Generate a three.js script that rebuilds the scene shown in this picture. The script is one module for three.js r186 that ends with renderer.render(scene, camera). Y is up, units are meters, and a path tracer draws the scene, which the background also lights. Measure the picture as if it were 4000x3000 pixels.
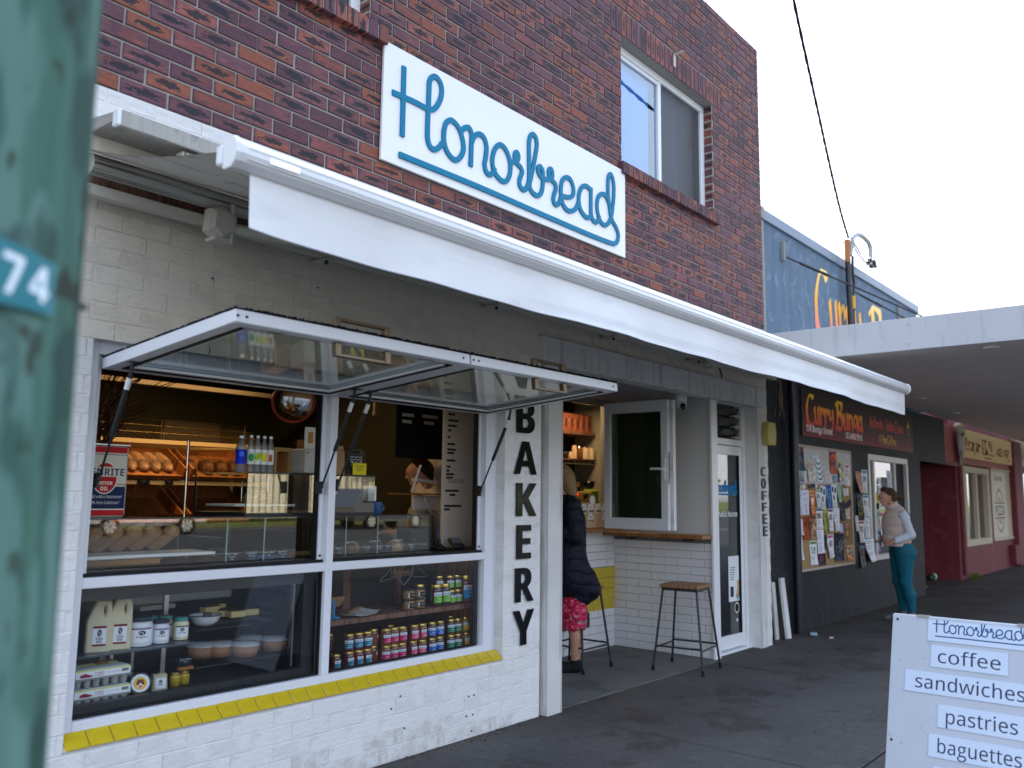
import * as THREE from 'three';
import { mergeGeometries } from 'three/addons/utils/BufferGeometryUtils.js';

// ---------- camera, sky, sun, exposure ----------
const scene = new THREE.Scene();
const camera = new THREE.PerspectiveCamera(48.45, 4 / 3, 0.05, 600);
{
  const yaw = 0.69863, pitch = 0.129728, roll = 0.0123535;
  const f = new THREE.Vector3(Math.cos(pitch) * Math.cos(yaw), Math.sin(pitch), -Math.cos(pitch) * Math.sin(yaw));
  const r = new THREE.Vector3().crossVectors(f, new THREE.Vector3(0, 1, 0)).normalize();
  const u = new THREE.Vector3().crossVectors(r, f);
  camera.up.copy(u.multiplyScalar(Math.cos(roll)).addScaledVector(r, -Math.sin(roll)));
  camera.position.set(0, 1.55, 3.878);
  camera.lookAt(camera.position.clone().add(f));
  camera.focus = 5.6;
  camera.userData.fStop = 1.8;
}
const SUN = new THREE.Vector3(0.32, 0.5, -0.8).normalize();
{
  const W = 512, H = 256, d = new Float32Array(W * H * 4), v = new THREE.Vector3();
  for (let j = 0; j < H; j++) for (let i = 0; i < W; i++) {
    const el = ((j + 0.5) / H - 0.5) * Math.PI, az = ((i + 0.5) / W - 0.5) * 2 * Math.PI;
    v.set(Math.cos(el) * Math.cos(az), Math.sin(el), Math.cos(el) * Math.sin(az));
    const h = Math.pow(1 - Math.max(0, v.y), 3), ang = Math.acos(Math.min(1, Math.max(-1, v.dot(SUN))));
    const g = 2.1 * Math.exp(-ang / 0.62), lo = v.y < 0 ? 0.35 : 1;
    const o = (j * W + i) * 4;
    d[o] = ((0.6 + 0.66 * h) + g * 1.04) * lo;
    d[o + 1] = ((0.84 + 0.38 * h) + g) * lo;
    d[o + 2] = ((1.28 - 0.04 * h) + g * 0.94) * lo;
    d[o + 3] = 1;
  }
  const t = new THREE.DataTexture(d, W, H, THREE.RGBAFormat, THREE.FloatType);
  t.mapping = THREE.EquirectangularReflectionMapping; t.magFilter = THREE.LinearFilter; t.needsUpdate = true;
  scene.background = t; scene.environment = t;
}
const sun = new THREE.DirectionalLight(new THREE.Color(1, 0.9, 0.74), 4.2);
sun.position.copy(SUN).multiplyScalar(60).add(new THREE.Vector3(12, 0, 12));
sun.target.position.set(12, 0, 12);
sun.castShadow = true; sun.shadow.mapSize.set(2048, 2048);
Object.assign(sun.shadow.camera, { left: -45, right: 45, top: 45, bottom: -45, near: 1, far: 160 });
scene.add(sun, sun.target);
const renderer = new THREE.WebGLRenderer({ antialias: true });
renderer.toneMapping = THREE.LinearToneMapping;
renderer.toneMappingExposure = 1.75;
renderer.shadowMap.enabled = true;

// ---------- helpers ----------
let seed = 7;
const rnd = () => { seed = (seed * 1664525 + 1013904223) >>> 0; return seed / 4294967296; };
const rr = (a, b) => a + (b - a) * rnd();
const pick = (a) => a[Math.floor(rnd() * a.length)];
const lerp = (a, b, t) => a + (b - a) * t;
const clamp = (x, a = 0, b = 1) => Math.min(b, Math.max(a, x));
const sm = (a, b, x) => { const t = clamp((x - a) / (b - a)); return t * t * (3 - 2 * t); };
const V = (x, y, z) => new THREE.Vector3(x, y, z);
const used = {};
function numbered(n) { used[n] = (used[n] ?? -1) + 1; return used[n] ? `${n}_${String(used[n]).padStart(3, '0')}` : n; }
function tag(o, label, category, group) {
  o.userData.label = label; o.userData.category = category;
  if (group) o.userData.group = group;
  return o;
}
function thing(name, label, category, at = [0, 0, 0], turn = 0, group) {
  const o = new THREE.Group(); o.name = numbered(name);
  o.position.set(...at); o.rotation.y = turn; scene.add(o);
  o.userData.base = at; if (turn) o.userData.local = true;
  return tag(o, label, category, group);
}
function flat(g) {
  const n = g.index ? g.toNonIndexed() : g;
  for (const k of Object.keys(n.attributes)) if (!['position', 'normal', 'uv', 'color'].includes(k)) n.deleteAttribute(k);
  if (!n.attributes.normal) n.computeVertexNormals();
  if (!n.attributes.uv) n.setAttribute('uv', new THREE.Float32BufferAttribute(new Float32Array(n.attributes.position.count * 2), 2));
  return n;
}
function join(list) {
  list = (Array.isArray(list) ? list : [list]).map(flat);
  if (list.length === 1) return list[0];
  return mergeGeometries(list, false);
}
// part of a thing: geometry is given in world coordinates and moved to the thing's base (things that are turned take local coordinates)
function part(parent, name, geos, mat, label) {
  let root = parent; while (root.parent && root.parent !== scene) root = root.parent;
  let g = join(geos);
  const b = root.userData.base;
  if (b && !root.userData.local) { if (g === geos || (Array.isArray(geos) && geos.length === 1)) g = g.clone(); g.translate(-b[0], -b[1], -b[2]); }
  const m = new THREE.Mesh(g, mat); m.name = name; parent.add(m);
  if (label) m.userData.label = label;
  return m;
}
// one part for every piece of the list
function each(parent, name, list, mat, label) { return list.map((g) => part(parent, name, g, mat, label)); }
// a small piece that shares its geometry, placed at a world position
function piece(parent, name, geo, mat, x, y, z, rot) {
  let root = parent; while (root.parent && root.parent !== scene) root = root.parent;
  const b = (!root.userData.local && root.userData.base) || [0, 0, 0];
  const m = new THREE.Mesh(geo, mat); m.name = name; m.position.set(x - b[0], y - b[1], z - b[2]);
  if (rot) m.rotation.set(...rot);
  parent.add(m); return m;
}
function single(name, label, category, geos, mat, at = [0, 0, 0], group) {
  const g = join(geos).clone(); g.translate(-at[0], -at[1], -at[2]);
  const m = new THREE.Mesh(g, mat); m.name = numbered(name); m.position.set(...at); scene.add(m);
  return tag(m, label, category, group);
}
function struct(name, geos, mat) { const m = new THREE.Mesh(join(geos), mat); m.name = numbered(name); m.userData.kind = 'structure'; scene.add(m); return m; }
function copyOf(src, at, turn, label) {
  const c = src.clone(); c.name = numbered(src.name.replace(/_\d{3}$/, '')); c.position.set(...at); c.rotation.y = turn;
  c.userData = { ...src.userData }; if (label) c.userData.label = label; scene.add(c); return c;
}
// uv in metres from the dominant direction of each face
function metres(g) {
  g = flat(g); const p = g.attributes.position, n = g.attributes.normal, uv = new Float32Array(p.count * 2);
  for (let i = 0; i < p.count; i++) {
    const ax = Math.abs(n.getX(i)), ay = Math.abs(n.getY(i)), az = Math.abs(n.getZ(i));
    const [a, b] = ay > ax && ay > az ? [p.getX(i), p.getZ(i)] : ax > az ? [p.getZ(i), p.getY(i)] : [p.getX(i), p.getY(i)];
    uv[2 * i] = a; uv[2 * i + 1] = b;
  }
  g.setAttribute('uv', new THREE.Float32BufferAttribute(uv, 2)); return g;
}
// box from corner to corner with chamfered edges of c metres
function cb(x0, x1, y0, y1, z0, z1, c = 0) {
  if (x0 > x1) [x0, x1] = [x1, x0]; if (y0 > y1) [y0, y1] = [y1, y0]; if (z0 > z1) [z0, z1] = [z1, z0];
  const w = x1 - x0, h = y1 - y0, d = z1 - z0, cx = (x0 + x1) / 2, cy = (y0 + y1) / 2, cz = (z0 + z1) / 2;
  c = Math.min(c, w / 3, h / 3, d / 3);
  if (c <= 0) return metres(new THREE.BoxGeometry(w, h, d).translate(cx, cy, cz));
  const H = [w / 2, h / 2, d / 2], P = [], tri = (a, b, e) => {
    const nx = (b[1] - a[1]) * (e[2] - a[2]) - (b[2] - a[2]) * (e[1] - a[1]), ny = (b[2] - a[2]) * (e[0] - a[0]) - (b[0] - a[0]) * (e[2] - a[2]), nz = (b[0] - a[0]) * (e[1] - a[1]) - (b[1] - a[1]) * (e[0] - a[0]);
    if (nx * a[0] + ny * a[1] + nz * a[2] < 0) P.push(...a, ...e, ...b); else P.push(...a, ...b, ...e);
  };
  const vtx = (s, ax) => s.map((q, i) => q * (i === ax ? H[i] : H[i] - c));
  for (let ax = 0; ax < 3; ax++) {
    const b = (ax + 1) % 3, e = (ax + 2) % 3;
    for (const s of [-1, 1]) {
      const q = [[-1, -1], [1, -1], [1, 1], [-1, 1]].map(([m, n]) => { const t = [0, 0, 0]; t[ax] = s; t[b] = m; t[e] = n; return vtx(t, ax); });
      tri(q[0], q[1], q[2]); tri(q[0], q[2], q[3]);
      for (const s2 of [-1, 1]) {
        const m = (k, f) => { const t = [0, 0, 0]; t[ax] = s; t[b] = s2; t[e] = k; return vtx(t, f); };
        tri(m(-1, ax), m(1, ax), m(1, b)); tri(m(-1, ax), m(1, b), m(-1, b));
      }
    }
  }
  for (const a of [-1, 1]) for (const b of [-1, 1]) for (const e of [-1, 1]) tri(vtx([a, b, e], 0), vtx([a, b, e], 1), vtx([a, b, e], 2));
  const g = new THREE.BufferGeometry(); g.setAttribute('position', new THREE.Float32BufferAttribute(P, 3)); g.computeVertexNormals();
  return metres(g.translate(cx, cy, cz));
}
const cyl = (r0, r1, h, n = 16, open = false) => new THREE.CylinderGeometry(r1, r0, h, n, 1, open).translate(0, h / 2, 0);   // stands on y = 0, r0 below
const lathe = (pts, n = 24) => new THREE.LatheGeometry(pts.map(([r, y]) => new THREE.Vector2(r, y)), n);
const tube = (pts, r, n = 8, seg, closed = false) => new THREE.TubeGeometry(new THREE.CatmullRomCurve3(pts.map((p) => V(...p)), closed, 'centripetal'), seg ?? pts.length * 6, r, n, closed);
function bar(a, b, r, n = 8, r2 = r) {
  const A = V(...a), B = V(...b), d = B.clone().sub(A), L = d.length();
  return new THREE.CylinderGeometry(r2, r, L, n).applyQuaternion(new THREE.Quaternion().setFromUnitVectors(V(0, 1, 0), d.normalize())).translate((A.x + B.x) / 2, (A.y + B.y) / 2, (A.z + B.z) / 2);
}
const disc = (r, n = 20) => new THREE.CircleGeometry(r, n);
// sheet facing +z with uv cut from an atlas: [u0, v0, u1, v1], v up
function sheet(w, h, uv = [0, 0, 1, 1], nx = 1, ny = 1, bend) {
  const g = new THREE.PlaneGeometry(w, h, nx, ny), t = g.attributes.uv, p = g.attributes.position;
  for (let i = 0; i < t.count; i++) {
    const a = t.getX(i), b = t.getY(i);
    if (bend) p.setZ(i, bend(a, b));
    t.setXY(i, lerp(uv[0], uv[2], a), lerp(uv[1], uv[3], b));
  }
  g.computeVertexNormals(); return g;
}
function extrude(pts, depth, bevel = 0, holes = []) {
  const s = new THREE.Shape(pts.map(([x, y]) => new THREE.Vector2(x, y)));
  for (const h of holes) s.holes.push(new THREE.Path(h.map(([x, y]) => new THREE.Vector2(x, y))));
  return new THREE.ExtrudeGeometry(s, { depth: depth - 2 * bevel, bevelEnabled: bevel > 0, bevelSize: bevel, bevelThickness: bevel, bevelSegments: 1, curveSegments: 8 }).translate(0, 0, bevel);
}
// ---------- procedural textures ----------
function hash(x, y, s) { let h = Math.imul(x, 374761393) ^ Math.imul(y, 668265263) ^ Math.imul(s, 974634); h = Math.imul(h ^ (h >>> 13), 1274126177); return ((h ^ (h >>> 16)) >>> 0) / 4294967296; }
function vn(x, y, per, pery, s) {   // value noise that repeats every per cells
  const xi = Math.floor(x), yi = Math.floor(y), fx = x - xi, fy = y - yi, u = fx * fx * (3 - 2 * fx), v = fy * fy * (3 - 2 * fy);
  const a = ((xi % per) + per) % per, b = (a + 1) % per, c = ((yi % pery) + pery) % pery, d = (c + 1) % pery;
  return lerp(lerp(hash(a, c, s), hash(b, c, s), u), lerp(hash(a, d, s), hash(b, d, s), u), v);
}
function fbm(u, v, fx, fy, oct = 4, s = 1) {
  let t = 0, a = 0.5, n = 0;
  for (let i = 0; i < oct; i++) { t += a * vn(u * fx, v * fy, fx, fy, s + i * 17); n += a; a *= 0.55; fx *= 2; fy *= 2; }
  return t / n;
}
const s8 = (x) => Math.round(255 * clamp(x <= 0.0031308 ? 12.92 * x : 1.055 * Math.pow(x, 1 / 2.4) - 0.055));
function tex(w, h, f, size = [1, 1]) {          // f(u, v) gives linear colour
  const d = new Uint8Array(w * h * 4);
  for (let j = 0; j < h; j++) for (let i = 0; i < w; i++) { const c = f((i + 0.5) / w, (j + 0.5) / h), o = (j * w + i) * 4; d[o] = s8(c[0]); d[o + 1] = s8(c[1]); d[o + 2] = s8(c[2]); d[o + 3] = 255; }
  return finish(new THREE.DataTexture(d, w, h), size, true);
}
function hgt(w, h, f, size = [1, 1]) {
  const d = new Uint8Array(w * h * 4);
  for (let j = 0; j < h; j++) for (let i = 0; i < w; i++) { const c = Math.round(255 * clamp(f((i + 0.5) / w, (j + 0.5) / h))), o = (j * w + i) * 4; d[o] = d[o + 1] = d[o + 2] = c; d[o + 3] = 255; }
  return finish(new THREE.DataTexture(d, w, h), size, false);
}
function finish(t, size, srgb) {
  t.wrapS = t.wrapT = THREE.RepeatWrapping; t.magFilter = THREE.LinearFilter; t.minFilter = THREE.LinearMipmapLinearFilter; t.generateMipmaps = true;
  t.repeat.set(1 / size[0], 1 / size[1]); if (srgb) t.colorSpace = THREE.SRGBColorSpace; t.needsUpdate = true; return t;
}
function ink(w, h, draw) {                       // printed matter
  const c = document.createElement('canvas'); c.width = w; c.height = h; const x = c.getContext('2d'); draw(x, w, h);
  const t = new THREE.CanvasTexture(c); t.colorSpace = THREE.SRGBColorSpace; t.magFilter = THREE.LinearFilter; return t;
}
const mat = (c, roughness = 0.7, o = {}) => { const m = new THREE.MeshPhysicalMaterial({ roughness, ...o }); if (c) m.color.setRGB(...c); return m; };
const glass = (tint = [0.93, 0.97, 0.96], o = {}) => mat(tint, 0.0, { transmission: 1, thickness: 0, ior: 1.52, side: THREE.DoubleSide, ...o });
function writing(x, s, cx, cy, size, color = '#222', font = 'sans-serif', w, weight = '') {
  x.fillStyle = color; x.font = `${weight} ${size}px ${font}`; x.textAlign = 'center'; x.textBaseline = 'middle';
  const m = x.measureText(s).width;
  x.save(); x.translate(cx, cy); if (w) x.scale(w / m, 1); x.fillText(s, 0, 0); x.restore();
}
// ---------- materials ----------
const plankNoise = (u, v, s) => { const g = fbm(u + 0.04 * fbm(u, v, 3, 3, 2, s + 5), v, 2, 26, 4, s), f = fbm(u, v, 6, 120, 2, s + 9); return 0.65 * g + 0.35 * f; };
const woodTex = (a, b, s, size) => tex(256, 512, (u, v) => { const t = plankNoise(v, u, s); return a.map((q, i) => lerp(q, b[i], sm(0.3, 0.7, t))); }, size);
const roughPaint = hgt(512, 512, (u, v) => 0.5 * fbm(u, v, 16, 60, 4, 3) + 0.4 * fbm(u, v, 90, 90, 2, 8) + 0.12 * sm(0.6, 0.74, fbm(u, v, 12, 30, 3, 21)), [1.1, 1.1]);
const paintTex = tex(1024, 1024, (u, v) => {
  const n = fbm(u, v, 5, 5, 5, 11), d = sm(0.56, 0.76, fbm(u, v, 9, 24, 5, 31)), c = 0.4 * sm(0.6, 0.8, fbm(u, v, 40, 150, 4, 47));
  const k = lerp(0.68, 0.8, n) * (1 - 0.1 * d) * (1 - 0.22 * c);
  return [k * 1.0, k * 0.985, k * 0.95];
}, [2.3, 2.3]);
const M = {
  paint: mat(null, 0.62, { map: paintTex, bumpMap: roughPaint, bumpScale: 0.004 }),
  render: mat(null, 0.75, { map: tex(512, 512, (u, v) => { const n = fbm(u, v, 6, 3, 4, 3), st = fbm(u, v, 40, 2, 3, 77); const k = 0.66 * (0.86 + 0.2 * n) * (1 - 0.28 * sm(0.56, 0.8, st)); return [k, k * 0.98, k * 0.94]; }, [2, 1]), bumpMap: roughPaint, bumpScale: 0.0015 }),
  mortar: mat(null, 0.95, { map: tex(256, 256, (u, v) => { const k = 0.25 + 0.14 * fbm(u, v, 20, 20, 3, 4); return [k, k * 0.96, k * 0.84]; }, [0.7, 0.7]) }),
  alu: mat([0.72, 0.74, 0.78], 0.32, { metalness: 0.0, clearcoat: 0.25, clearcoatRoughness: 0.2, bumpMap: hgt(256, 256, (u, v) => fbm(u, v, 6, 6, 3, 9), [0.6, 0.6]), bumpScale: 0.0006 }),
  whiteGloss: mat([0.78, 0.79, 0.8], 0.25),
  steel: mat([0.6, 0.6, 0.62], 0.3, { metalness: 1 }),
  chrome: mat([0.8, 0.8, 0.8], 0.08, { metalness: 1 }),
  bronze: mat([0.2, 0.15, 0.1], 0.4, { metalness: 0.85 }),
  gasket: mat([0.012, 0.012, 0.014], 0.6),
  brush: mat([0.008, 0.008, 0.012], 0.95),
  blackMetal: mat([0.018, 0.019, 0.022], 0.42),
  darkPlastic: mat([0.015, 0.016, 0.02], 0.4),
  awning: mat(null, 0.55, { map: tex(256, 256, (u, v) => { const st = sm(0.55, 0.8, fbm(u, v, 40, 2, 4, 12)) * 0.08 + 0.12 * sm(0.5, 0.75, fbm(u, v, 5, 4, 4, 22)), k = (0.78 + 0.05 * fbm(u, v, 3, 5, 3, 2)) * (1 - st); return [k, k * 0.995, k * 0.98]; }, [1.5, 0.8]), transmission: 0.0 }),
  canvas: mat(null, 0.9, { map: tex(512, 512, (u, v) => { const w = fbm(u, v, 3, 20, 4, 12), st = sm(0.62, 0.75, fbm(u, v, 14, 14, 4, 5)); const k = 0.56 + 0.1 * w - 0.16 * st; return [k, k * 0.96, k * 0.86]; }, [1.6, 1.0]), bumpMap: hgt(256, 256, (u, v) => fbm(u, v, 3, 22, 3, 12), [1.6, 1.0]), bumpScale: 0.004 }),
  mould: mat(null, 0.9, { map: tex(512, 256, (u, v) => { const s = sm(0.6, 0.68, fbm(u, v, 40, 12, 4, 8)) * sm(0.35, 0.6, fbm(u, v, 5, 2, 3, 19)); const k = 0.5 + 0.1 * fbm(u, v, 4, 4, 3, 2); return [lerp(k, 0.08, s * 0.8), lerp(k * 0.97, 0.06, s * 0.8), lerp(k * 0.88, 0.04, s * 0.8)]; }, [1, 1]) }),
  creamMetal: mat([0.6, 0.57, 0.5], 0.5),
  yellowTile: mat(null, 0.14, { clearcoat: 0.6, clearcoatRoughness: 0.05, map: tex(256, 256, (u, v) => { const n = fbm(u, v, 8, 8, 4, 2); return [0.5 + 0.16 * n, 0.36 + 0.12 * n, 0.012 + 0.01 * n]; }, [0.35, 0.35]), bumpMap: hgt(256, 256, (u, v) => fbm(u, v, 7, 7, 3, 6), [0.25, 0.25]), bumpScale: 0.0016 }),
  whiteTile: mat(null, 0.16, { map: tex(128, 128, (u, v) => { const k = 0.7 + 0.1 * fbm(u, v, 4, 4, 3, 5); return [k, k, k]; }, [0.9, 0.5]), bumpMap: hgt(128, 128, (u, v) => fbm(u, v, 5, 5, 2, 6), [0.3, 0.3]), bumpScale: 0.001 }),
  grout: mat([0.2, 0.19, 0.18], 0.95),
  counter: mat(null, 0.35, { map: woodTex([0.17, 0.06, 0.02], [0.36, 0.16, 0.05], 3, [0.5, 0.5]) }),
  stoolWood: mat(null, 0.5, { map: woodTex([0.2, 0.1, 0.05], [0.38, 0.22, 0.11], 13, [0.3, 0.3]) }),
  trayWood: mat(null, 0.6, { map: woodTex([0.25, 0.09, 0.03], [0.42, 0.18, 0.06], 23, [0.6, 0.3]) }),
  shelfWood: mat(null, 0.6, { map: woodTex([0.1, 0.045, 0.03], [0.22, 0.11, 0.075], 33, [0.5, 0.2]) }),
  darkRoom: mat([0.02, 0.02, 0.018], 0.8),
  oliveWall: mat([0.028, 0.028, 0.016], 0.45),
  blueLetter: mat([0.002, 0.175, 0.31], 0.5),
  acrylic: mat([0.004, 0.004, 0.005], 0.1, { ior: 1.5, specularIntensity: 0.8 }),
  fibro: mat([0.3, 0.29, 0.27], 0.9),
  rubber: mat([0.012, 0.012, 0.013], 0.8),
  paper: mat([0.76, 0.76, 0.74], 0.8, { side: THREE.DoubleSide }),
  hoodBoard: mat(null, 0.85, { map: tex(256, 256, (u, v) => { const w = fbm(u, v, 3, 30, 4, 12), st = sm(0.55, 0.75, fbm(u, v, 10, 10, 4, 5)); const k = 0.3 + 0.1 * w - 0.1 * st; return [k, k * 0.95, k * 0.86]; }, [1.6, 0.5]) }),
  paintWarmLit: mat(null, 0.65, { map: paintTex, color: 0xffffff, bumpMap: roughPaint, bumpScale: 0.004 }),
  skin: mat(null, 0.55, { map: tex(128, 128, (u, v) => { const n = fbm(u, v, 8, 8, 3, 3); return [0.5 + 0.08 * n, 0.27 + 0.05 * n, 0.18 + 0.05 * n]; }, [0.3, 0.3]) }),
};
// the two halves of the ground
const slabTex = tex(1024, 1024, (u, v) => {
  const n = fbm(u, v, 4, 4, 6, 3), f = fbm(u, v, 130, 130, 2, 9), s = sm(0.63, 0.72, fbm(u, v, 7, 9, 5, 40)), w = sm(0.7, 0.76, fbm(u, v, 50, 50, 3, 61)), q = sm(0.76, 0.8, fbm(u, v, 70, 70, 2, 90));
  let k = 0.052 + 0.045 * n + 0.02 * (f - 0.5); k *= 1 - 0.3 * s; k += 0.004 * w; k *= 1 - 0.14 * sm(0.7, 0.78, fbm(u, v, 46, 46, 3, 73)); k *= 1 - 0.18 * sm(0.012, 0.004, Math.abs(fbm(u, v, 3, 3, 4, 88) - 0.5)) * sm(0.5, 0.6, fbm(u, v, 3, 3, 2, 99));
  return [k * (1.12 + 0.12 * s) + 0.015 * q, k * (1.02 + 0.03 * s) + 0.015 * q, k * 0.95 + 0.015 * q];
}, [2.7, 2.7]);
const slabBump = hgt(512, 512, (u, v) => 0.6 * fbm(u, v, 90, 90, 3, 9) + 0.4 * fbm(u, v, 8, 8, 3, 4), [1.3, 1.3]);
M.slab = mat(null, 0.78, { map: slabTex, bumpMap: slabBump, bumpScale: 0.0011 });
M.slabPale = mat(null, 0.8, { map: tex(512, 512, (u, v) => { const n = fbm(u, v, 5, 5, 5, 13), s = sm(0.6, 0.7, fbm(u, v, 6, 6, 4, 50)), f = fbm(u, v, 100, 100, 2, 9); let k = 0.12 + 0.06 * n + 0.04 * (f - 0.5); k *= 1 - 0.25 * s; return [k, k * 0.97, k * 0.92]; }, [2.1, 2.1]), bumpMap: slabBump, bumpScale: 0.002 });
M.asphalt = mat(null, 0.9, { map: tex(512, 512, (u, v) => { const k = 0.055 + 0.045 * fbm(u, v, 120, 120, 2, 3) + 0.02 * fbm(u, v, 4, 4, 3, 6); return [k, k, k]; }, [4, 4]) });
M.grass = mat(null, 0.95, { map: tex(512, 512, (u, v) => { const n = fbm(u, v, 40, 40, 4, 3), b = fbm(u, v, 4, 4, 3, 9); return [0.16 + 0.16 * b * n, 0.15 + 0.1 * n, 0.035 + 0.03 * n]; }, [5, 5]) });
// fired brick: 48 faces in one atlas, purple to orange with a charred, speckled heart
const BV = 48, brickKinds = [];
{
  for (let i = 0; i < BV; i++) brickKinds.push({ heart: rnd() < 0.62, warm: Math.pow(rnd(), 1.5), dark: rr(0.75, 1.1), pink: rnd() < 0.35, s: 100 + i * 7, w: rr(0.26, 0.4), h: rr(0.16, 0.3) });
  M.brickMap = tex(1024, 1024, (u, v) => {
    const ci = Math.min(3, Math.floor(u * 4)), ri = Math.min(11, Math.floor(v * 12)), b = brickKinds[ri * 4 + ci], s = u * 4 - ci, t = v * 12 - ri;
    const n = fbm(u, v, 40, 120, 4, b.s), n2 = fbm(u, v, 160, 420, 2, b.s + 3), lo = fbm(u, v, 14, 40, 3, b.s + 5);
    const edge = Math.min(s * 2.8, (1 - s) * 2.8, t, 1 - t);
    let wm = clamp(b.warm * 1.1 + (lo - 0.5) * 1.6 - 0.36 + 0.55 * b.warm * sm(0.06, 0.26, edge) - 0.3 * (1 - sm(0.02, 0.14, edge)));
    const pur = [0.125, 0.058, 0.073], org = b.pink ? [0.29, 0.092, 0.085] : [0.28, 0.09, 0.055];
    let c = pur.map((q, i) => lerp(q, org[i], wm) * b.dark * (0.72 + 0.55 * n));
    if (b.heart) {
      const r = Math.hypot((s - 0.5) / b.w, (t - 0.5 + 0.1 * (lo - 0.5)) / b.h) + (n - 0.5) * 1.5 + (n2 - 0.5) * 0.9;
      const halo = sm(1.55, 1.0, r) * (1 - sm(1.0, 0.8, r)) * b.warm;
      c = c.map((q, i) => lerp(q, [0.34, 0.11, 0.05][i], 0.6 * halo));
      const k = sm(1.05, 0.82, r); c = c.map((q, i) => lerp(q, [0.022, 0.024, 0.03][i], k * 0.92));
    }
    const dot = sm(0.8, 0.87, n2 * 0.7 + n * 0.35); return c.map((q, i) => lerp(q, 0.03, dot * 0.7));
  });
}
M.brick = mat(null, 0.6, { map: M.brickMap, bumpMap: hgt(512, 512, (u, v) => 0.5 * fbm(u, v, 60, 180, 3, 3) + 0.5 * fbm(u, v, 200, 500, 2, 6)), bumpScale: 0.002 });
M.brick.map.wrapS = M.brick.map.wrapT = THREE.ClampToEdgeWrapping; 
M.paintLow = mat(null, 0.7, { map: tex(1024, 256, (u, v) => { const n = fbm(u, v, 20, 8, 5, 11), d = sm(0.42, 0.66, fbm(u, v, 30, 14, 5, 31)), s = sm(0.6, 0.7, fbm(u, v, 60, 6, 4, 52)); const k = lerp(0.66, 0.78, n), q = clamp(0.3 * d + 0.25 * s); return [lerp(k, 0.36, q), lerp(k * 0.985, 0.33, q), lerp(k * 0.95, 0.28, q)]; }, [3.1, 0.7]), bumpMap: roughPaint, bumpScale: 0.005 });
M.paintWarmLit.color.setRGB(1.0, 0.93, 0.81);   // warm bounce light under the awning, painted into the upper wall colour
// ---------- ground ----------
{
  const pave = new THREE.Group(); pave.name = numbered('pavement'); pave.userData.kind = 'structure'; scene.add(pave);
  const bed = new THREE.Mesh(cb(-14, 60, -0.3, -0.012, -0.02, 4.2), M.rubber); bed.name = 'bed'; pave.add(bed);
  const xs = [-14, -7.4, -4.9, -2.4, 0.1, 2.6, 5.11, 7.66, 9.7, 12.2, 14.7, 17.2, 19.7, 22.2, 26, 30, 38, 48, 60];
  for (let i = 0; i + 1 < xs.length; i++) for (const [z0, z1] of [[0.0, 2.1], [2.1, 4.05]]) {
    const x0 = xs[i], x1 = xs[i + 1], zb = z0 === 0 ? (x0 >= 15.3 ? -1.4 : -0.5) : z0;
    const m = new THREE.Mesh(cb(x0 + 0.011, x1 - 0.011, -0.02, rr(-0.0015, 0.0015), zb + 0.008, z1 - 0.008, 0.006), M.slab); m.name = 'slab'; pave.add(m);
  }
  const kerb = struct('kerb', Array.from({ length: 37 }, (_, i) => cb(-14 + i * 2 + 0.005, -12 + i * 2 - 0.005, -0.3, 0.0, 4.06, 4.2, 0.012)), M.slabPale);
  struct('road', cb(-60, 130, -0.5, -0.13, 4.205, 30), M.asphalt);
  struct('grass_verge', cb(-60, 130, -0.5, -0.02, 30, 120), M.grass);
  struct('terrain', cb(-400, 400, -0.9, -0.6, -400, 400), M.grass);
  struct('bay_floor', cb(5.16, 7.8, -0.02, 0.004, -1.22, -0.012, 0.004), M.slabPale);
}
// ---------- the bakery building ----------
const B = thing('bakery_building', 'two storey bakery of dark clinker brick above a white painted shopfront', 'building', [5, 0, 0]);
const brickCache = {};
function brickGeo(v, w, h, up = false, d = 0.02, c = 0.004) {
  const key = [v, Math.round(w * 200), Math.round(h * 200), up].join();
  if (brickCache[key]) return brickCache[key];
  const P = [], U = [], ci = v % 4, ri = Math.floor(v / 4), full = Math.min(1, (up ? h : w) / 0.228), s0 = hash(v, 3, 9) * (1 - full);
  const uv = (x, y) => { let s = x / w + 0.5, t = y / h + 0.5; if (up) [s, t] = [t, 1 - s]; s = s0 + s * full; return [(ci + 0.012 + 0.976 * s) / 4, (ri + 0.03 + 0.94 * t) / 12]; };
  const ring = (e, z) => [[-w / 2 + e, -h / 2 + e, z], [w / 2 - e, -h / 2 + e, z], [w / 2 - e, h / 2 - e, z], [-w / 2 + e, h / 2 - e, z]];
  const quad = (a, b, q, e) => { for (const p of [a, b, q, a, q, e]) { P.push(...p); U.push(...uv(p[0], p[1])); } };
  const A = ring(c, 0), O = ring(0, -c), K = ring(0, -d);
  quad(...A);
  for (let i = 0; i < 4; i++) { const j = (i + 1) % 4; quad(O[i], O[j], A[j], A[i]); quad(K[i], K[j], O[j], O[i]); }
  const g = new THREE.BufferGeometry(); g.setAttribute('position', new THREE.Float32BufferAttribute(P, 3)); g.setAttribute('uv', new THREE.Float32BufferAttribute(U, 2)); g.computeVertexNormals();
  return (brickCache[key] = g);
}
const CAM = camera.position;
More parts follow.
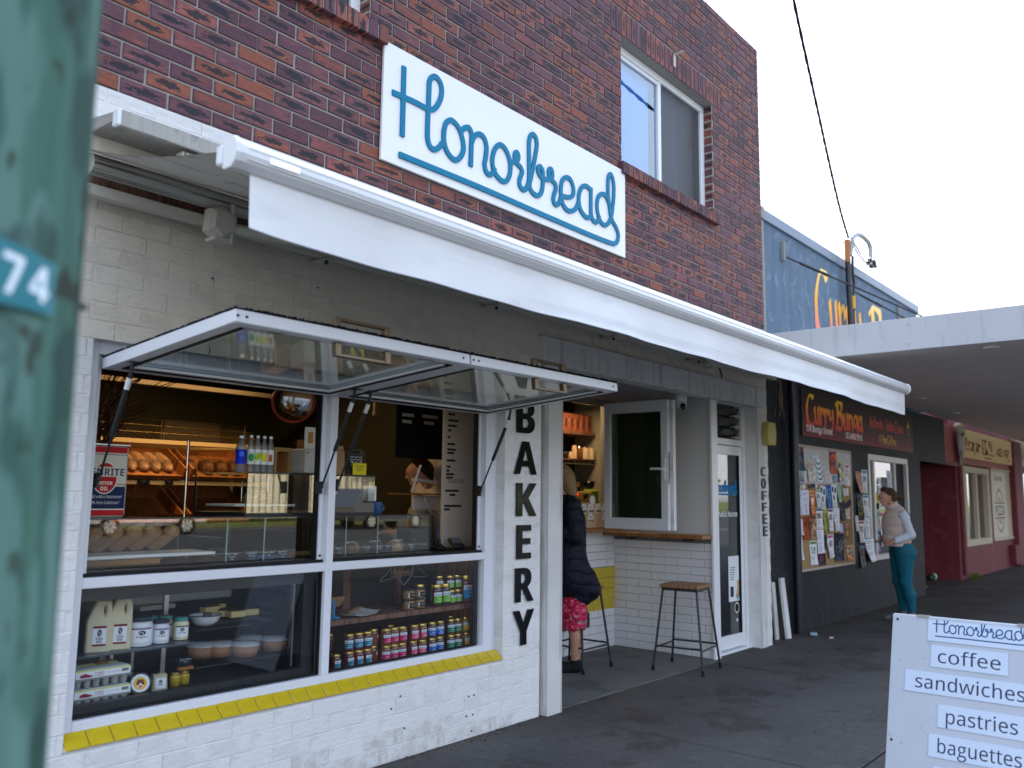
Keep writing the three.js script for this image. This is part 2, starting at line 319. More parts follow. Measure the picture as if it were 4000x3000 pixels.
// lays bricks: the 300 nearest ones that the picture shows become parts, the rest one joined part
function layBricks(parent, name, list, material, most = 300) {
  list.forEach((b) => { b.d = Math.hypot(b.x - CAM.x, b.y - CAM.y, b.z - CAM.z) + (b.x < 1.5 ? 50 : 0); });
  list.sort((a, b) => a.d - b.d);
  const rest = [];
  list.forEach((b, i) => {
    const g = brickGeo(b.v, b.w, b.h, b.up, b.dep, b.c);
    if (i < most) piece(parent, name, g, material, b.x, b.y, b.z, b.rot);
    else rest.push(g.clone().applyMatrix4(new THREE.Matrix4().makeRotationFromEuler(new THREE.Euler(...(b.rot ?? [0, 0, 0]))).setPosition(b.x, b.y, b.z)));
  });
  if (rest.length) { const m = part(parent, name + 's', rest, material); m.userData.kind = 'stuff'; }
}
function courses(x0, x1, y0, y1, pitch, len, holes, opt) {
  const out = []; let row = 0;
  for (let y = y0; y + 0.03 < y1; y += pitch, row++) {
    const h = Math.min(pitch, y1 - y) - opt.gap, cy = y + pitch / 2;
    for (let k = Math.floor((x0 - 1) / len); ; k++) {
      let a = opt.phase + k * len + (row % 2 ? len / 2 : 0) + rr(-0.003, 0.003), b = a + len;
      if (a > x1) break;
      let spans = [[Math.max(a, x0), Math.min(b, x1)]];
      for (const [hx0, hx1, hy0, hy1] of holes) if (cy > hy0 && cy < hy1) spans = spans.flatMap(([p, q]) => [[p, Math.min(q, hx0)], [Math.max(p, hx1), q]]);
      for (const [p, q] of spans) if (q - p > 0.03) out.push({ v: Math.floor(rnd() * BV), w: q - p - opt.gap, h, x: (p + q) / 2, y: y + h / 2 + opt.gap / 2 + rr(-0.001, 0.001), z: opt.z + rr(-opt.rough, opt.rough) });
    }
  }
  return out;
}
const W1 = [1.46, 3.21, 4.436, 5.633], W2 = [6.075, 7.82, 4.436, 5.633];
{
  const wall = part(B, 'brick_wall', [
    cb(-0.5, 9, 3.41, 4.436, -0.25, -0.008), cb(-0.5, 1.46, 4.436, 5.633, -0.25, -0.008), cb(3.21, 6.075, 4.436, 5.633, -0.25, -0.008), cb(7.82, 9, 4.436, 5.633, -0.25, -0.008), cb(-0.5, 9, 5.633, 6.74, -0.25, -0.008),
  ], M.mortar);
  const list = courses(-0.5, 9.0, 3.41, 6.745, 0.0855, 0.24, [W1, W2, [5.9, 8.03, 5.633, 5.88], [1.28, 3.38, 5.633, 5.88], [1.4, 3.325, 4.335, 4.436], [6.02, 7.86, 4.335, 4.436]], { gap: 0.0105, phase: 1.717, z: 0, rough: 0.0018 });
  for (const [a, b] of [[5.9, 8.03], [1.28, 3.38]]) { const n = Math.round((b - a) / 0.0855); for (let i = 0; i < n; i++) list.push({ v: Math.floor(rnd() * BV), w: 0.075, h: 0.24, up: true, x: a + (i + 0.5) * (b - a) / n, y: 5.757, z: rr(-0.001, 0.002) }); }
  for (const [a, b] of [[6.02, 7.86], [1.4, 3.325]]) {           // projecting sill of bricks on edge
    const n = Math.round((b - a) / 0.0855);
    for (let i = 0; i < n; i++) list.push({ v: Math.floor(rnd() * BV), w: 0.075, h: 0.108, up: true, x: a + (i + 0.5) * (b - a) / n, y: 4.384, z: 0.05 + rr(-0.002, 0.002), dep: 0.3 });
  }
  for (const [x, s] of [[7.82, -1], [3.21, -1]]) for (let i = 0; i < 14; i++) list.push({ v: Math.floor(rnd() * BV), w: 0.106, h: 0.075, x: x + 0.001 * s, y: 4.436 + (i + 0.5) * 0.0855, z: -0.062, rot: [0, s * Math.PI / 2, 0] });
  layBricks(wall, 'brick', list, M.brick);
  each(wall, 'sill_mortar', [cb(6.03, 7.85, 4.34, 4.428, -0.24, 0.043), cb(1.41, 3.32, 4.34, 4.428, -0.24, 0.043)], M.mortar);
  // structure behind the facade
  each(B, 'side_wall', [cb(8.72, 9.0, 0, 6.74, -9, -0.25), cb(-0.5, -0.25, 0, 6.74, -9, -0.25), cb(-0.25, 8.72, 0, 6.74, -9, -8.75)], M.mortar);
  part(B, 'roof', cb(-0.25, 8.72, 6.3, 6.42, -8.75, -0.25), M.fibro);
  part(B, 'floor_slab', cb(-0.25, 8.72, 2.75, 2.95, -8.75, -0.25), M.darkRoom);
  part(B, 'shop_floor', cb(-0.25, 8.72, -0.05, 0.003, -8.75, -0.25), M.darkRoom);
}
// upstairs sliding windows
function upstairs(x0, x1, y0, y1, whole) {
  const w = part(B, 'upstairs_window', [cb(x0, x1, y1 - 0.075, y1 - 0.004, -0.18, -0.1, 0.004), cb(x0, x1, y0 + 0.002, y0 + 0.05, -0.18, -0.1, 0.004), cb(x0, x0 + 0.05, y0 + 0.05, y1 - 0.075, -0.18, -0.1, 0.004), cb(x1 - 0.07, x1, y0 + 0.05, y1 - 0.075, -0.18, -0.1, 0.004)], M.whiteGloss);
  const mx = (x0 + x1) / 2 - 0.06;
  part(w, 'sash', [cb(mx, mx + 0.055, y0 + 0.05, y1 - 0.075, -0.15, -0.105, 0.004), cb(x0 + 0.05, mx, y1 - 0.115, y1 - 0.077, -0.15, -0.11, 0.004), cb(x0 + 0.05, mx, y0 + 0.052, y0 + 0.09, -0.15, -0.11, 0.004)], M.whiteGloss);
  part(w, 'head_soffit', cb(x0 + 0.002, x1 - 0.002, y1 - 0.003, y1 + 0.02, -0.24, -0.022), M.fibro);
  part(w, 'pane', cb(x0 + 0.05, mx, y0 + 0.09, y1 - 0.115, -0.131, -0.129), mat([0.8, 0.9, 0.95], 0.0, { transmission: 1, thickness: 0, ior: 1.95 }));
  part(w, 'sky_tint_panel', cb(x0 + 0.05, mx - 0.05, y0 + 0.05, y1 - 0.09, -0.2, -0.19), mat([0.09, 0.3, 0.66], 0.8));  // added panel, its blue stands in for sky reflected in the pane
  part(w, 'fly_screen', cb(mx + 0.055, x1 - 0.07, y0 + 0.05, y1 - 0.075, -0.128, -0.126), mat([0.06, 0.06, 0.066], 0.35, { transmission: 0.0, opacity: 0.55, transparent: true }));
  const cur = new THREE.PlaneGeometry(0.46, y1 - y0, 46, 1), p = cur.attributes.position;
  for (let i = 0; i < p.count; i++) p.setZ(i, 0.02 * Math.sin(p.getX(i) * 60) + 0.01 * Math.sin(p.getX(i) * 23));
  cur.computeVertexNormals();
  part(w, 'curtain', cur.translate(mx + 0.3, (y0 + y1) / 2, -0.2), mat([0.2, 0.36, 0.58], 0.9, { side: THREE.DoubleSide }));
  part(w, 'dark_room', cb(x0 - 0.2, x1 + 0.2, y0 - 0.1, y1 + 0.1, -0.9, -0.85), M.darkRoom);
  if (whole) {
    const f = part(w, 'photo_stand', [cb(-0.075, 0.075, 0, 0.012, 0, 0.02, 0.002), cb(-0.075, 0.075, 0.148, 0.16, 0, 0.02, 0.002), cb(-0.075, -0.06, 0.012, 0.148, 0, 0.02, 0.002), cb(0.06, 0.075, 0.012, 0.148, 0, 0.02, 0.002), cb(-0.06, 0.06, 0.012, 0.148, 0.004, 0.008)].map((g) => g.rotateZ(0.12).rotateX(-0.2).translate(x0 + 0.2, y0 + 0.06, -0.185)), M.whiteGloss);
    part(w, 'bracket', [cb(7.0, 7.035, 5.72, 5.84, 0.004, 0.012), cb(7.0, 7.035, 5.84, 5.85, 0.004, 0.11, 0.003)], M.creamMetal);
  }
}
upstairs(...W2, true); upstairs(...W1, false);
// painted lower wall
{
  const wall = part(B, 'painted_wall', [
    cb(-0.5, 4.55, 0, 0.455, -0.25, -0.0025), cb(-0.5, 1.69, 0.455, 2.262, -0.25, -0.0025), cb(-0.5, 4.55, 2.262, 3.408, -0.25, -0.0025), cb(4.55, 4.96, 0, 3.408, -0.25, -0.0025),
    cb(4.96, 9.0, 2.73, 3.408, -0.25, -0.005), cb(8.715, 9.0, 0, 2.73, -0.25, -0.005),
  ], M.paint);
  const list = [], add = (x0, x1, y0, y1, holes = []) => list.push(...courses(x0, x1, y0, y1, 0.0855, 0.24, holes, { gap: 0.0026, phase: 0.1, z: 0.0, rough: 0.0009 }));
  add(-0.5, 4.96, 0.004, 3.408, [[1.69, 4.55, 0.41, 2.262]]); add(4.96, 9.0, 2.74, 3.408); add(8.86, 9.0, 0.004, 2.74);
  for (const b of list) { b.dep = 0.008; b.c = 0.0035; }
  const PB = {};
  list.forEach((b) => { b.d = Math.hypot(b.x, b.y - 1.55, b.z - 3.9) + (b.x < 1.5 ? 50 : 0); }); list.sort((a, b) => a.d - b.d);
  const rest = [], rest2 = [];
  list.forEach((b, i) => {
    const k = `${Math.round(b.w * 250)},${Math.round(b.h * 250)},${b.v % 3}`; let g = PB[k];
    if (!g) {
      const w = b.w / 2, h = b.h / 2, c = 0.0035, P = [], ring = (e, z, j) => [[-w + e, -h + e, z], [w - e, -h + e, z], [w - e, h - e, z], [-w + e, h - e, z]].map((q, n) => [q[0], q[1], q[2] + j * (hash(n, b.v % 3, 5) - 0.5) * 0.8]);
      const A = ring(c, 0, 0.0028), O = ring(0, -0.0012, 0), quad = (a, b2, q, e) => { for (const p of [a, b2, q, a, q, e]) P.push(...p); };
      quad(...A); for (let n = 0; n < 4; n++) quad(O[n], O[(n + 1) % 4], A[(n + 1) % 4], A[n]);
      g = new THREE.BufferGeometry(); g.setAttribute('position', new THREE.Float32BufferAttribute(P, 3)); g.computeVertexNormals(); g.setAttribute('uv', metres(g).attributes.uv);
      const u = g.attributes.uv, ox = hash(b.v, 1, 2) * 2.3, oy = hash(b.v, 2, 2) * 2.3; for (let n = 0; n < u.count; n++) u.setXY(n, u.getX(n) + ox, u.getY(n) + oy);
      PB[k] = g;
    }
    const pm = b.y > 2.25 && b.y < 3.16 ? M.paintWarmLit : b.y < 0.1 + 0.09 * hash(Math.round(b.x * 9), 4, 4) ? M.paintLow : M.paint; if (i < 300) piece(wall, 'painted_brick', g, pm, b.x, b.y, b.z); else (b.y > 2.25 && b.y < 3.16 ? rest2 : rest).push(g.clone().translate(b.x, b.y, b.z));
  });
  part(wall, 'painted_bricks', rest, M.paint).userData.kind = 'stuff'; part(wall, 'warm_lit_bricks', rest2, M.paintWarmLit).userData.kind = 'stuff';  // second set carries the painted bounce light tint
  // drill holes, nails and dirt left on the painted wall
  const nails = [[2.05, 0.27], [2.55, 0.18], [3.55, 0.3], [4.22, 0.26], [4.27, 0.26], [4.2, 0.14], [4.26, 0.14], [3.62, 0.36], [3.66, 0.17], [2.9, 0.06], [4.25, 0.04], [2.25, 2.62], [2.9, 2.7], [3.4, 2.95], [2.6, 2.45], [4.65, 2.5]];
  each(wall, 'old_fixing', nails.map(([x, y]) => cyl(0.006, 0.0045, 0.006, 8).rotateX(Math.PI / 2).translate(x, y, 0)), M.blackMetal);
  const lint = part(B, 'lintel', [cb(4.93, 8.86, 2.525, 2.735, -0.1, 0.05, 0.008), cb(8.72, 8.86, 0, 2.525, -0.1, 0.012, 0.004)], M.render);
  part(B, 'post', cb(4.985, 5.16, 0.0, 2.525, -0.2, 0.055, 0.006), M.render);
  part(B, 'bay_ceiling', cb(4.96, 8.715, 2.575, 2.6, -1.4, -0.1), mat([0.36, 0.36, 0.38], 0.8));
  part(B, 'downlight', cyl(0.05, 0.05, 0.012, 20).translate(6.616, 2.563, -0.152), M.whiteGloss);
  const sill = part(B, 'window_sill', cb(1.69, 4.548, 0.38, 0.446, -0.06, -0.004), M.paint);
  part(sill, 'sill_bed', cb(1.69, 4.546, -0.006, 0.003, -0.042, 0.04).rotateX(0.687).translate(0, 0.4705, -0.025), M.paint);
  const tl = cb(-0.0508, 0.0508, -0.006, 0.006, -0.044, 0.044, 0.003).rotateX(0.687);
  for (let i = 0; i < 27; i++) piece(sill, 'tile', tl, M.yellowTile, 1.746 + i * 0.1055, 0.4785 + rr(-0.0008, 0.0008), -0.0205, [rr(-0.012, 0.012), 0, rr(-0.006, 0.006)]);
}
// ---------- shopfront window ----------
const SW = part(B, 'shopfront_window', [
  cb(1.695, 1.745, 0.5, 2.258, -0.13, -0.06, 0.003), cb(4.42, 4.505, 0.5, 2.258, -0.13, -0.06, 0.003), cb(3.08, 3.13, 0.549, 2.17, -0.13, -0.06, 0.003), cb(4.505, 4.55, 0.45, 2.262, -0.13, -0.075),
  cb(1.745, 4.42, 0.502, 0.549, -0.13, -0.058, 0.003), cb(1.745, 3.08, 1.114, 1.162, -0.13, -0.06, 0.003), cb(3.13, 4.42, 1.114, 1.162, -0.13, -0.06, 0.003), cb(1.745, 4.42, 2.17, 2.258, -0.13, -0.06, 0.003),
  cb(1.7, 4.5, 0.47, 0.5, -0.1, -0.05, 0.003), cb(1.747, 1.775, 1.165, 2.168, -0.15, -0.1), cb(3.05, 3.078, 1.165, 2.168, -0.15, -0.1), cb(3.132, 3.16, 1.165, 2.168, -0.15, -0.1), cb(4.39, 4.418, 1.165, 2.168, -0.15, -0.1),
], M.alu);
part(SW, 'gasket', [cb(3.04, 3.05, 1.165, 2.168, -0.148, -0.11), cb(3.16, 3.168, 1.165, 2.168, -0.148, -0.11), cb(4.382, 4.39, 1.165, 2.168, -0.148, -0.11), cb(1.747, 3.078, 1.163, 1.178, -0.12, -0.085), cb(3.132, 4.418, 1.163, 1.178, -0.12, -0.085),
  cb(1.747, 1.757, 0.551, 1.112, -0.11, -0.085), cb(3.068, 3.078, 0.551, 1.112, -0.11, -0.085), cb(3.132, 3.142, 0.551, 1.112, -0.11, -0.085), cb(4.375, 4.418, 0.551, 1.112, -0.125, -0.115), cb(1.757, 3.068, 0.551, 0.561, -0.11, -0.085), cb(3.142, 4.375, 0.551, 0.561, -0.11, -0.085)], M.gasket);
each(SW, 'weep_slot', [1.95, 2.42, 2.95, 3.35, 3.9, 4.35].map((x) => cb(x, x + 0.025, 0.487, 0.496, -0.06, -0.0485)), M.gasket);
each(SW, 'pane', [cb(1.746, 3.079, 0.55, 1.113, -0.1, -0.096), cb(3.131, 4.419, 0.55, 1.113, -0.1, -0.096)], glass([0.97, 0.98, 0.98], { ior: 1.42 }));
for (const [x, y] of [[3.065, 1.2], [4.404, 1.2]]) part(SW, 'screw', cyl(0.007, 0.007, 0.004, 10).rotateX(Math.PI / 2).translate(x, y, -0.1), M.blackMetal);
// top hung sashes that stand open, with gas struts and pull handles
function sash(x0, x1, h0, h1) {
  const L = 1.085, W = x1 - x0, up = (g) => g.rotateX(-0.082).translate(0, 2.152, -0.05), T = -0.052, r = 0.062;
  const s = part(B, 'awning_sash', [cb(x0, x1, T, 0, L - r, L, 0.004), cb(x0, x1, T, 0, 0, r, 0.004), cb(x0, x0 + r, T, 0, r, L - r, 0.002), cb(x1 - r, x1, T, 0, r, L - r, 0.002)].map(up), M.alu);
  part(s, 'glazing_bead', [cb(x0 + r + 0.02, x1 - r - 0.02, T, T + 0.012, r + 0.024, r + 0.042), cb(x0 + r + 0.02, x0 + r + 0.036, T, T + 0.012, r + 0.042, L - r - 0.03), cb(x1 - r - 0.036, x1 - r - 0.02, T, T + 0.012, r + 0.042, L - r - 0.03)].map(up), M.whiteGloss);
  part(s, 'seal', [cb(x0 + r, x1 - r, T - 0.004, T + 0.02, r, r + 0.022), cb(x0 + r, x0 + r + 0.02, T - 0.004, T + 0.02, r + 0.022, L - r), cb(x1 - r - 0.02, x1 - r, T - 0.004, T + 0.02, r + 0.022, L - r), cb(x0 + r + 0.02, x1 - r - 0.02, T + 0.004, T + 0.02, L - r - 0.014, L - r)].map(up), M.gasket);
  const bris = [];
  for (let x = x0; x < x1; x += 0.0045) bris.push(cb(x, x + 0.0035, 0, rr(0.006, 0.016), L - 0.012, L - 0.004));
  for (let z = 0; z < L; z += 0.006) for (const x of [x0 + 0.004, x1 - 0.01]) bris.push(cb(x, x + 0.005, 0, rr(0.006, 0.013), z, z + 0.005));
  part(s, 'brush_seal', bris.map(up), M.brush);
  part(s, 'pane', up(cb(x0 + r - 0.004, x1 - r + 0.004, T + 0.024, T + 0.028, r - 0.004, L - r + 0.004)), glass([0.86, 0.9, 0.9], { ior: 1.6 }));
  for (const sd of [1, -1]) {
    const y0 = sd > 0 ? 0 : T, y1 = sd > 0 ? 0.06 : T - 0.06;
    part(s, 'handle', [cb(h0, h0 + 0.03, y0, y1, L - 0.055, L - 0.025, 0.002), cb(h1 - 0.03, h1, y0, y1, L - 0.055, L - 0.025, 0.002), cb(h0 + 0.03, h1 - 0.03, y1 - 0.014 * sd, y1, L - 0.052, L - 0.028, 0.002)].map(up), M.bronze);
  }
  each(s, 'catch_plate', [cb(x0 + 0.17, x0 + 0.25, T - 0.003, T, L - 0.045, L - 0.028), cb(x1 - 0.3, x1 - 0.22, T - 0.003, T, L - 0.045, L - 0.028)].map(up), M.steel);
  each(s, 'screw', [[x0 + 0.012, L], [x0 + 0.05, L], [x1 - 0.05, L]].map(([x, z]) => up(cyl(0.006, 0.006, 0.003, 10).rotateX(Math.PI / 2).translate(x, T / 2, z))), M.blackMetal);
}
sash(1.752, 3.062, 2.25, 2.56); sash(3.075, 4.395, 3.61, 3.9);
for (const [x, ty, tz, by, bz] of [[1.795, 2.128, 0.16, 1.6, -0.12], [3.03, 2.13, 0.2, 1.585, -0.09], [3.145, 2.13, 0.2, 1.6, -0.09], [4.37, 2.135, 0.2, 1.582, -0.09]]) {
  const a = [x, ty - 0.045, tz], b = [x, by, bz + 0.03], at = (t) => a.map((q, i) => lerp(q, b[i], t));
  const g = part(B, 'gas_strut', bar(at(0.04), at(0.6), 0.0115, 12), M.blackMetal);
  part(g, 'rod', bar(at(0.6), at(0.98), 0.0055, 8), M.darkPlastic);
  part(g, 'label', bar(at(0.07), at(0.17), 0.012, 12), M.paper);
  each(g, 'bracket', [join([cb(x - 0.025, x + 0.025, ty - 0.012, ty - 0.006, tz - 0.03, tz + 0.03), bar([x, ty - 0.01, tz], at(0.05), 0.008)]), join([cb(x - 0.006, x + 0.006, by - 0.04, by + 0.03, bz - 0.02, bz + 0.03), new THREE.SphereGeometry(0.011, 10, 8).translate(...b)])], M.blackMetal);
}
// ---------- entrance bay ----------
{
  const back = part(B, 'bay_wall', [cb(5.16, 7.8, 0, 1.19, -1.36, -1.226), cb(5.16, 7.8, 2.52, 2.575, -1.3, -1.2), cb(7.74, 7.8, 1.24, 2.52, -1.3, -1.22, 0.003)], M.grout);
  const tiles = [], put = (g, m, x, y, z, rot) => tiles.push({ g, m, x, y, z, rot });
  const sub = cb(-0.1475, 0.1475, -0.037, 0.037, -0.004, 0.004, 0.0015), half = cb(-0.0715, 0.0715, -0.0383, 0.0383, -0.004, 0.004, 0.0015), yel = cb(-0.0485, 0.0485, -0.0525, 0.0525, -0.004, 0.004, 0.0018);
  const rows = [0.0, 0.0785, 0.157, 0.2355, 0.314].map((y) => y + 0.035).concat([0.855, 0.9335, 1.012, 1.0905, 1.16]);
  rows.forEach((y, r) => { for (let i = 0; i < 10; i++) { const x = 7.8 - 0.152 - i * 0.302 + (r % 2 ? 0.151 : 0); if (x > 7.73) put(half, M.whiteTile, 7.8 - 0.075, y + 0.004, -1.221); else if (x > 5.25) put(sub, M.whiteTile, x, y + 0.004, -1.221); } });
  for (let r = 0; r < 4; r++) for (let i = 0; i < 26; i++) { const x = 7.8 - 0.052 - i * 0.1 + (r % 2 ? -0.033 : 0); if (x < 7.76) put(yel, M.yellowTile, x, 0.437 + r * 0.1085, -1.221); if (i === 0 && r % 2) put(cb(-0.033, 0.033, -0.0525, 0.0525, -0.004, 0.004, 0.0018), M.yellowTile, 7.765, 0.437 + r * 0.1085, -1.221); }
  const ret = part(B, 'return_wall', cb(7.806, 7.9, 0, 2.575, -1.4, -0.08, 0.003), mat([0.62, 0.63, 0.62], 0.5));
  for (let r = 0; r < 14; r++) for (let i = 0; i < 5; i++) {
    let a = -1.22 + i * 0.302 - (r % 2 ? 0.151 : 0), b = a + 0.297; a = Math.max(a, -1.219); b = Math.min(b, -0.083); if (b - a < 0.03) continue;
    put(cb(-(b - a) / 2, (b - a) / 2, -0.037, 0.037, -0.004, 0.004, 0.0015), M.whiteTile, 7.8025, 0.042 + r * 0.0785, (a + b) / 2, [0, -Math.PI / 2, 0]);
  }
  part(ret, 'tile_bed', cb(7.8035, 7.8055, 0.004, 1.14, -1.219, -0.082), M.grout);
  for (const t of tiles) piece(t.rot ? ret : back, 'tile', t.g, t.m, t.x + (t.rot ? 0 : 0), t.y, t.z + rr(-0.0006, 0.0006), [rr(-0.004, 0.004), (t.rot?.[1] ?? 0) + rr(-0.003, 0.003), 0]);
  part(B, 'corner_post', cb(7.775, 7.9, 0, 2.575, -0.079, -0.05, 0.004), M.whiteGloss);
  part(B, 'bay_side_wall', cb(4.99, 5.159, 0, 2.575, -1.4, -0.201), M.render);
  // folded servery window panels standing out over the counter
  for (const [x, z0, z1, first] of [[7.25, -0.98, -0.25, true], [7.31, -0.95, -0.22, false]]) {
    const y0 = 1.235, y1 = 2.49, f = 0.075;
    const p = part(B, 'folding_window', [cb(x, x + 0.045, y0, y0 + 0.11, z0, z1, 0.003), cb(x, x + 0.045, y1 - 0.11, y1, z0, z1, 0.003), cb(x, x + 0.045, y0 + 0.11, y1 - 0.11, z0, z0 + f, 0.002), cb(x, x + 0.045, y0 + 0.11, y1 - 0.11, z1 - f, z1, 0.002)], M.whiteGloss);
    part(p, 'pane', cb(x + 0.02, x + 0.024, y0 + 0.11, y1 - 0.11, z0 + f, z1 - f), mat([0.5, 0.57, 0.52], 0.0, { transmission: 1, thickness: 0, ior: 1.7 }));
    if (first) {
      part(p, 'handle', [cb(x - 0.012, x, 1.72, 1.92, z1 - 0.052, z1 - 0.024, 0.003), cb(x - 0.045, x - 0.012, 1.81, 1.83, z1 - 0.048, z1 - 0.03), cb(x - 0.05, x - 0.034, 1.81, 1.832, z1 - 0.17, z1 - 0.03, 0.004)], M.whiteGloss);
      part(p, 'lock_plate', cb(x + 0.012, x + 0.032, 1.68, 1.98, z1, z1 + 0.003), M.bronze);
    } else part(p, 'hinge', [1.35, 1.85, 2.36].flatMap((y) => [cyl(0.008, 0.008, 0.09, 8).translate(x - 0.008, y - 0.045, z1 + 0.002), cb(x - 0.02, x + 0.01, y + 0.02, y + 0.045, z1 - 0.004, z1 + 0.004), cb(x - 0.02, x + 0.01, y - 0.045, y - 0.02, z1 - 0.004, z1 + 0.004)]), M.steel);
  }
  // glazed door with louvre window above
  const fr = part(B, 'door_frame', [cb(7.9, 7.935, 0, 2.56, -0.2, -0.13, 0.003), cb(8.66, 8.715, 0, 2.56, -0.2, -0.13, 0.003), cb(7.935, 8.66, 2.1, 2.165, -0.2, -0.13, 0.003), cb(7.935, 8.66, 2.525, 2.56, -0.2, -0.13, 0.003), cb(7.9, 8.715, 0, 0.02, -0.2, -0.1, 0.003)], M.whiteGloss);
  const lv = part(B, 'louvre_window', [cb(7.936, 7.96, 2.166, 2.524, -0.2, -0.14, 0.003), cb(8.62, 8.659, 2.166, 2.524, -0.2, -0.14, 0.003)], M.creamMetal);
  for (let i = 0; i < 3; i++) part(lv, 'louvre', cb(7.96, 8.62, -0.003, 0.003, -0.06, 0.06).rotateX(-1.1).translate(0, 2.22 + i * 0.115, -0.18), glass([0.5, 0.55, 0.55]));
  each(lv, 'louvre_clip', [2.22, 2.335, 2.45].map((y) => cb(8.5, 8.62, y - 0.035, y - 0.022, -0.2, -0.15)), M.creamMetal);
  part(lv, 'insect_screen', cb(7.96, 8.62, 2.166, 2.524, -0.235, -0.23), M.darkRoom);
  const dr = part(B, 'glass_door', [cb(7.937, 7.965, 0.03, 2.095, -0.19, -0.15, 0.002), cb(8.592, 8.658, 0.03, 2.095, -0.19, -0.15, 0.003), cb(7.965, 8.592, 2.0, 2.095, -0.19, -0.15, 0.003), cb(7.965, 8.592, 0.03, 0.16, -0.19, -0.15, 0.003)], M.whiteGloss);
  part(dr, 'pane', cb(7.965, 8.592, 0.16, 2.0, -0.172, -0.168), glass([0.55, 0.6, 0.62], { ior: 1.9 }));
  part(dr, 'door_seal', cb(8.582, 8.592, 0.16, 2.0, -0.166, -0.151), M.gasket);
  part(B, 'door_backdrop', cb(7.92, 8.7, 0, 2.56, -1.05, -1.0), mat([0.08, 0.085, 0.09], 0.8));
}
// ---------- raised script on the facade, in millimetres from the lower left corner of its board ----------
const SCRIPT = [[[172,653],[173,184]],[[80,443],[177,447],[280,450],[380,448],[437,461],[486,521],[513,602],[504,662],[474,690],[438,691],[401,650],[396,571],[395,475],[392,378],[392,283],[397,237],[420,198],[458,192],[496,218],[534,265]],[[544,360],[564,415],[612,449],[682,421],[724,350],[734,281],[701,215],[653,183],[590,205],[553,253],[541,307],[544,360]],[[705,403],[746,444],[786,455],[810,426],[811,319],[809,186]],[[812,353],[839,412],[887,447],[938,440],[967,385],[961,301],[951,243],[971,196],[1005,187],[1040,214],[1059,257]],[[1035,265],[1033,317],[1056,390],[1107,443],[1161,438],[1206,392],[1230,327],[1225,259],[1195,203],[1156,182],[1098,194],[1055,226],[1035,265]],[[1222,354],[1261,362],[1301,383],[1321,416],[1315,441],[1295,448],[1278,423],[1283,387],[1307,364],[1348,347],[1365,322],[1349,280],[1334,231],[1350,196],[1391,188],[1422,217],[1444,271],[1444,463],[1447,602],[1480,650],[1521,641],[1536,590],[1520,501],[1493,396],[1468,305],[1453,253],[1464,215],[1506,190],[1554,190],[1597,230],[1612,293],[1613,363],[1605,410],[1575,427],[1551,400],[1562,369],[1595,347],[1639,345],[1683,356],[1724,379],[1732,414],[1723,443],[1700,446],[1684,413],[1696,381],[1733,361],[1770,344],[1776,310],[1756,258],[1745,213],[1762,186],[1796,186],[1824,217],[1847,270]],[[1847,274],[1934,286],[1992,311],[2011,353],[2002,401],[1968,441],[1915,444],[1863,404],[1843,340],[1847,270],[1870,212],[1923,180],[1981,185],[2041,223],[2076,280]],[[2249,437],[2211,450],[2155,445],[2112,408],[2086,353],[2082,300],[2101,240],[2150,201],[2205,190],[2255,218]],[[2253,460],[2253,348],[2256,237],[2280,192],[2325,182],[2363,217],[2370,253]],[[2508,412],[2468,451],[2409,449],[2357,404],[2340,335],[2357,257],[2402,201],[2461,193],[2520,235],[2554,294],[2570,360],[2591,482],[2589,598],[2562,652],[2535,660],[2510,617],[2503,526],[2508,450],[2527,364],[2547,292],[2580,251],[2628,213],[2657,166],[2650,111],[2606,69],[2559,62],[2325,55],[1843,56],[1358,60],[923,64],[151,58]]];
const curveOf = (pts, closed) => new THREE.CatmullRomCurve3(pts.map(([x, y]) => V(x / 1000, y / 1000, 0)), false, 'centripetal');
function drawScript(x, ox, oy, scale, width, color) {       // the same hand on printed things
  x.strokeStyle = color; x.lineWidth = width; x.lineCap = 'round'; x.lineJoin = 'round';
  for (const s of SCRIPT) { x.beginPath(); curveOf(s).getPoints(s.length * 6).forEach((p, i) => x[i ? 'lineTo' : 'moveTo'](ox + p.x * scale, oy - p.y * scale)); x.stroke(); }
}
function ribbon(pts, w, z0, z1, rise) {                      // flat cut-out letter stroke with round ends
  const n = pts.length < 3 ? 2 : pts.length * 5, c = pts.length < 3 ? new THREE.LineCurve3(V(pts[0][0] / 1000, pts[0][1] / 1000, 0), V(pts[1][0] / 1000, pts[1][1] / 1000, 0)) : curveOf(pts);
  const P = c.getPoints(n), L = [], R = [];
  for (let i = 0; i <= n; i++) { const t = P[Math.min(n, i + 1)].clone().sub(P[Math.max(0, i - 1)]).normalize(); L.push([P[i].x - t.y * w / 2, P[i].y + t.x * w / 2]); R.push([P[i].x + t.y * w / 2, P[i].y - t.x * w / 2]); }
  const out = [], q = (a, b, d, e) => out.push(...a, ...b, ...d, ...a, ...d, ...e), zf = (i) => z1 + rise * i / n;
  for (let i = 0; i < n; i++) {
    const j = i + 1, a = zf(i), b = zf(j);
    q([...L[i], a], [...R[i], a], [...R[j], b], [...L[j], b]);
    q([...L[j], z0], [...L[i], z0], [...L[i], a], [...L[j], b]); q([...R[i], z0], [...R[j], z0], [...R[j], b], [...R[i], a]);
  }
  for (const [i, l, r] of [[0, L[0], R[0]], [n, R[n], L[n]]]) q([...l, z0], [...r, z0], [...r, zf(i)], [...l, zf(i)]);
  const g = new THREE.BufferGeometry(); g.setAttribute('position', new THREE.Float32BufferAttribute(out, 3)); g.computeVertexNormals(); return metres(g);
}
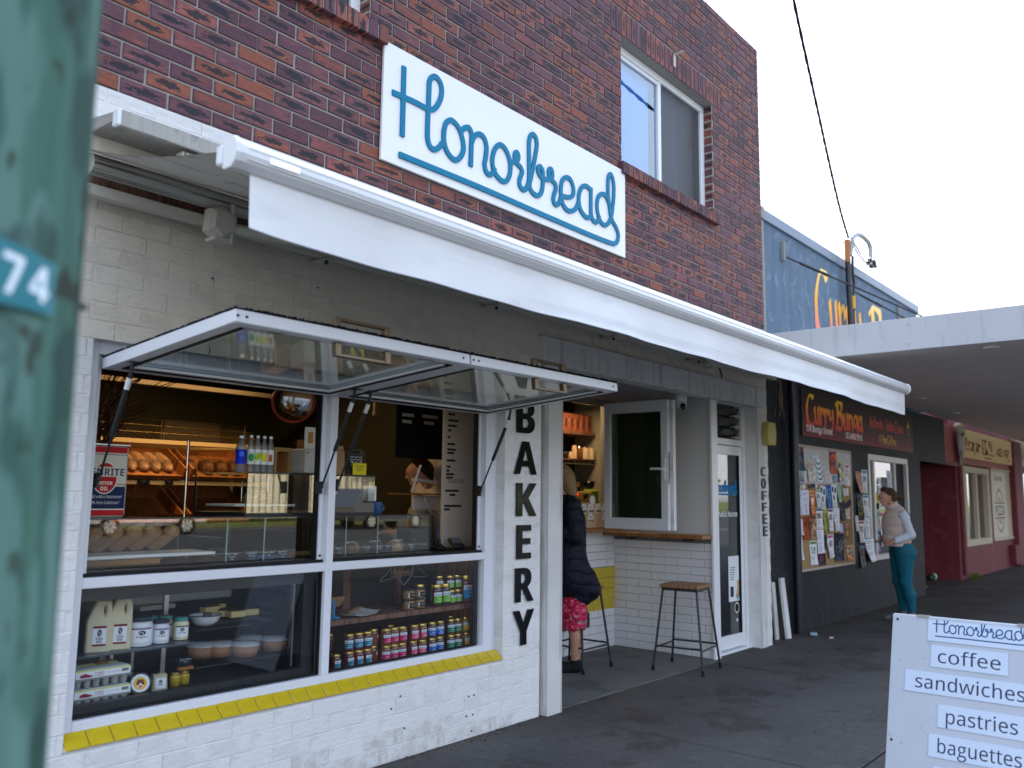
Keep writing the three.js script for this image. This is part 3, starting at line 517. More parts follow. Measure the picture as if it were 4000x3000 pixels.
{
  const S = thing('shop_sign', 'long white signboard with raised blue script on the dark brick wall', 'sign', [3.31, 3.585, 0.008]);
  part(S, 'board', cb(3.31, 6.082, 3.587, 4.361, 0.006, 0.026, 0.002), mat(null, 0.35, { map: tex(256, 128, (u, v) => { const k = 0.77 + 0.05 * fbm(u, v, 4, 3, 4, 3); return [k, k, k * 1.01]; }, [2.8, 0.8]) }));
  SCRIPT.forEach((s, i) => part(S, 'lettering', ribbon(s, 0.037, 0.022, 0.036 + i * 0.0003, 0.002).translate(3.3, 3.6, 0), M.blueLetter));
}
const { FontLoader } = await import('three/addons/loaders/FontLoader.js');
const { TextGeometry } = await import('three/addons/geometries/TextGeometry.js');
const bold = await new FontLoader().loadAsync('fonts/droid/droid_sans_bold.typeface.json');
function letter(ch, x0, x1, y0, y1, z, depth = 0.012) {
  const g = new TextGeometry(ch, { font: bold, size: 1, depth: 0.1, curveSegments: 8, bevelEnabled: false }); g.computeBoundingBox();
  const b = g.boundingBox, sx = (x1 - x0) / (b.max.x - b.min.x), sy = (y1 - y0) / (b.max.y - b.min.y);
  return g.translate(-b.min.x, -b.min.y, 0).scale(sx, sy, depth / 0.1).translate(x0, y0, z);
}
{
  const L = thing('bakery_lettering', 'tall black acrylic letters reading BAKERY down the white pillar', 'lettering', [4.77, 0.5, 0.004]);
  for (const [c, a, b, y0, y1] of [['B', 4.664, 4.862, 1.993, 2.228], ['A', 4.64, 4.888, 1.7, 1.934], ['K', 4.668, 4.89, 1.405, 1.638], ['E', 4.676, 4.83, 1.108, 1.343], ['R', 4.666, 4.866, 0.812, 1.046], ['Y', 4.646, 4.872, 0.519, 0.755]]) part(L, 'letter', letter(c, a, b, y0, y1, 0.006), M.acrylic);
  const C = thing('coffee_lettering', 'small black letters reading COFFEE down the narrow white wall', 'lettering', [8.82, 1.15, 0.004]);
  [['C', 1.785, 1.889], ['O', 1.655, 1.765], ['F', 1.531, 1.63], ['F', 1.413, 1.506], ['E', 1.277, 1.388], ['E', 1.152, 1.257]].forEach(([c, y0, y1], i) => part(C, 'letter', letter(c, 8.762 + i * 0.004, 8.868 + i * 0.002, y0, y1, 0.016), M.darkPlastic));
  const X = thing('alarm_box', 'pale yellow six sided alarm box on the white wall above the coffee letters', 'alarm box', [8.93, 2.25, 0.01]);
  const hex = (r, s) => [[-r, -s], [r, -s], [r * 1.25, 0], [r, s], [-r, s], [-r * 1.25, 0]].map(([x, y]) => [x, y]);
  part(X, 'case', extrude(hex(0.085, 0.115), 0.075, 0.01).translate(8.93, 2.25, 0.012), mat([0.52, 0.42, 0.13], 0.45));
}
// ---------- folding arm awning ----------
{
  const A = thing('awning', 'white folding arm awning with a straight valance over the bakery front', 'awning', [5.2, 2.4, 0]);
  const X0 = 1.47, X1 = 9.08;
  const prof = [[1.385, 2.628], [1.395, 2.7], [1.42, 2.712], [1.452, 2.705], [1.47, 2.682], [1.472, 2.655], [1.462, 2.63], [1.44, 2.612], [1.405, 2.612]];
  part(A, 'front_bar', extrude(prof.map(([z, y]) => [-z, y]), X1 - X0, 0.0015).rotateY(Math.PI / 2).translate(X0, 0, 0), mat([0.76, 0.76, 0.77], 0.28, { clearcoat: 0.3 }));
  each(A, 'bar_groove', [cb(X0 + 0.03, X1 - 0.01, 2.674, 2.677, 1.469, 1.4735), cb(X0 + 0.03, X1 - 0.01, 2.637, 2.639, 1.464, 1.471)], M.creamMetal);
  part(A, 'maker_plate', cb(1.58, 1.7, 2.648, 2.668, 1.47, 1.4755), M.chrome);
  const cap = prof.map(([z, y]) => [-(z + 0.003 * Math.sign(z - 1.43)), y + 0.003 * Math.sign(y - 2.66)]);
  each(A, 'end_cap', [extrude(cap, 0.02, 0.003).rotateY(Math.PI / 2).translate(X0 - 0.018, 0, 0), extrude(cap, 0.02, 0.003).rotateY(Math.PI / 2).translate(X1 - 0.002, 0, 0), cb(X0 - 0.03, X0 + 0.01, 2.62, 2.69, 1.37, 1.4, 0.006)], M.whiteGloss);
  const val = new THREE.PlaneGeometry(X1 - X0 - 0.1, 0.215, 120, 6).translate((X0 + X1) / 2 + 0.015, 2.51, 1.428), p = val.attributes.position;
  for (let i = 0; i < p.count; i++) { const x = p.getX(i), k = (2.618 - p.getY(i)) / 0.215; p.setZ(i, p.getZ(i) + k * (0.016 * Math.sin(x * 2.1) + 0.01 * Math.sin(x * 5.3 + 1) + 0.004 * Math.sin(x * 13 + 2)) + 0.012 * k * Math.exp(-(x - X0) * 3)); p.setY(i, p.getY(i) + k * 0.012 * Math.sin(x * 0.9 + 2) * 0.6 + k * (0.02 - 0.008 * (x - X0) / 3)); }
  val.computeVertexNormals();
  const back = val.clone().translate(0, 0, -0.0012); back.setIndex(Array.from(back.index.array).reverse()); back.computeVertexNormals();
  part(A, 'valance', [val, back], M.awning);
  const hem = []; for (let i = 0; i <= 120; i++) hem.push([p.getX(6 * 121 + i), p.getY(6 * 121 + i), p.getZ(6 * 121 + i)]);
  part(A, 'hem', new THREE.TubeGeometry(new THREE.CatmullRomCurve3(hem.map((q) => V(...q))), 240, 0.0035, 6), mat([0.5, 0.5, 0.54], 0.7));
  const cv = new THREE.PlaneGeometry(1, 1, 60, 10), q = cv.attributes.position;
  for (let i = 0; i < q.count; i++) { const s = q.getX(i) + 0.5, t = q.getY(i) + 0.5; q.setXYZ(i, lerp(1.5, 9.04, s), lerp(3.03, 2.69, t) - 0.035 * Math.sin(Math.PI * t) - 0.006 * Math.sin(s * 40) * Math.sin(Math.PI * t), lerp(0.14, 1.4, t)); }
  cv.computeVertexNormals(); const cu = metres(cv); const ct = cu.clone().translate(0, 0.0015, 0);
  part(A, 'canopy_fabric', [cu, ct], mat(null, 0.9, { map: M.canvas.map, bumpMap: M.canvas.bumpMap, bumpScale: 0.004, side: THREE.DoubleSide }));
  part(A, 'roller_tube', new THREE.CylinderGeometry(0.047, 0.047, 7.5, 28, 1).rotateZ(Math.PI / 2).translate(5.3, 2.972, 0.14), M.mould);
  part(A, 'backing_board', cb(1.45, 9.0, 2.896, 3.06, 0.003, 0.03, 0.003), M.shelfWood);
  part(A, 'torsion_bar', cb(1.5, 9.0, 2.842, 2.892, 0.075, 0.125, 0.003), M.creamMetal);
  // rain hood over the roller
  const hp = [[0, 3.165], [0, 3.233], [0.3, 3.19], [0.302, 3.122], [0.285, 3.122], [0.283, 3.16]];
  part(A, 'hood', extrude(hp.map(([z, y]) => [-z, y]), 7.4, 0.001).rotateY(Math.PI / 2).translate(1.596, 0, 0.004), M.hoodBoard);
  part(A, 'hood_end', cb(1.58, 1.597, 3.118, 3.192, 0.262, 0.312, 0.003), M.alu);
  for (const x of [1.91, 4.3, 6.7, 8.8]) part(A, 'hood_bracket', cb(x, x + 0.26, 3.06, 3.118, 0.2, 0.26, 0.003), M.mould);
  for (const x of [2.86, 4.3, 5.75, 7.2]) { const k = part(A, 'wall_bracket', [cb(x - 0.03, x + 0.03, 2.9, 2.906, 0.004, 0.145), cb(x - 0.03, x + 0.03, 2.828, 2.834, 0.004, 0.145), cb(x - 0.006, x + 0.006, 2.834, 2.9, 0.128, 0.145)], M.creamMetal); each(k, 'bolt', [cyl(0.011, 0.011, 0.02, 6).translate(x, 2.906, 0.12), cyl(0.011, 0.011, 0.02, 6).translate(x, 2.808, 0.12)], M.blackMetal); }
  // shoulders and folded arms
  for (const [x, s, el] of [[2.17, 1, [3.75, 2.8, 0.75]], [7.35, -1, [5.75, 2.8, 0.75]]]) {
    const a = part(A, 'folding_arm', [bar([x + 0.05 * s, 2.83, 0.2], el, 0.03, 4, 0.026), bar(el, [x + 0.25 * s, 2.67, 1.36], 0.02, 4)], M.creamMetal);
    part(a, 'shoulder', [extrude([[-0.055, -0.035], [-0.01, -0.06], [0.055, -0.025], [0.05, 0.035], [0.0, 0.06], [-0.05, 0.045]], 0.1, 0.022).translate(x, 2.845, 0.13), cb(x - 0.05, x + 0.04, 2.755, 2.775, 0.13, 0.22, 0.004), cyl(0.012, 0.012, 0.2, 8).translate(x + 0.045 * s, 2.75, 0.21)], M.creamMetal);
    part(a, 'elbow', [cyl(0.035, 0.035, 0.07, 14).translate(el[0], el[1] - 0.035, el[2])], M.creamMetal);
  }
  const gear = part(A, 'gear_box', [cb(7.42, 7.54, 2.79, 2.87, 0.12, 0.2, 0.006), cb(7.3, 7.42, 2.815, 2.85, 0.12, 0.17, 0.003)], M.creamMetal);
  part(gear, 'crank_eye', [bar([7.5, 2.8, 0.18], [7.5, 2.73, 0.2], 0.009), new THREE.TorusGeometry(0.017, 0.006, 8, 16).rotateY(0.6).translate(7.5, 2.71, 0.203)], M.blackMetal);
}
// ---------- camera dome in the bay ----------
{
  const K = thing('security_camera', 'white dome security camera under the bay ceiling', 'camera', [7.49, 2.5, -0.24]);
  part(K, 'housing', lathe([[0, -0.07], [0.045, -0.06], [0.06, -0.04], [0.066, 0], [0.07, 0.03], [0.07, 0.075], [0, 0.075]], 24).translate(7.49, 2.5, -0.24), M.whiteGloss);
  part(K, 'eyeball', new THREE.SphereGeometry(0.05, 20, 14).translate(7.475, 2.455, -0.215), M.whiteGloss);
  part(K, 'lens', new THREE.SphereGeometry(0.036, 20, 14).scale(1, 1, 0.7).translate(7.452, 2.436, -0.188), M.acrylic);
}
// ---------- counters, stools, earring board ----------
{
  const c1 = thing('wooden_counter', 'brown hardwood counter along the yellow tiled back of the bay', 'counter', [6.5, 1.19, -1.1]);
  part(c1, 'counter_top', cb(5.165, 7.56, 1.195, 1.235, -1.22, -0.985, 0.005), M.counter);
  const c2 = thing('wooden_counter', 'brown hardwood ledge on the white tiled return wall under the folded window', 'counter', [7.68, 1.14, -0.6]);
  part(c2, 'counter_top', cb(7.565, 7.798, 1.148, 1.19, -1.215, -0.06, 0.005), M.counter);
  each(c2, 'bracket', [-0.95, -0.3].map((z) => cb(7.62, 7.797, 1.12, 1.147, z, z + 0.03, 0.003)), M.blackMetal);
}
function makeStool(label, at, turn, seatY) {
  const S = thing('bar_stool', label, 'bar stool', at, turn, 'bar stools in the bay');
  part(S, 'seat', [-0.127, 0, 0.127].map((x) => cb(x - 0.062, x + 0.062, seatY - 0.03, seatY, -0.185, 0.185, 0.006)), M.stoolWood);
  part(S, 'seat_rim', [cb(-0.17, 0.17, seatY - 0.055, seatY - 0.03, 0.15, 0.17), cb(-0.17, 0.17, seatY - 0.055, seatY - 0.03, -0.17, -0.15), cb(-0.17, -0.15, seatY - 0.055, seatY - 0.03, -0.15, 0.15), cb(0.15, 0.17, seatY - 0.055, seatY - 0.03, -0.15, 0.15)], M.blackMetal);
  const c = [[-1, 1], [1, 1], [1, -1], [-1, -1]], at2 = (s, y) => { const r = lerp(0.235, 0.155, y / seatY); return [s[0] * r, y, s[1] * r]; };
  for (const s of c) { const l = part(S, 'leg', bar(at2(s, 0.03), at2(s, seatY - 0.035), 0.0105, 12), M.blackMetal); part(l, 'rubber_foot', bar(at2(s, 0.0), at2(s, 0.045), 0.0155, 12, 0.013), M.rubber); }
  for (let i = 0; i < 4; i++) { const y = i % 2 ? 0.215 : 0.2; part(S, 'foot_rail', bar(at2(c[i], y), at2(c[(i + 1) % 4], y), 0.0085, 10), M.blackMetal); }
  return S;
}
makeStool('bar stool with wooden seat standing free before the white tiled wall', [7.195, 0.004, -0.045], 0.14, 0.76);
makeStool('bar stool half hidden behind the person in the black puffer coat', [6.56, 0.004, -0.83], 0.03, 0.73);
{
  const E = thing('earring_display', 'plywood board of earring cards standing on the bay counter', 'display board', [7.22, 1.235, -1.09]);
  part(E, 'board', cb(6.93, 7.51, 1.236, 1.484, -1.1, -1.088, 0.002), mat(null, 0.6, { map: woodTex([0.5, 0.34, 0.2], [0.6, 0.44, 0.27], 43, [0.5, 0.5]) }));
  const hexa = Array.from({ length: 6 }, (_, i) => [0.052 * Math.cos(i * Math.PI / 3), 0.052 * Math.sin(i * Math.PI / 3)]), card = extrude(hexa, 0.002), bead = new THREE.SphereGeometry(0.012, 10, 8);
  for (const [x, y, b] of [[7.036, 1.425, 1], [7.164, 1.426, 1], [7.293, 1.428, 0], [7.42, 1.426, 2], [7.164, 1.331, 2], [7.42, 1.331, 1], [7.194, 1.512, -1]]) {
    const c = part(E, 'card', card.clone().translate(x, y, -1.086), M.paper);
    if (b >= 0) { part(c, 'earring', [bead.clone().translate(x - 0.02, y - 0.025, -1.076), bead.clone().translate(x + 0.02, y - 0.025, -1.076), bar([x - 0.02, y - 0.015, -1.08], [x - 0.018, y + 0.012, -1.08], 0.0018), bar([x + 0.02, y - 0.015, -1.08], [x + 0.018, y + 0.012, -1.08], 0.0018)], mat([[0.05, 0.05, 0.06], [0.16, 0.1, 0.04], [0.4, 0.16, 0.03]][b], 0.3)); part(c, 'slot', cb(x - 0.02, x + 0.02, y + 0.016, y + 0.022, -1.084, -1.0825), M.gasket); }
  }
  const cup = single('paper_cup', 'small white and blue paper cup on the counter beside the earring board', 'cup', [cyl(0.026, 0.034, 0.075, 18).translate(6.9, 1.236, -1.02)], mat([0.7, 0.72, 0.74], 0.6), [6.9, 1.236, -1.02]);
  const band = new THREE.Mesh(cyl(0.0285, 0.033, 0.035, 18).translate(0, 0.02, 0), mat([0.05, 0.3, 0.5], 0.6)); band.name = 'band'; cup.add(band);
}
// ---------- the dark curry shop next door ----------
const zc = -0.13;
const C = thing('curry_shop', 'dark painted shop with a blue grey parapet next to the bakery', 'building', [12.5, 0, 0]);
const stucco = (lo, hi, s) => tex(512, 512, (u, v) => { const n = fbm(u, v, 5, 5, 5, s), st = fbm(u, v, 30, 3, 4, s + 3), c = sm(0.66, 0.72, fbm(u, v, 26, 26, 3, s + 8)); const t = clamp(0.5 * n + 0.6 * st - 0.1); return lo.map((q, i) => lerp(lerp(q, hi[i], t), hi[i] * 1.25, 0.5 * c)); }, [3, 3]);
const stuccoBump = hgt(256, 256, (u, v) => 0.5 * fbm(u, v, 14, 14, 4, 6) + 0.5 * fbm(u, v, 60, 60, 2, 7), [1.4, 1.4]);
M.blueWall = mat(null, 0.7, { map: stucco([0.07, 0.115, 0.17], [0.16, 0.22, 0.29], 5), bumpMap: stuccoBump, bumpScale: 0.006 });
M.blackWall = mat(null, 0.6, { map: stucco([0.012, 0.0135, 0.016], [0.034, 0.037, 0.041], 15), bumpMap: stuccoBump, bumpScale: 0.004 });
{
  part(C, 'parapet', cb(9.33, 15.75, 3.0, 4.83, -0.36, zc, 0.006), M.blueWall);
  part(C, 'parapet_edge', cb(9.25, 9.33, 3.0, 4.83, -0.4, zc + 0.012, 0.006), M.fibro);
  part(C, 'capping', [[9.22, 11.52], [11.525, 13.8], [13.805, 15.8]].map(([a, b]) => cb(a, b, 4.8, 4.93, -0.42, zc + 0.03, 0.006)), mat([0.13, 0.19, 0.26], 0.4));
  part(C, 'capping_end', cb(9.205, 9.3, 4.8, 4.945, -0.43, zc + 0.036, 0.004), M.fibro);
  part(C, 'wall', [cb(9.0, 10.0, 0, 3.02, -0.4, -0.16), cb(10.06, 10.17, 0, 3.02, -0.4, zc), cb(10.17, 15.5, 2.215, 3.02, -0.4, zc), cb(10.17, 15.5, 0, 0.68, -0.4, zc), cb(12.08, 12.78, 0.68, 2.215, -0.4, zc), cb(14.74, 15.5, 0.68, 2.215, -0.4, zc), cb(10.17, 12.08, 0.68, 2.215, -0.4, -0.19)], M.blackWall);
  part(C, 'body', [cb(9.02, 15.5, 0, 4.6, -8, -7.9), cb(15.4, 15.5, 0, 4.6, -7.9, -0.4), cb(9.02, 15.4, 4.3, 4.4, -7.9, -0.4)], M.blackWall);
  part(C, 'inner_wall', cb(12.4, 15.4, 0, 3, -1.6, -1.5), M.darkRoom);
  const dp = part(C, 'downpipe', new THREE.CylinderGeometry(0.05, 0.05, 3.05, 16).translate(9.96, 1.525, -0.085), mat([0.012, 0.018, 0.028], 0.35));
  each(dp, 'clamp', [0.5, 1.7, 2.72].map((y) => new THREE.CylinderGeometry(0.056, 0.056, 0.035, 16).translate(9.96, y, -0.085)), M.blackMetal);
  const old = []; for (let i = 0; i < 9; i++) { let p = [9.72 + rr(-0.05, 0.05), 2.95, -0.14]; const pts = [p]; for (let k = 0; k < 5; k++) { p = [p[0] + rr(-0.05, 0.05), p[1] - rr(0.04, 0.11), p[2] + rr(-0.004, 0.01)]; pts.push(p); } old.push(tube(pts, 0.004, 5)); }
  each(C, 'dry_creeper', old, mat([0.22, 0.17, 0.12], 0.9));
  // sliding window with dark blinds
  const w = part(C, 'shop_window', [cb(12.78, 14.74, 2.12, 2.21, -0.25, zc + 0.012, 0.004), cb(12.78, 14.74, 0.685, 0.76, -0.25, zc + 0.012, 0.004), cb(12.78, 12.86, 0.76, 2.12, -0.25, zc + 0.012, 0.004), cb(14.66, 14.74, 0.76, 2.12, -0.25, zc + 0.012, 0.004), cb(13.06, 13.13, 0.76, 2.12, -0.2, zc - 0.01, 0.003), cb(14.09, 14.15, 0.76, 2.12, -0.2, zc - 0.01, 0.003)], mat([0.58, 0.56, 0.52], 0.4));
  part(w, 'pane', cb(13.13, 14.09, 0.76, 2.12, -0.175, -0.171), glass([0.3, 0.33, 0.33], { ior: 2.3 }));
  each(w, 'screen', [cb(12.86, 13.06, 0.76, 2.12, -0.175, -0.17), cb(14.15, 14.66, 0.76, 2.12, -0.175, -0.17)], mat([0.035, 0.036, 0.042], 0.7));
  // notice board set in the wall
  const nb = part(C, 'notice_board', [cb(10.17, 12.08, 2.175, 2.213, -0.188, zc + 0.004, 0.004), cb(10.17, 12.08, 0.682, 0.71, -0.188, zc + 0.004, 0.004), cb(12.04, 12.08, 0.71, 2.175, -0.188, zc + 0.004, 0.004), cb(10.172, 10.19, 0.71, 2.175, -0.188, zc + 0.004, 0.004)], mat([0.45, 0.42, 0.36], 0.6));
  part(nb, 'cork', cb(10.19, 12.04, 0.71, 1.735, -0.185, -0.135), mat(null, 0.9, { map: tex(256, 256, (u, v) => { const k = fbm(u, v, 60, 60, 3, 4); return [0.3 + 0.14 * k, 0.19 + 0.1 * k, 0.09 + 0.06 * k]; }, [1, 1]) }));
  part(nb, 'pin_panel', cb(10.19, 12.04, 1.74, 2.175, -0.185, -0.13), mat(null, 0.6, { map: tex(256, 256, (u, v) => { const k = 0.5 + 0.14 * fbm(u, v, 8, 8, 4, 14); return [k, k * 0.97, k * 0.93]; }, [1.2, 1.2]) }));
}
// brush lettering drawn with a slanted pen
const PEN = {
  C: [[[62, 12], [50, 2], [30, 8], [12, 35], [6, 65], [14, 95], [34, 108], [58, 100]]], u: [[[8, 45], [12, 70], [14, 92], [24, 97], [38, 86]], [[38, 42], [40, 70], [44, 98]]], r: [[[8, 42], [12, 70], [12, 98]], [[12, 60], [24, 44], [36, 48], [38, 58]]],
  y: [[[8, 44], [12, 66], [22, 74], [36, 64]], [[38, 42], [42, 72], [36, 104], [18, 120], [4, 112]]], B: [[[20, 6], [24, 40], [20, 75], [6, 104]], [[4, 18], [30, 2], [60, 8], [60, 30], [28, 48], [56, 52], [66, 78], [48, 102], [20, 98]]],
  n: [[[8, 42], [11, 70], [10, 98]], [[11, 58], [26, 44], [38, 56], [40, 80], [44, 98]]], g: [[[38, 48], [20, 42], [8, 62], [14, 82], [32, 78], [38, 58]], [[40, 42], [43, 78], [36, 112], [16, 122], [2, 112]]], a: [[[36, 50], [20, 42], [8, 64], [12, 88], [26, 92], [36, 72]], [[38, 42], [38, 80], [48, 96]]],
  A: [[[6, 104], [22, 60], [38, 6], [46, 60], [54, 100]], [[10, 66], [50, 60]]], t: [[[20, 12], [18, 60], [22, 94], [34, 94]], [[6, 42], [34, 38]]], h: [[[8, 4], [11, 60], [10, 98]], [[11, 60], [26, 46], [38, 58], [40, 98]]], e: [[[10, 70], [34, 62], [30, 44], [14, 48], [8, 74], [20, 96], [38, 86]]], i: [[[10, 44], [12, 80], [18, 96]], [[10, 26], [12, 28]]], c: [[[34, 50], [18, 44], [8, 70], [18, 94], [36, 88]]], I: [[[6, 20], [26, 4], [20, 50], [24, 98], [6, 112]]], d: [[[36, 56], [18, 46], [8, 70], [16, 94], [34, 84]], [[34, 4], [38, 60], [44, 98]]], s: [[[34, 46], [14, 50], [20, 68], [34, 80], [24, 96], [6, 92]]], o: [[[24, 44], [8, 66], [18, 94], [36, 80], [34, 54], [22, 44]]], f: [[[40, 8], [24, 6], [20, 50], [14, 110]], [[6, 50], [34, 46]]], F: [[[50, 6], [24, 10], [22, 60], [8, 108]], [[14, 52], [42, 46]]], '&': [[[40, 30], [20, 20], [30, 60], [10, 80], [30, 98], [46, 70]]], 
};
const ADV = { C: 66, B: 72, A: 60, I: 32, i: 22, F: 52, t: 38, ' ': 34, r: 42 };
function penText(x, text, ox, oy, h, width, fill, nib = 13) {
  const total = [...text].reduce((s, ch) => s + (ADV[ch] ?? 48), 0), kx = width / total, ky = h / 100;
  const c = document.createElement('canvas'); c.width = Math.ceil(width + 4); c.height = Math.ceil(h * 1.3); const k = c.getContext('2d');
  let px = 0; k.fillStyle = '#fff';
  for (const ch of text) {
    for (const s of PEN[ch] ?? []) {
      const P = new THREE.CatmullRomCurve3(s.map(([a, b]) => V(a, b, 0)), false, 'centripetal').getPoints(s.length * 26);
      for (const p of P) { k.save(); k.translate((px + p.x) * kx, p.y * ky); k.scale(kx, ky); k.rotate(-0.7); k.beginPath(); k.ellipse(0, 0, nib * (ch >= 'A' && ch <= 'Z' ? 0.75 : 0.55), nib * 0.24, 0, 0, 7); k.fill(); k.restore(); }
    }
    px += ADV[ch] ?? 48;
  }
  k.globalCompositeOperation = 'source-in'; const g = k.createLinearGradient(0, 0, 0, h * 1.1); fill.forEach(([t, col]) => g.addColorStop(t, col)); k.fillStyle = g; k.fillRect(0, 0, c.width, c.height);
  x.drawImage(c, ox, oy);
}
{
  const fire = [[0, '#ffd633'], [0.45, '#ff9a26'], [0.75, '#f2622a'], [1, '#d93a2c']];
  const S = thing('curry_shop_sign', 'dark maroon signboard with orange Curry Bunga brush lettering above the notice board', 'sign', [12.7, 2.31, zc]);
  part(S, 'board', cb(10.3, 12.717, 2.318, 2.92, zc + 0.002, zc + 0.02, 0.002), M.blackMetal); part(S, 'board', cb(12.723, 15.08, 2.322, 2.924, zc + 0.002, zc + 0.02, 0.002), M.blackMetal);
  const bg = (x, w, h) => { const g = x.createLinearGradient(0, 0, 0, h); g.addColorStop(0, '#2a1d1a'); g.addColorStop(0.55, '#431f1f'); g.addColorStop(1, '#7c1f2a'); x.fillStyle = g; x.fillRect(0, 0, w, h); };
  const p1 = ink(1024, 256, (x, w, h) => { bg(x, w, h); penText(x, 'Curry', 55, 22, 160, 410, fire, 17); penText(x, 'Bunga', 490, 22, 160, 470, fire, 17); writing(x, '1/6 Bunga Street', 245, 210, 52, '#f2ecec', 'sans-serif', 390, 'bold'); writing(x, '02 6493 5915', 800, 214, 52, '#f2ecec', 'sans-serif', 290, 'bold'); x.fillStyle = '#999'; for (const px of [12, 512, 1012]) for (const py of [10, 128, 246]) { x.beginPath(); x.arc(px, py, 3, 0, 7); x.fill(); } });
  const p2 = ink(1024, 256, (x, w, h) => {
    bg(x, w, h); const red = [[0, '#f2603f'], [1, '#e0452c']], ye = [[0, '#f0c040'], [1, '#e8a828']];
    penText(x, 'Authentic', 60, 62, 74, 300, red, 12); penText(x, 'Indian', 400, 62, 74, 180, red, 12); penText(x, 'Cuisine', 600, 62, 74, 200, red, 12); penText(x, '&', 250, 168, 50, 30, ye, 14); penText(x, 'Fine', 310, 168, 56, 100, ye, 14); penText(x, 'Coffees', 420, 168, 56, 200, ye, 14);
    x.strokeStyle = '#c98a2a'; x.lineWidth = 4; x.fillStyle = '#f2c431';                       // small seated figure with pointed crown, drawn as line work
    x.beginPath(); x.moveTo(905, 78); x.lineTo(918, 30); x.lineTo(931, 78); x.fill(); x.fillRect(892, 78, 52, 8);
    x.beginPath(); x.ellipse(918, 110, 22, 26, 0, 0, 7); x.moveTo(896, 100); x.quadraticCurveTo(870, 120, 898, 140); x.moveTo(940, 100); x.quadraticCurveTo(966, 120, 938, 140); x.moveTo(918, 130); x.quadraticCurveTo(930, 180, 910, 215); x.stroke();
  });
  const gl = {};
  part(S, 'print', sheet(2.413, 0.598).translate(11.5085, 2.619, zc + 0.021), mat(null, 0.5, { map: p1, ...gl })); part(S, 'print', sheet(2.353, 0.598).translate(13.9015, 2.623, zc + 0.021), mat(null, 0.5, { map: p2, ...gl }));
  const tall = [[0, '#ffd98a'], [0.45, '#ffb43a'], [0.7, '#f79a6a'], [1, '#ee7f86']];
  const wl = thing('parapet_lettering', 'large orange and pink Curry Bunga lettering painted on the blue grey parapet', 'lettering', [13, 3.5, zc]);
  const pt = ink(2048, 512, (x, w, h) => { x.clearRect(0, 0, w, h); penText(x, 'Curry', 10, 10, 400, 820, tall, 14); penText(x, 'Bunga', 980, 60, 400, 1040, tall, 14); });
  part(wl, 'paint', sheet(4.65, 1.16).translate(13.2, 4.06, zc + 0.004), mat(null, 0.6, { map: pt, transparent: true, alphaTest: 0.4 }));
}
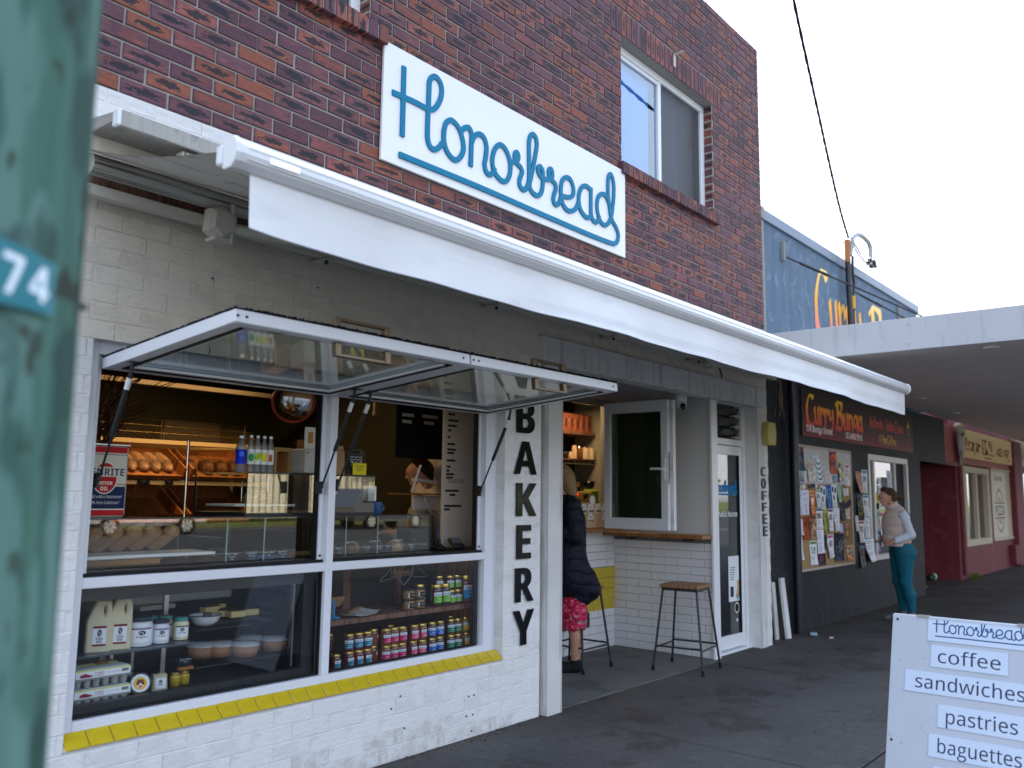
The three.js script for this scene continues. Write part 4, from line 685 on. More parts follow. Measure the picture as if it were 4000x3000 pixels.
// ---------- street canopy and the mast on top of it ----------
{
  const K = thing('street_canopy', 'flat cantilevered street canopy with pale grey fascia and boarded soffit over the footpath', 'canopy', [9.1, 3.05, 1.5]);
  part(K, 'fascia', [cb(9.08, 9.12, 3.055, 3.385, -0.12, 4.0, 0.004), cb(9.12, 60, 3.055, 3.385, 3.96, 4.0, 0.004)], mat(null, 0.5, { map: tex(256, 256, (u, v) => { const k = 0.5 + 0.06 * fbm(u, v, 5, 2, 4, 3) - 0.06 * sm(0.6, 0.8, fbm(u, v, 40, 2, 3, 8)); return [k, k * 1.005, k * 1.03]; }, [2, 0.6]) }));
  part(K, 'deck', cb(9.12, 60, 3.2, 3.33, -0.12, 3.96), M.fibro);
  const sof = mat(null, 0.8, { map: tex(256, 256, (u, v) => { const k = 0.46 + 0.1 * fbm(u, v, 4, 12, 4, 31); return [k * 1.5, k * 1.32, k * 1.22]; }, [3, 3]) });
  for (let i = 0; i < 57; i++) part(K, 'soffit_board', cb(9.13 + i * 0.9, 10.025 + i * 0.9, 3.058 + rr(0, 0.003), 3.08, -0.12, 3.95, 0.004), sof);
  for (const [x, z] of [[9.4, 2.16], [13.6, 0.42], [16.2, 0.3], [18.5, 1.0]]) part(K, 'soffit_light', lathe([[0, -0.006], [0.06, -0.008], [0.075, -0.004], [0.078, 0.01]], 20).translate(x, 3.052, z), M.whiteGloss);
  for (const [y, z] of [[3.32, 1.48], [3.12, 1.48], [3.32, 3.0], [3.12, 3.0]]) part(K, 'bolt', cyl(0.012, 0.01, 0.008, 8).rotateZ(Math.PI / 2).translate(9.08, y, z), M.steel);
  for (const [a, b] of [[[9.85, 4.5, zc], [13, 3.4, 1.9]], [[12.18, 4.55, zc], [15.2, 3.4, 1.55]], [[14.6, 4.55, zc], [17.6, 3.4, 1.7]]]) {
    const at = (t) => a.map((q, i) => lerp(q, b[i], t)), r = part(K, 'stay_rod', bar(at(0.02), b, 0.011), mat([0.06, 0.05, 0.05], 0.6));
    each(r, 'turnbuckle', [bar(at(0.07), at(0.15), 0.018, 8), bar(at(0.155), at(0.18), 0.02, 6)], M.blackMetal);
    each(r, 'wall_lug', [cb(a[0] - 0.02, a[0] + 0.02, a[1] - 0.08, a[1] + 0.16, zc, zc + 0.05, 0.006), extrude([[0, 0], [0.18, 0], [0.06, 0.2], [0, 0.22]], 0.02).translate(b[0] - 0.05, b[1] - 0.03, b[2])], M.fibro);
  }
  const T = thing('service_mast', 'dark electrical service mast with looped conduit at the blue grey parapet', 'mast', [11.95, 3.33, -0.03]);
  part(T, 'pole', bar([11.96, 3.33, -0.02], [11.93, 5.12, -0.02], 0.038, 14), M.darkPlastic); part(T, 'sunlit_tip', bar([11.93, 4.85, -0.02], [11.928, 5.17, -0.02], 0.04, 14), mat([0.4, 0.17, 0.07], 0.7), 'mast top with orange sunlight painted on');  // orange of low sunlight is put into the tip colour
  part(T, 'cable_duct', tube([[12.05, 3.33, 0.0], [12.04, 4.4, 0.0], [12.07, 4.55, 0.01], [12.03, 4.7, 0.01], [12.02, 4.95, 0.02]], 0.02, 8), M.blackMetal);
  part(T, 'marker', bar([12.03, 4.2, 0.0], [12.035, 4.38, 0.0], 0.03, 10), mat([0.75, 0.4, 0.01], 0.5), 'yellow cable marker');
  part(T, 'conduit', tube([[11.98, 4.95, 0.0], [12.0, 5.18, 0.03], [12.15, 5.29, 0.05], [12.45, 5.31, 0.06], [12.68, 5.25, 0.06], [12.72, 5.09, 0.05]], 0.032, 10), mat([0.42, 0.42, 0.42], 0.5));
  each(T, 'connector', [[12.7, 5.04], [12.62, 4.98], [12.74, 4.96], [12.9, 5.0], [12.86, 5.05]].map(([x, y]) => join([cb(x - 0.03, x + 0.03, y - 0.03, y + 0.025, 0.02, 0.08, 0.01), bar([x, y, 0.05], [x + 0.05, y + 0.06, 0.06], 0.01)])), M.blackMetal);
  part(T, 'wire', [[0, 0], [0.03, 0.02], [0.07, 0.05], [-0.03, 0.03]].map(([d, e]) => tube([[11.97, 5.22, 0.02], [12.02 + d, 5.08 - d, 0.04 + e], [12.2 + d, 4.98 - d, 0.06 + e], [12.45, 4.96 - d, 0.06 + e], [12.62, 4.98, 0.05]], 0.0055, 5)).concat(tube([[12.9, 5.0, 0.05], [13.05, 4.95, 0.06], [13.25, 5.02, 0.06]], 0.008, 5)), M.blackMetal);
  const W = [[11.93, 5.2, 0.0], [11.2, 5.31, 0.16], [10.4, 5.5, 0.34], [8.96, 5.92, 0.67], [7.7, 6.35, 0.95], [4.5, 7.6, 1.67], [0.5, 9.3, 2.56]];
  const l = single('overhead_cable', 'twisted black overhead cable running down to the service mast', 'cable', [0, 1].map((k) => { const c = new THREE.CatmullRomCurve3(W.map((q) => V(...q))), P = c.getSpacedPoints(420).map((p, i) => p.add(V(0.012 * Math.cos(i * 0.55 + k * Math.PI), 0.012 * Math.sin(i * 0.55 + k * Math.PI), 0))); return new THREE.TubeGeometry(new THREE.CatmullRomCurve3(P), 1200, 0.013, 5); }), M.rubber, [11.93, 5.18, 0]);
}
// ---------- the maroon pizza shop ----------
{
  const zp = -0.3, P = thing('pizza_shop', 'maroon painted pizza shop with a recessed doorway beyond the curry shop', 'building', [21, 0, zp]);
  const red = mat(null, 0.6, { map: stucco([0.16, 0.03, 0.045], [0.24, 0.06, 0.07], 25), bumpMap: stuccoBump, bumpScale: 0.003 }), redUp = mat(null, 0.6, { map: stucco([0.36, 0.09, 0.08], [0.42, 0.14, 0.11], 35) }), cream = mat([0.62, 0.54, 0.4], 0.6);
  part(P, 'upper_wall', [cb(15.5, 17.35, 2.22, 3.05, -0.5, -0.2), cb(17.35, 24.1, 2.3, 3.05, -0.5, zp)], redUp, 'paler red wall above the windows');
  part(P, 'grey_return', cb(15.5, 17.35, 2.215, 3.05, -0.198, -0.16), M.blackWall);
  part(P, 'wall', [cb(18.66, 24.1, 0, 0.63, -0.5, zp), cb(18.66, 19.25, 0.63, 2.3, -0.5, zp), cb(21.56, 21.9, 0.63, 2.3, -0.5, zp), cb(15.5, 18.66, 2.22, 2.3, -1.35, -0.2), cb(15.5, 18.7, 0, 2.22, -1.45, -1.35), cb(18.66, 18.75, 0, 2.22, -1.35, -0.5)], red);
  part(P, 'pilaster', cb(24.1, 25.1, 0, 3.05, -0.5, -0.18, 0.02), red);
  part(P, 'meter_box', cb(23.5, 24.4, 0.06, 0.52, zp, -0.16, 0.015), red);
  part(P, 'pipe', bar([18.85, 0.1, zp + 0.04], [18.85, 2.9, zp + 0.04], 0.035, 10), red);
  const w = part(P, 'window', [cb(19.25, 21.56, 2.13, 2.26, -0.42, zp + 0.03, 0.01), cb(19.25, 21.56, 0.63, 0.77, -0.42, zp + 0.03, 0.01), cb(19.25, 19.44, 0.77, 2.13, -0.42, zp + 0.03, 0.01), cb(21.37, 21.56, 0.77, 2.13, -0.42, zp + 0.03, 0.01), cb(20.4, 20.52, 0.77, 2.13, -0.4, zp, 0.006)], cream);
  part(w, 'pane', [cb(19.44, 20.4, 0.77, 2.13, -0.38, -0.375), cb(20.52, 21.37, 0.77, 2.13, -0.38, -0.375)], glass([0.3, 0.33, 0.32], { ior: 2.4 }));
  part(w, 'menu_sheet', cb(19.8, 20.05, 1.35, 1.85, -0.41, -0.405), M.paper);
  part(P, 'back_wall', cb(18.8, 24, 0, 3, -2.1, -2), M.darkRoom);
  const pn = part(P, 'painted_window', [cb(21.9, 24.1, 0.7, 2.27, -0.4, zp - 0.01), cb(21.9, 24.1, 2.27, 2.3, -0.4, zp + 0.02), cb(21.9, 24.1, 0.66, 0.7, -0.4, zp + 0.02)], cream);
  part(pn, 'print', sheet(1.6, 1.5).translate(22.75, 1.48, zp - 0.006), mat(null, 0.5, { map: ink(512, 480, (x) => {
    x.fillStyle = '#d9d2bd'; x.fillRect(0, 0, 512, 480); writing(x, '6493 4694', 250, 50, 54, '#3a3a36', 'sans-serif', 260, 'bold'); x.strokeStyle = '#33322e'; x.lineWidth = 7;
    for (const r of [[150, 158], [138, 146], [88, 94]]) { x.beginPath(); x.ellipse(250, 285, r[0], r[1], 0, 0, 7); x.stroke(); }
    x.fillStyle = '#d9d2bd'; x.fillRect(60, 232, 380, 104); x.fillStyle = '#33322e'; x.fillRect(64, 226, 372, 8); x.fillRect(64, 334, 372, 8); writing(x, 'PIZZA', 250, 286, 100, '#33322e', 'sans-serif', 340, 'bold');
    x.lineWidth = 5; for (const dy of [-68, 72]) for (const dx of [-28, 0, 28]) { x.beginPath(); x.arc(250 + dx, 285 + dy + Math.abs(dx) * 0.2, 13, 0, 7); x.stroke(); }
  }) }));
  const S = thing('pizza_sign', 'cream corrugated sign reading pizza take away on the maroon shop', 'sign', [21.6, 2.45, zp]);
  const print = ink(1024, 128, (x) => { x.fillStyle = '#ecd09a'; x.fillRect(0, 0, 1024, 128); const c = '#7d2a22'; writing(x, 'Bermagui', 150, 66, 78, c, 'serif', 240, 'italic bold'); writing(x, 'PIZZA', 470, 64, 100, c, 'serif', 240, 'bold'); x.fillStyle = c; x.fillRect(400, 112, 150, 5); writing(x, 'take away', 805, 66, 76, c, 'sans-serif', 350, 'bold'); for (const px of [300, 612]) { x.beginPath(); x.arc(px, 62, 7, 0, 7); x.fillStyle = c; x.fill(); } });
  const cor = new THREE.PlaneGeometry(4.85, 0.58, 220, 1), q = cor.attributes.position; for (let i = 0; i < q.count; i++) q.setZ(i, 0.022 * Math.sin(q.getX(i) * 2 * Math.PI / 0.17)); cor.computeVertexNormals();
  const slope = (g) => g; part(S, 'panel', cor.translate(21.65, 2.72, zp + 0.05), mat(null, 0.55, { map: print, side: THREE.DoubleSide }));
  const O = thing('carved_post', 'carved pale driftwood post fixed to the corner of the maroon shop', 'carving', [18.75, 2.25, zp + 0.1]);
  part(O, 'shaft', lathe([[0, 0], [0.07, 0.02], [0.1, 0.12], [0.06, 0.2], [0.11, 0.3], [0.12, 0.45], [0.14, 0.62], [0.17, 0.66]], 14).scale(1.2, 1.0, 0.5).translate(18.7, 2.22, zp + 0.12), mat(null, 0.8, { map: tex(128, 256, (u, v) => { const n = fbm(u, v, 10, 4, 4, 7), k = n > 0.55 ? 0.1 : 0.5; return [k, k * 0.9, k * 0.78]; }, [1, 1]) }));
  part(O, 'cap', new THREE.SphereGeometry(0.24, 18, 12).scale(1.15, 0.45, 0.4).rotateZ(-0.15).translate(18.62, 2.96, zp + 0.12), cream);
  const F = thing('far_shop', 'pale shopfront with a glazed door beyond the maroon shop', 'building', [32, 0, zp]);
  part(F, 'wall', [cb(25.1, 60, 2.6, 3.2, -0.6, zp), cb(27.4, 60, 0, 2.6, -0.6, zp)], mat([0.42, 0.34, 0.24], 0.7)); const fd = part(F, 'door_frame', [cb(25.4, 25.75, 0, 2.6, -0.5, zp + 0.02), cb(25.75, 27.4, 2.45, 2.6, -0.5, zp + 0.02)], cream); part(F, 'door_glass', cb(25.75, 27.4, 0, 2.45, -0.4, -0.39), glass([0.2, 0.22, 0.2], { ior: 2.2 })); part(F, 'back_wall', cb(25.1, 44, 0, 3, -3.1, -3), M.darkRoom);
  for (const b of [P]) part(b, 'body', [cb(18.7, 25.1, 3.05, 4.3, -7, -0.4), cb(15.5, 18.7, 3.05, 4.3, -7, -0.6)], red);
  // litter
  const bt = thing('drink_crate', 'green plastic bottle lying in the dark maroon doorway', 'bottle', [18.2, 0.0, -0.75]);
  part(bt, 'bottle', lathe([[0, 0], [0.06, 0.01], [0.062, 0.25], [0.025, 0.33], [0.025, 0.36], [0, 0.36]], 14).rotateZ(Math.PI / 2).translate(18.6, 0.065, -0.75), mat([0.02, 0.12, 0.06], 0.2)); part(bt, 'label', cyl(0.0635, 0.0635, 0.1, 14).rotateZ(Math.PI / 2).translate(18.5, 0.065, -0.75), M.paper);
  const bl = []; for (let i = 0; i < 70; i++) { const a = rr(0, 6.28), r = rr(0, 0.12), h = rr(0.06, 0.2); bl.push(new THREE.ConeGeometry(0.012, h, 4).translate(0, h / 2, 0).rotateX(rr(-0.6, 0.6)).rotateZ(rr(-0.6, 0.6)).translate(19.2 + r * Math.cos(a) * 1.6, 0, zp + 0.1 + 0.5 * Math.abs(r * Math.sin(a)))); }
  single('weed', 'tuft of green weeds at the foot of the maroon wall', 'weed', bl, mat([0.09, 0.15, 0.02], 0.8), [19.2, 0, zp + 0.1]);
}
// ---------- notices ----------
{
  const cells = 64, seen = [], T = [];
  const N = (x0, x1, y0, y1, kind, label, tilt = 0) => T.push({ x0, x1, y0, y1, kind, label, tilt });
  const on = ' on the notice board';
  N(10.15, 10.35, 1.89, 2.18, ['#27414a', '#5b8fa8', '#a6433c'], 'dark teal event poster with small figures, top left corner' + on); N(10.19, 10.3, 1.76, 1.88, ['#2c5fa0', '#e3cf56', '#dfe6ee'], 'small blue and yellow leaflet below the teal poster');
  N(10.31, 10.4, 1.76, 1.89, ['t', '#e9ecee'], 'small blank white slip at the lower left of the pale panel'); N(10.59, 10.84, 2.06, 2.11, ['t', '#dfe8f2'], 'narrow white business card high on the pale pin panel'); N(10.45, 10.69, 1.77, 1.99, ['#c8c4bc', '#eef0f0', '#b9a78e'], 'pale poster of three upright white shapes');
  N(10.71, 10.96, 1.77, 2.05, ['w', '#0f2a33', '#eef6f7'], 'poster of curved black and white bands on the pale pin panel'); N(11.07, 11.31, 1.77, 1.91, ['t', '#e6e4e0'], 'white typed page low on the pale pin panel'); N(11.23, 11.48, 1.88, 2.17, ['#c2402e', '#e08a5a', '#4a4a72'], 'tall red orange poster on the pale pin panel', 0.03);
  N(11.33, 11.49, 1.77, 1.87, ['#8fa9c4', '#33475e', '#dde4ea'], 'small blue grey photo below the red poster'); N(11.51, 11.71, 1.77, 2.05, ['#e6ebe4', '#2a3a2a', '#c9b84a'], 'black and white foliage poster right of the red poster'); N(11.76, 11.99, 1.73, 2.02, ['h', '#c8324a', '#d9863a'], 'white flyer with red heading and orange photo, right edge' + on);
  N(10.12, 10.29, 1.36, 1.66, ['t', '#dadff0'], 'left one of two pale typed sheets pinned side by side'); N(10.295, 10.48, 1.36, 1.66, ['t', '#e4e3f2'], 'right one of two pale typed sheets pinned side by side'); N(10.49, 10.69, 1.35, 1.66, ['d', '#c9722c', '#f4efe6'], 'orange flyer with a white silhouette in the middle');
  N(10.7, 10.86, 1.45, 1.67, ['h', '#7fa287', '#dfe8dc'], 'white flyer with small green emblem beside the orange flyer', -0.04); N(10.87, 11.06, 1.42, 1.72, ['p', '#2f5a3a', '#486b8a'], 'tilted white sheet with three small green photos', -0.09); N(11.07, 11.25, 1.44, 1.73, ['#2f6fc0', '#7db2cf', '#1d4c92'], 'bright blue brochure in the middle of the cork', -0.03);
  N(11.27, 11.46, 1.45, 1.74, ['p', '#3a3f44', '#5b4a3a'], 'white sheet with dark photos right of the blue brochure'); N(11.48, 11.62, 1.51, 1.74, ['#8fc7a8', '#c7d98f', '#5fa8c0'], 'pale green and blue map leaflet'); N(11.69, 11.9, 1.6, 1.7, ['t', '#efe9e4'], 'small white note right of the map leaflet', 0.1);
  N(10.71, 10.92, 1.18, 1.44, ['h', '#3c6f9a', '#c98452'], 'white flyer with two colour pictures, left of centre on the cork'); N(10.93, 11.1, 1.12, 1.41, ['#8a8f35', '#3a3626', '#c5c86a'], 'yellow green leaflet with dark bands'); N(11.12, 11.3, 1.14, 1.43, ['h', '#6a5a72', '#b07a6a'], 'flyer with a dusk photo above white text');
  N(11.32, 11.52, 1.14, 1.44, ['t', '#e9edf6'], 'large plain typed sheet in the middle of the cork'); N(11.55, 11.73, 1.27, 1.53, ['#33363d', '#6a6e74', '#22252a'], 'charcoal poster right of the plain typed sheet'); N(11.77, 12.02, 1.45, 1.53, ['#1f2547', '#5a3a35', '#2c3a6a'], 'crumpled navy flyer sticking out at the right edge', 0.3);
  N(10.25, 10.47, 1.06, 1.34, ['#b5532c', '#3a2420', '#8a3a24'], 'dark red sunset poster on the left of the cork'); N(10.49, 10.7, 1.05, 1.34, ['#9a6a48', '#d9c4a8', '#4a3a30'], 'brown menu style poster right of the sunset poster'); N(10.13, 10.24, 1.12, 1.31, ['t', '#dfe2ea'], 'narrow white slip at the left frame of the cork');
  N(10.7, 10.92, 0.88, 1.17, ['t', '#eef1fa'], 'long white typed sheet hanging below the two picture flyer', 0.02); N(10.47, 10.69, 0.75, 1.04, ['h', '#6d8a3c', '#e0e4ee'], 'white flyer with green picture near the bottom of the cork'); N(10.93, 11.05, 0.92, 1.1, ['#2c3038', '#6a5560', '#1c1f26'], 'dark leaflet beside the long white typed sheet');
  N(11.06, 11.27, 0.81, 1.1, ['h', '#c04a8a', '#7a9ac0'], 'white sheet with pink heading and seaside picture', 0.05); N(11.3, 11.66, 0.75, 1.11, ['#262c3c', '#6f7a84', '#1a1f2c'], 'large tilted navy poster at the bottom of the cork', -0.06); N(11.51, 11.62, 1.12, 1.23, ['t', '#d8d4e8'], 'pale lilac slip above the navy poster');
  N(11.635, 11.73, 1.12, 1.24, ['#5a4a8a', '#c8bfe0', '#3a2f6a'], 'small purple leaflet above the navy poster'); N(11.74, 11.91, 1.03, 1.23, ['#b5703a', '#4a2f28', '#e0b890'], 'orange and brown food photo leaflet at the right frame'); N(11.77, 12.03, 0.74, 0.94, ['#d9803a', '#2f7a7a', '#efe6d2'], 'orange and teal sunset leaflet, bottom right' + on);
  N(10.71, 10.97, 0.73, 0.87, ['#332c3a', '#a04a6a', '#1f1c26'], 'dark leaflet with pink print at the bottom of the cork'); N(10.135, 10.21, 0.83, 1.1, ['t', '#e6e6ea'], 'white strip at the lower left frame of the cork'); N(11.78, 11.94, 1.29, 1.43, ['#e9e4e0', '#b0382c', '#d9c9b9'], 'small white flyer with a red figure');
  N(10.2, 10.25, 1.67, 1.72, ['t', '#e9e9e9'], 'tiny white card at the left of the card row'); N(10.27, 10.38, 1.67, 1.73, ['t', '#f0efec'], 'tiny folded white card in the card row', 0.3); N(10.47, 10.57, 1.68, 1.72, ['#3a4650', '#7a8790', '#2a333a'], 'tiny slate grey card in the card row'); N(10.6, 10.69, 1.69, 1.74, ['#27405a', '#4a6a8a', '#1d3048'], 'tiny navy card in the card row'); N(10.71, 10.79, 1.69, 1.74, ['t', '#dfe4ea'], 'tiny white card right of the navy card');
  const pl = ' on the dark pier between board and window', sh = zc + 0.01;
  const W2b = [[12.22, 12.46, 1.64, 1.94, ['#c79a8c', '#e0c0b0', '#a86a5a'], 'pinkish curling poster, top left' + pl], [12.47, 12.7, 1.64, 1.97, ['h', '#2f9ad0', '#e8f2f8'], 'white and sky blue poster, top right' + pl], [12.23, 12.46, 1.33, 1.62, ['#3a3a35', '#c8a030', '#5a7a90'], 'dark poster with yellow lower edge' + pl], [12.47, 12.7, 1.31, 1.62, ['h', '#4a8ab0', '#f0f4f8'], 'white poster with blue picture' + pl], [12.14, 12.25, 1.12, 1.33, ['t', '#f0e4e4'], 'narrow white slip' + pl], [12.25, 12.49, 0.96, 1.26, ['h', '#a05a4a', '#d8dce0'], 'white leaflet with a small photo' + pl], [12.51, 12.74, 1.01, 1.3, ['t', '#e2eef0'], 'white sheet with teal band' + pl], [12.24, 12.47, 0.62, 0.92, ['#4a3f38', '#b08a5a', '#8aa0b0'], 'dark leaflet lowest' + pl], [12.49, 12.86, 0.69, 1.0, ['t', '#eef2f8'], 'white sheet curling out at the window corner'],
    [13.78, 14.01, 1.69, 2.0, ['t', '#e9ecf4'], 'white sheet, highest on the curry shop window'], [13.51, 13.76, 1.63, 1.89, ['#7a8288', '#c0c6ca', '#4a5258'], 'grey poster on the curry shop window'], [13.31, 13.46, 1.78, 1.88, ['t', '#f4f4f4'], 'small white card on the curry shop window'], [13.14, 13.28, 1.5, 1.65, ['#d8d030', '#e8e050', '#b8b020'], 'plain yellow square on the curry shop window'], [13.3, 13.48, 1.41, 1.77, ['t', '#e6ecf2'], 'tall white sheet on the curry shop window'], [13.14, 13.32, 1.09, 1.41, ['#3a9ab0', '#e0905a', '#f0e8d8'], 'turquoise and orange poster on the curry shop window'], [13.14, 13.32, 0.78, 1.05, ['#2f5a8a', '#e05a3a', '#8ac0d8'], 'blue and red poster low on the curry shop window'], [13.34, 13.52, 0.87, 1.38, ['h', '#c06a5a', '#f2eee8'], 'long white and salmon poster on the curry shop window']];
  for (const w of W2b) N(...w);
  const atlas = ink(2048, 2048, (x) => {
    T.forEach((n, i) => {
      const ox = (i % 8) * 256, oy = Math.floor(i / 8) * 256, k = n.kind; x.save(); x.beginPath(); x.rect(ox, oy, 256, 256); x.clip(); x.translate(ox, oy);
      const lines = (y0, y1, c, s = 10) => { x.fillStyle = c; for (let y = y0; y < y1; y += s) if (rnd() < 0.85) x.fillRect(rr(18, 34), y, rr(90, 190), s * 0.36); };
      const photo = (px, py, w, h, cs) => { for (let q = 0; q < 60; q++) { x.fillStyle = pick(cs); x.globalAlpha = rr(0.4, 1); x.beginPath(); x.ellipse(px + rnd() * w, py + rnd() * h, rr(4, w / 5), rr(4, h / 6), rr(0, 3), 0, 7); x.fill(); } x.globalAlpha = 1; };
      if (k[0] === 't') { x.fillStyle = k[1]; x.fillRect(0, 0, 256, 256); lines(28, 240, 'rgba(60,64,80,0.55)', 12); }
      else if (k[0] === 'h') { x.fillStyle = '#ecedf0'; x.fillRect(0, 0, 256, 256); x.fillStyle = k[1]; x.fillRect(24, 16, 200, 26); photo(50, 70, 150, 60, [k[1], k[2], '#444']); lines(150, 245, 'rgba(60,64,80,0.6)', 11); }
      else if (k[0] === 'p') { x.fillStyle = '#e4e8ee'; x.fillRect(0, 0, 256, 256); for (const [a, b] of [[30, 30], [140, 40], [80, 120]]) { x.fillStyle = k[1]; x.fillRect(a, b, 74, 54); photo(a + 8, b + 8, 50, 30, [k[1], k[2]]); } lines(190, 245, 'rgba(60,64,80,0.5)', 11); }
      else if (k[0] === 'w') { x.fillStyle = k[2]; x.fillRect(0, 0, 256, 256); for (let b = 0; b < 5; b++) { x.strokeStyle = k[1]; x.lineWidth = 14; x.beginPath(); x.arc(128 + rr(-20, 20), -70 + b * 56, 130, 0.5, 2.7); x.stroke(); x.strokeStyle = '#5fa8b5'; x.lineWidth = 5; x.beginPath(); x.arc(128, -84 + b * 56, 126, 0.6, 2.4); x.stroke(); } }
      else if (k[0] === 'd') { x.fillStyle = k[1]; x.fillRect(0, 0, 256, 256); lines(20, 60, '#f3e0c8', 16); x.fillStyle = k[2]; x.beginPath(); x.ellipse(128, 110, 46, 30, 0.2, 0, 7); x.fill(); x.fillRect(88, 115, 16, 44); x.fillRect(150, 115, 16, 44); x.fillRect(150, 74, 34, 34); lines(170, 245, '#f3e0c8', 15); }
      else { x.fillStyle = k[0]; x.fillRect(0, 0, 256, 256); photo(10, 40, 236, 170, k); x.fillStyle = k[2]; x.globalAlpha = 0.8; x.fillRect(20, 12, 210, 20); x.globalAlpha = 1; lines(215, 250, k[1], 12); }
      x.restore();
    });
  });
  const pm = mat(null, 0.7, { map: atlas, side: THREE.DoubleSide });
  T.forEach((n, i) => {
    const c = i % 8, r = Math.floor(i / 8), e = 0.004, w = n.x1 - n.x0, h = n.y1 - n.y0, curl = rr(0.004, 0.02) * Math.min(1, h / 0.25) * (n.label.includes('curling') ? 3 : 1), s = rnd() < 0.5;
    const g = sheet(w, h, [c / 8 + e, 1 - (r + 1) / 8 + e, (c + 1) / 8 - e, 1 - r / 8 - e], 6, 8, (a, b) => curl * Math.pow(1 - b, 2) * (0.5 + (s ? a : 1 - a)) + 0.003 * Math.sin(b * 6 + a * 3));
    if (n.tilt) g.rotateZ(n.tilt);
    const z = n.x0 > 12.9 ? -0.168 : n.x0 > 12.1 ? zc + 0.006 : n.y0 > 1.735 ? -0.127 : -0.131;
    single('notice', n.label, 'notice', g.translate((n.x0 + n.x1) / 2, (n.y0 + n.y1) / 2, z + (i % 5) * 0.0022), pm, [(n.x0 + n.x1) / 2, n.y0, z], 'notices on and beside the notice board');
  });
}
// ---------- leaning plank, litter ----------
{
  single('plank', 'weathered white plank leaning against the black wall by the downpipe', 'plank', [cb(-0.05, 0.05, 0, 0.66, -0.018, 0.018, 0.004).rotateX(-0.12).rotateZ(-0.05).translate(9.47, 0.008, -0.02)], M.paint, [9.47, 0, -0.02]);
  single('plank', 'darker short board standing behind the leaning white plank', 'plank', [cb(-0.04, 0.04, 0, 0.62, -0.012, 0.012, 0.003).rotateX(-0.06).translate(9.35, 0.004, -0.1)], M.render, [9.35, 0, -0.1]);
  const pc = mat([0.3, 0.5, 0.6], 0.6);
  single('paper_scrap', 'crumpled pale blue scrap lying at the foot of the downpipe', 'litter', [cb(-0.05, 0.05, 0, 0.03, -0.04, 0.04, 0.012).rotateY(0.4).translate(9.95, 0.002, 0.08)], pc, [9.95, 0, 0.08]);
  single('paper_scrap', 'small white scrap lying on the footpath before the black wall', 'litter', [cb(-0.04, 0.04, 0, 0.008, -0.02, 0.02, 0.003).rotateY(0.2).translate(9.9, 0.003, 0.3)], M.paper, [9.9, 0, 0.3]);
  const dirt = []; for (let i = 0; i < 900; i++) { const t = rnd(), right = rnd() < 0.35, x = right ? rr(9.1, 15) : rr(1.2, 5.2), r = rr(0.002, 0.007) * (rnd() < 0.1 ? 1.8 : 1); dirt.push(new THREE.TetrahedronGeometry(r).rotateX(rr(0, 3)).rotateY(rr(0, 3)).translate(x + (x > 4.6 && x < 5 ? rr(-0.05, 0.05) : 0), r * 0.4, (right ? -0.12 : 0.012) + Math.pow(t, 3) * 0.12 + 0.004)); }
  const dm = new THREE.Mesh(join(dirt), mat([0.09, 0.06, 0.04], 0.95)); dm.name = numbered('dirt'); tag(dm, 'dirt and leaf crumbs gathered along the foot of the walls', 'dirt'); dm.userData.kind = 'stuff'; scene.add(dm);
}
// ---------- sandwich board ----------
{
  const lean = Math.atan(0.32 / 0.95), Lh = 1.003, S = thing('sandwich_board', 'white A-frame menu board with dark blue lettering on the footpath at lower right', 'A-frame sign', [4.9, 0, 2.44]);
  const place = (g) => g.rotateY(-Math.PI / 2).rotateZ(-lean).translate(4.9 - 0.32, 0, 2.44);   // local x runs along the street side edge, y up the board, +z faces the camera
  const pw = mat(null, 0.45, { map: tex(512, 512, (u, v) => { const n = fbm(u, v, 4, 4, 4, 3), sc = sm(0.74, 0.78, fbm(u, v, 40, 40, 4, 9)); const k = (0.44 + 0.05 * n) * (1 - 0.15 * sc); return [k * 0.93, k * 0.99, k * 1.08]; }, [0.9, 0.9]) });
  part(S, 'front_board', place(cb(0, 0.74, 0, Lh, -0.018, 0, 0.003)), pw);
  part(S, 'back_board', cb(0, 0.74, 0, Lh, 0, 0.018, 0.003).rotateY(-Math.PI / 2).rotateZ(lean).translate(4.93 + 0.32, 0, 2.44), pw);
  each(S, 'hinge', [0.12, 0.58].map((z) => cb(4.89, 4.94, 0.948, 0.953, 2.44 + z, 2.5 + z)), M.steel);
  each(S, 'screw', [[0.025, 0.975], [0.025, 0.37], [0.715, 0.975], [0.715, 0.37]].map(([x, y]) => place(cyl(0.007, 0.006, 0.003, 10).rotateX(Math.PI / 2).translate(x, y, 0))), mat([0.08, 0.05, 0.03], 0.6));
  const ls = [['', 0.174, 0.667, 0.878, 0.991], ['coffee', 0.193, 0.545, 0.75, 0.862], ['sandwiches', 0.073, 0.667, 0.616, 0.728], ['pastries', 0.234, 0.62, 0.464, 0.578], ['baguettes', 0.196, 0.64, 0.322, 0.434], ['bread', 0.221, 0.6, 0.175, 0.287]];
  for (const [t, a, b, y0, y1] of ls) {
    const w = b - a, h = y1 - y0, cw = 512, chh = Math.round(512 * h / w);
    const m = ink(cw, chh, (x) => { x.fillStyle = '#b9c6d6'; x.fillRect(0, 0, cw, chh); x.strokeStyle = '#9aa2b0'; x.lineWidth = 2; x.strokeRect(1, 1, cw - 2, chh - 2); if (!t) drawScript(x, 15, chh * 0.84, 170, 6.5, '#123a6e'); else writing(x, t, cw / 2, chh * 0.5, chh * 0.82, '#131a3e', 'sans-serif', cw * 0.84); });
    part(S, 'name_plate', place(cb(a, b, y0, y1, 0, 0.0016)), pw); part(S, 'print', place(sheet(w - 0.002, h - 0.002).translate((a + b) / 2, (y0 + y1) / 2, 0.0026)), mat(null, 0.4, { map: m }));
  }
}
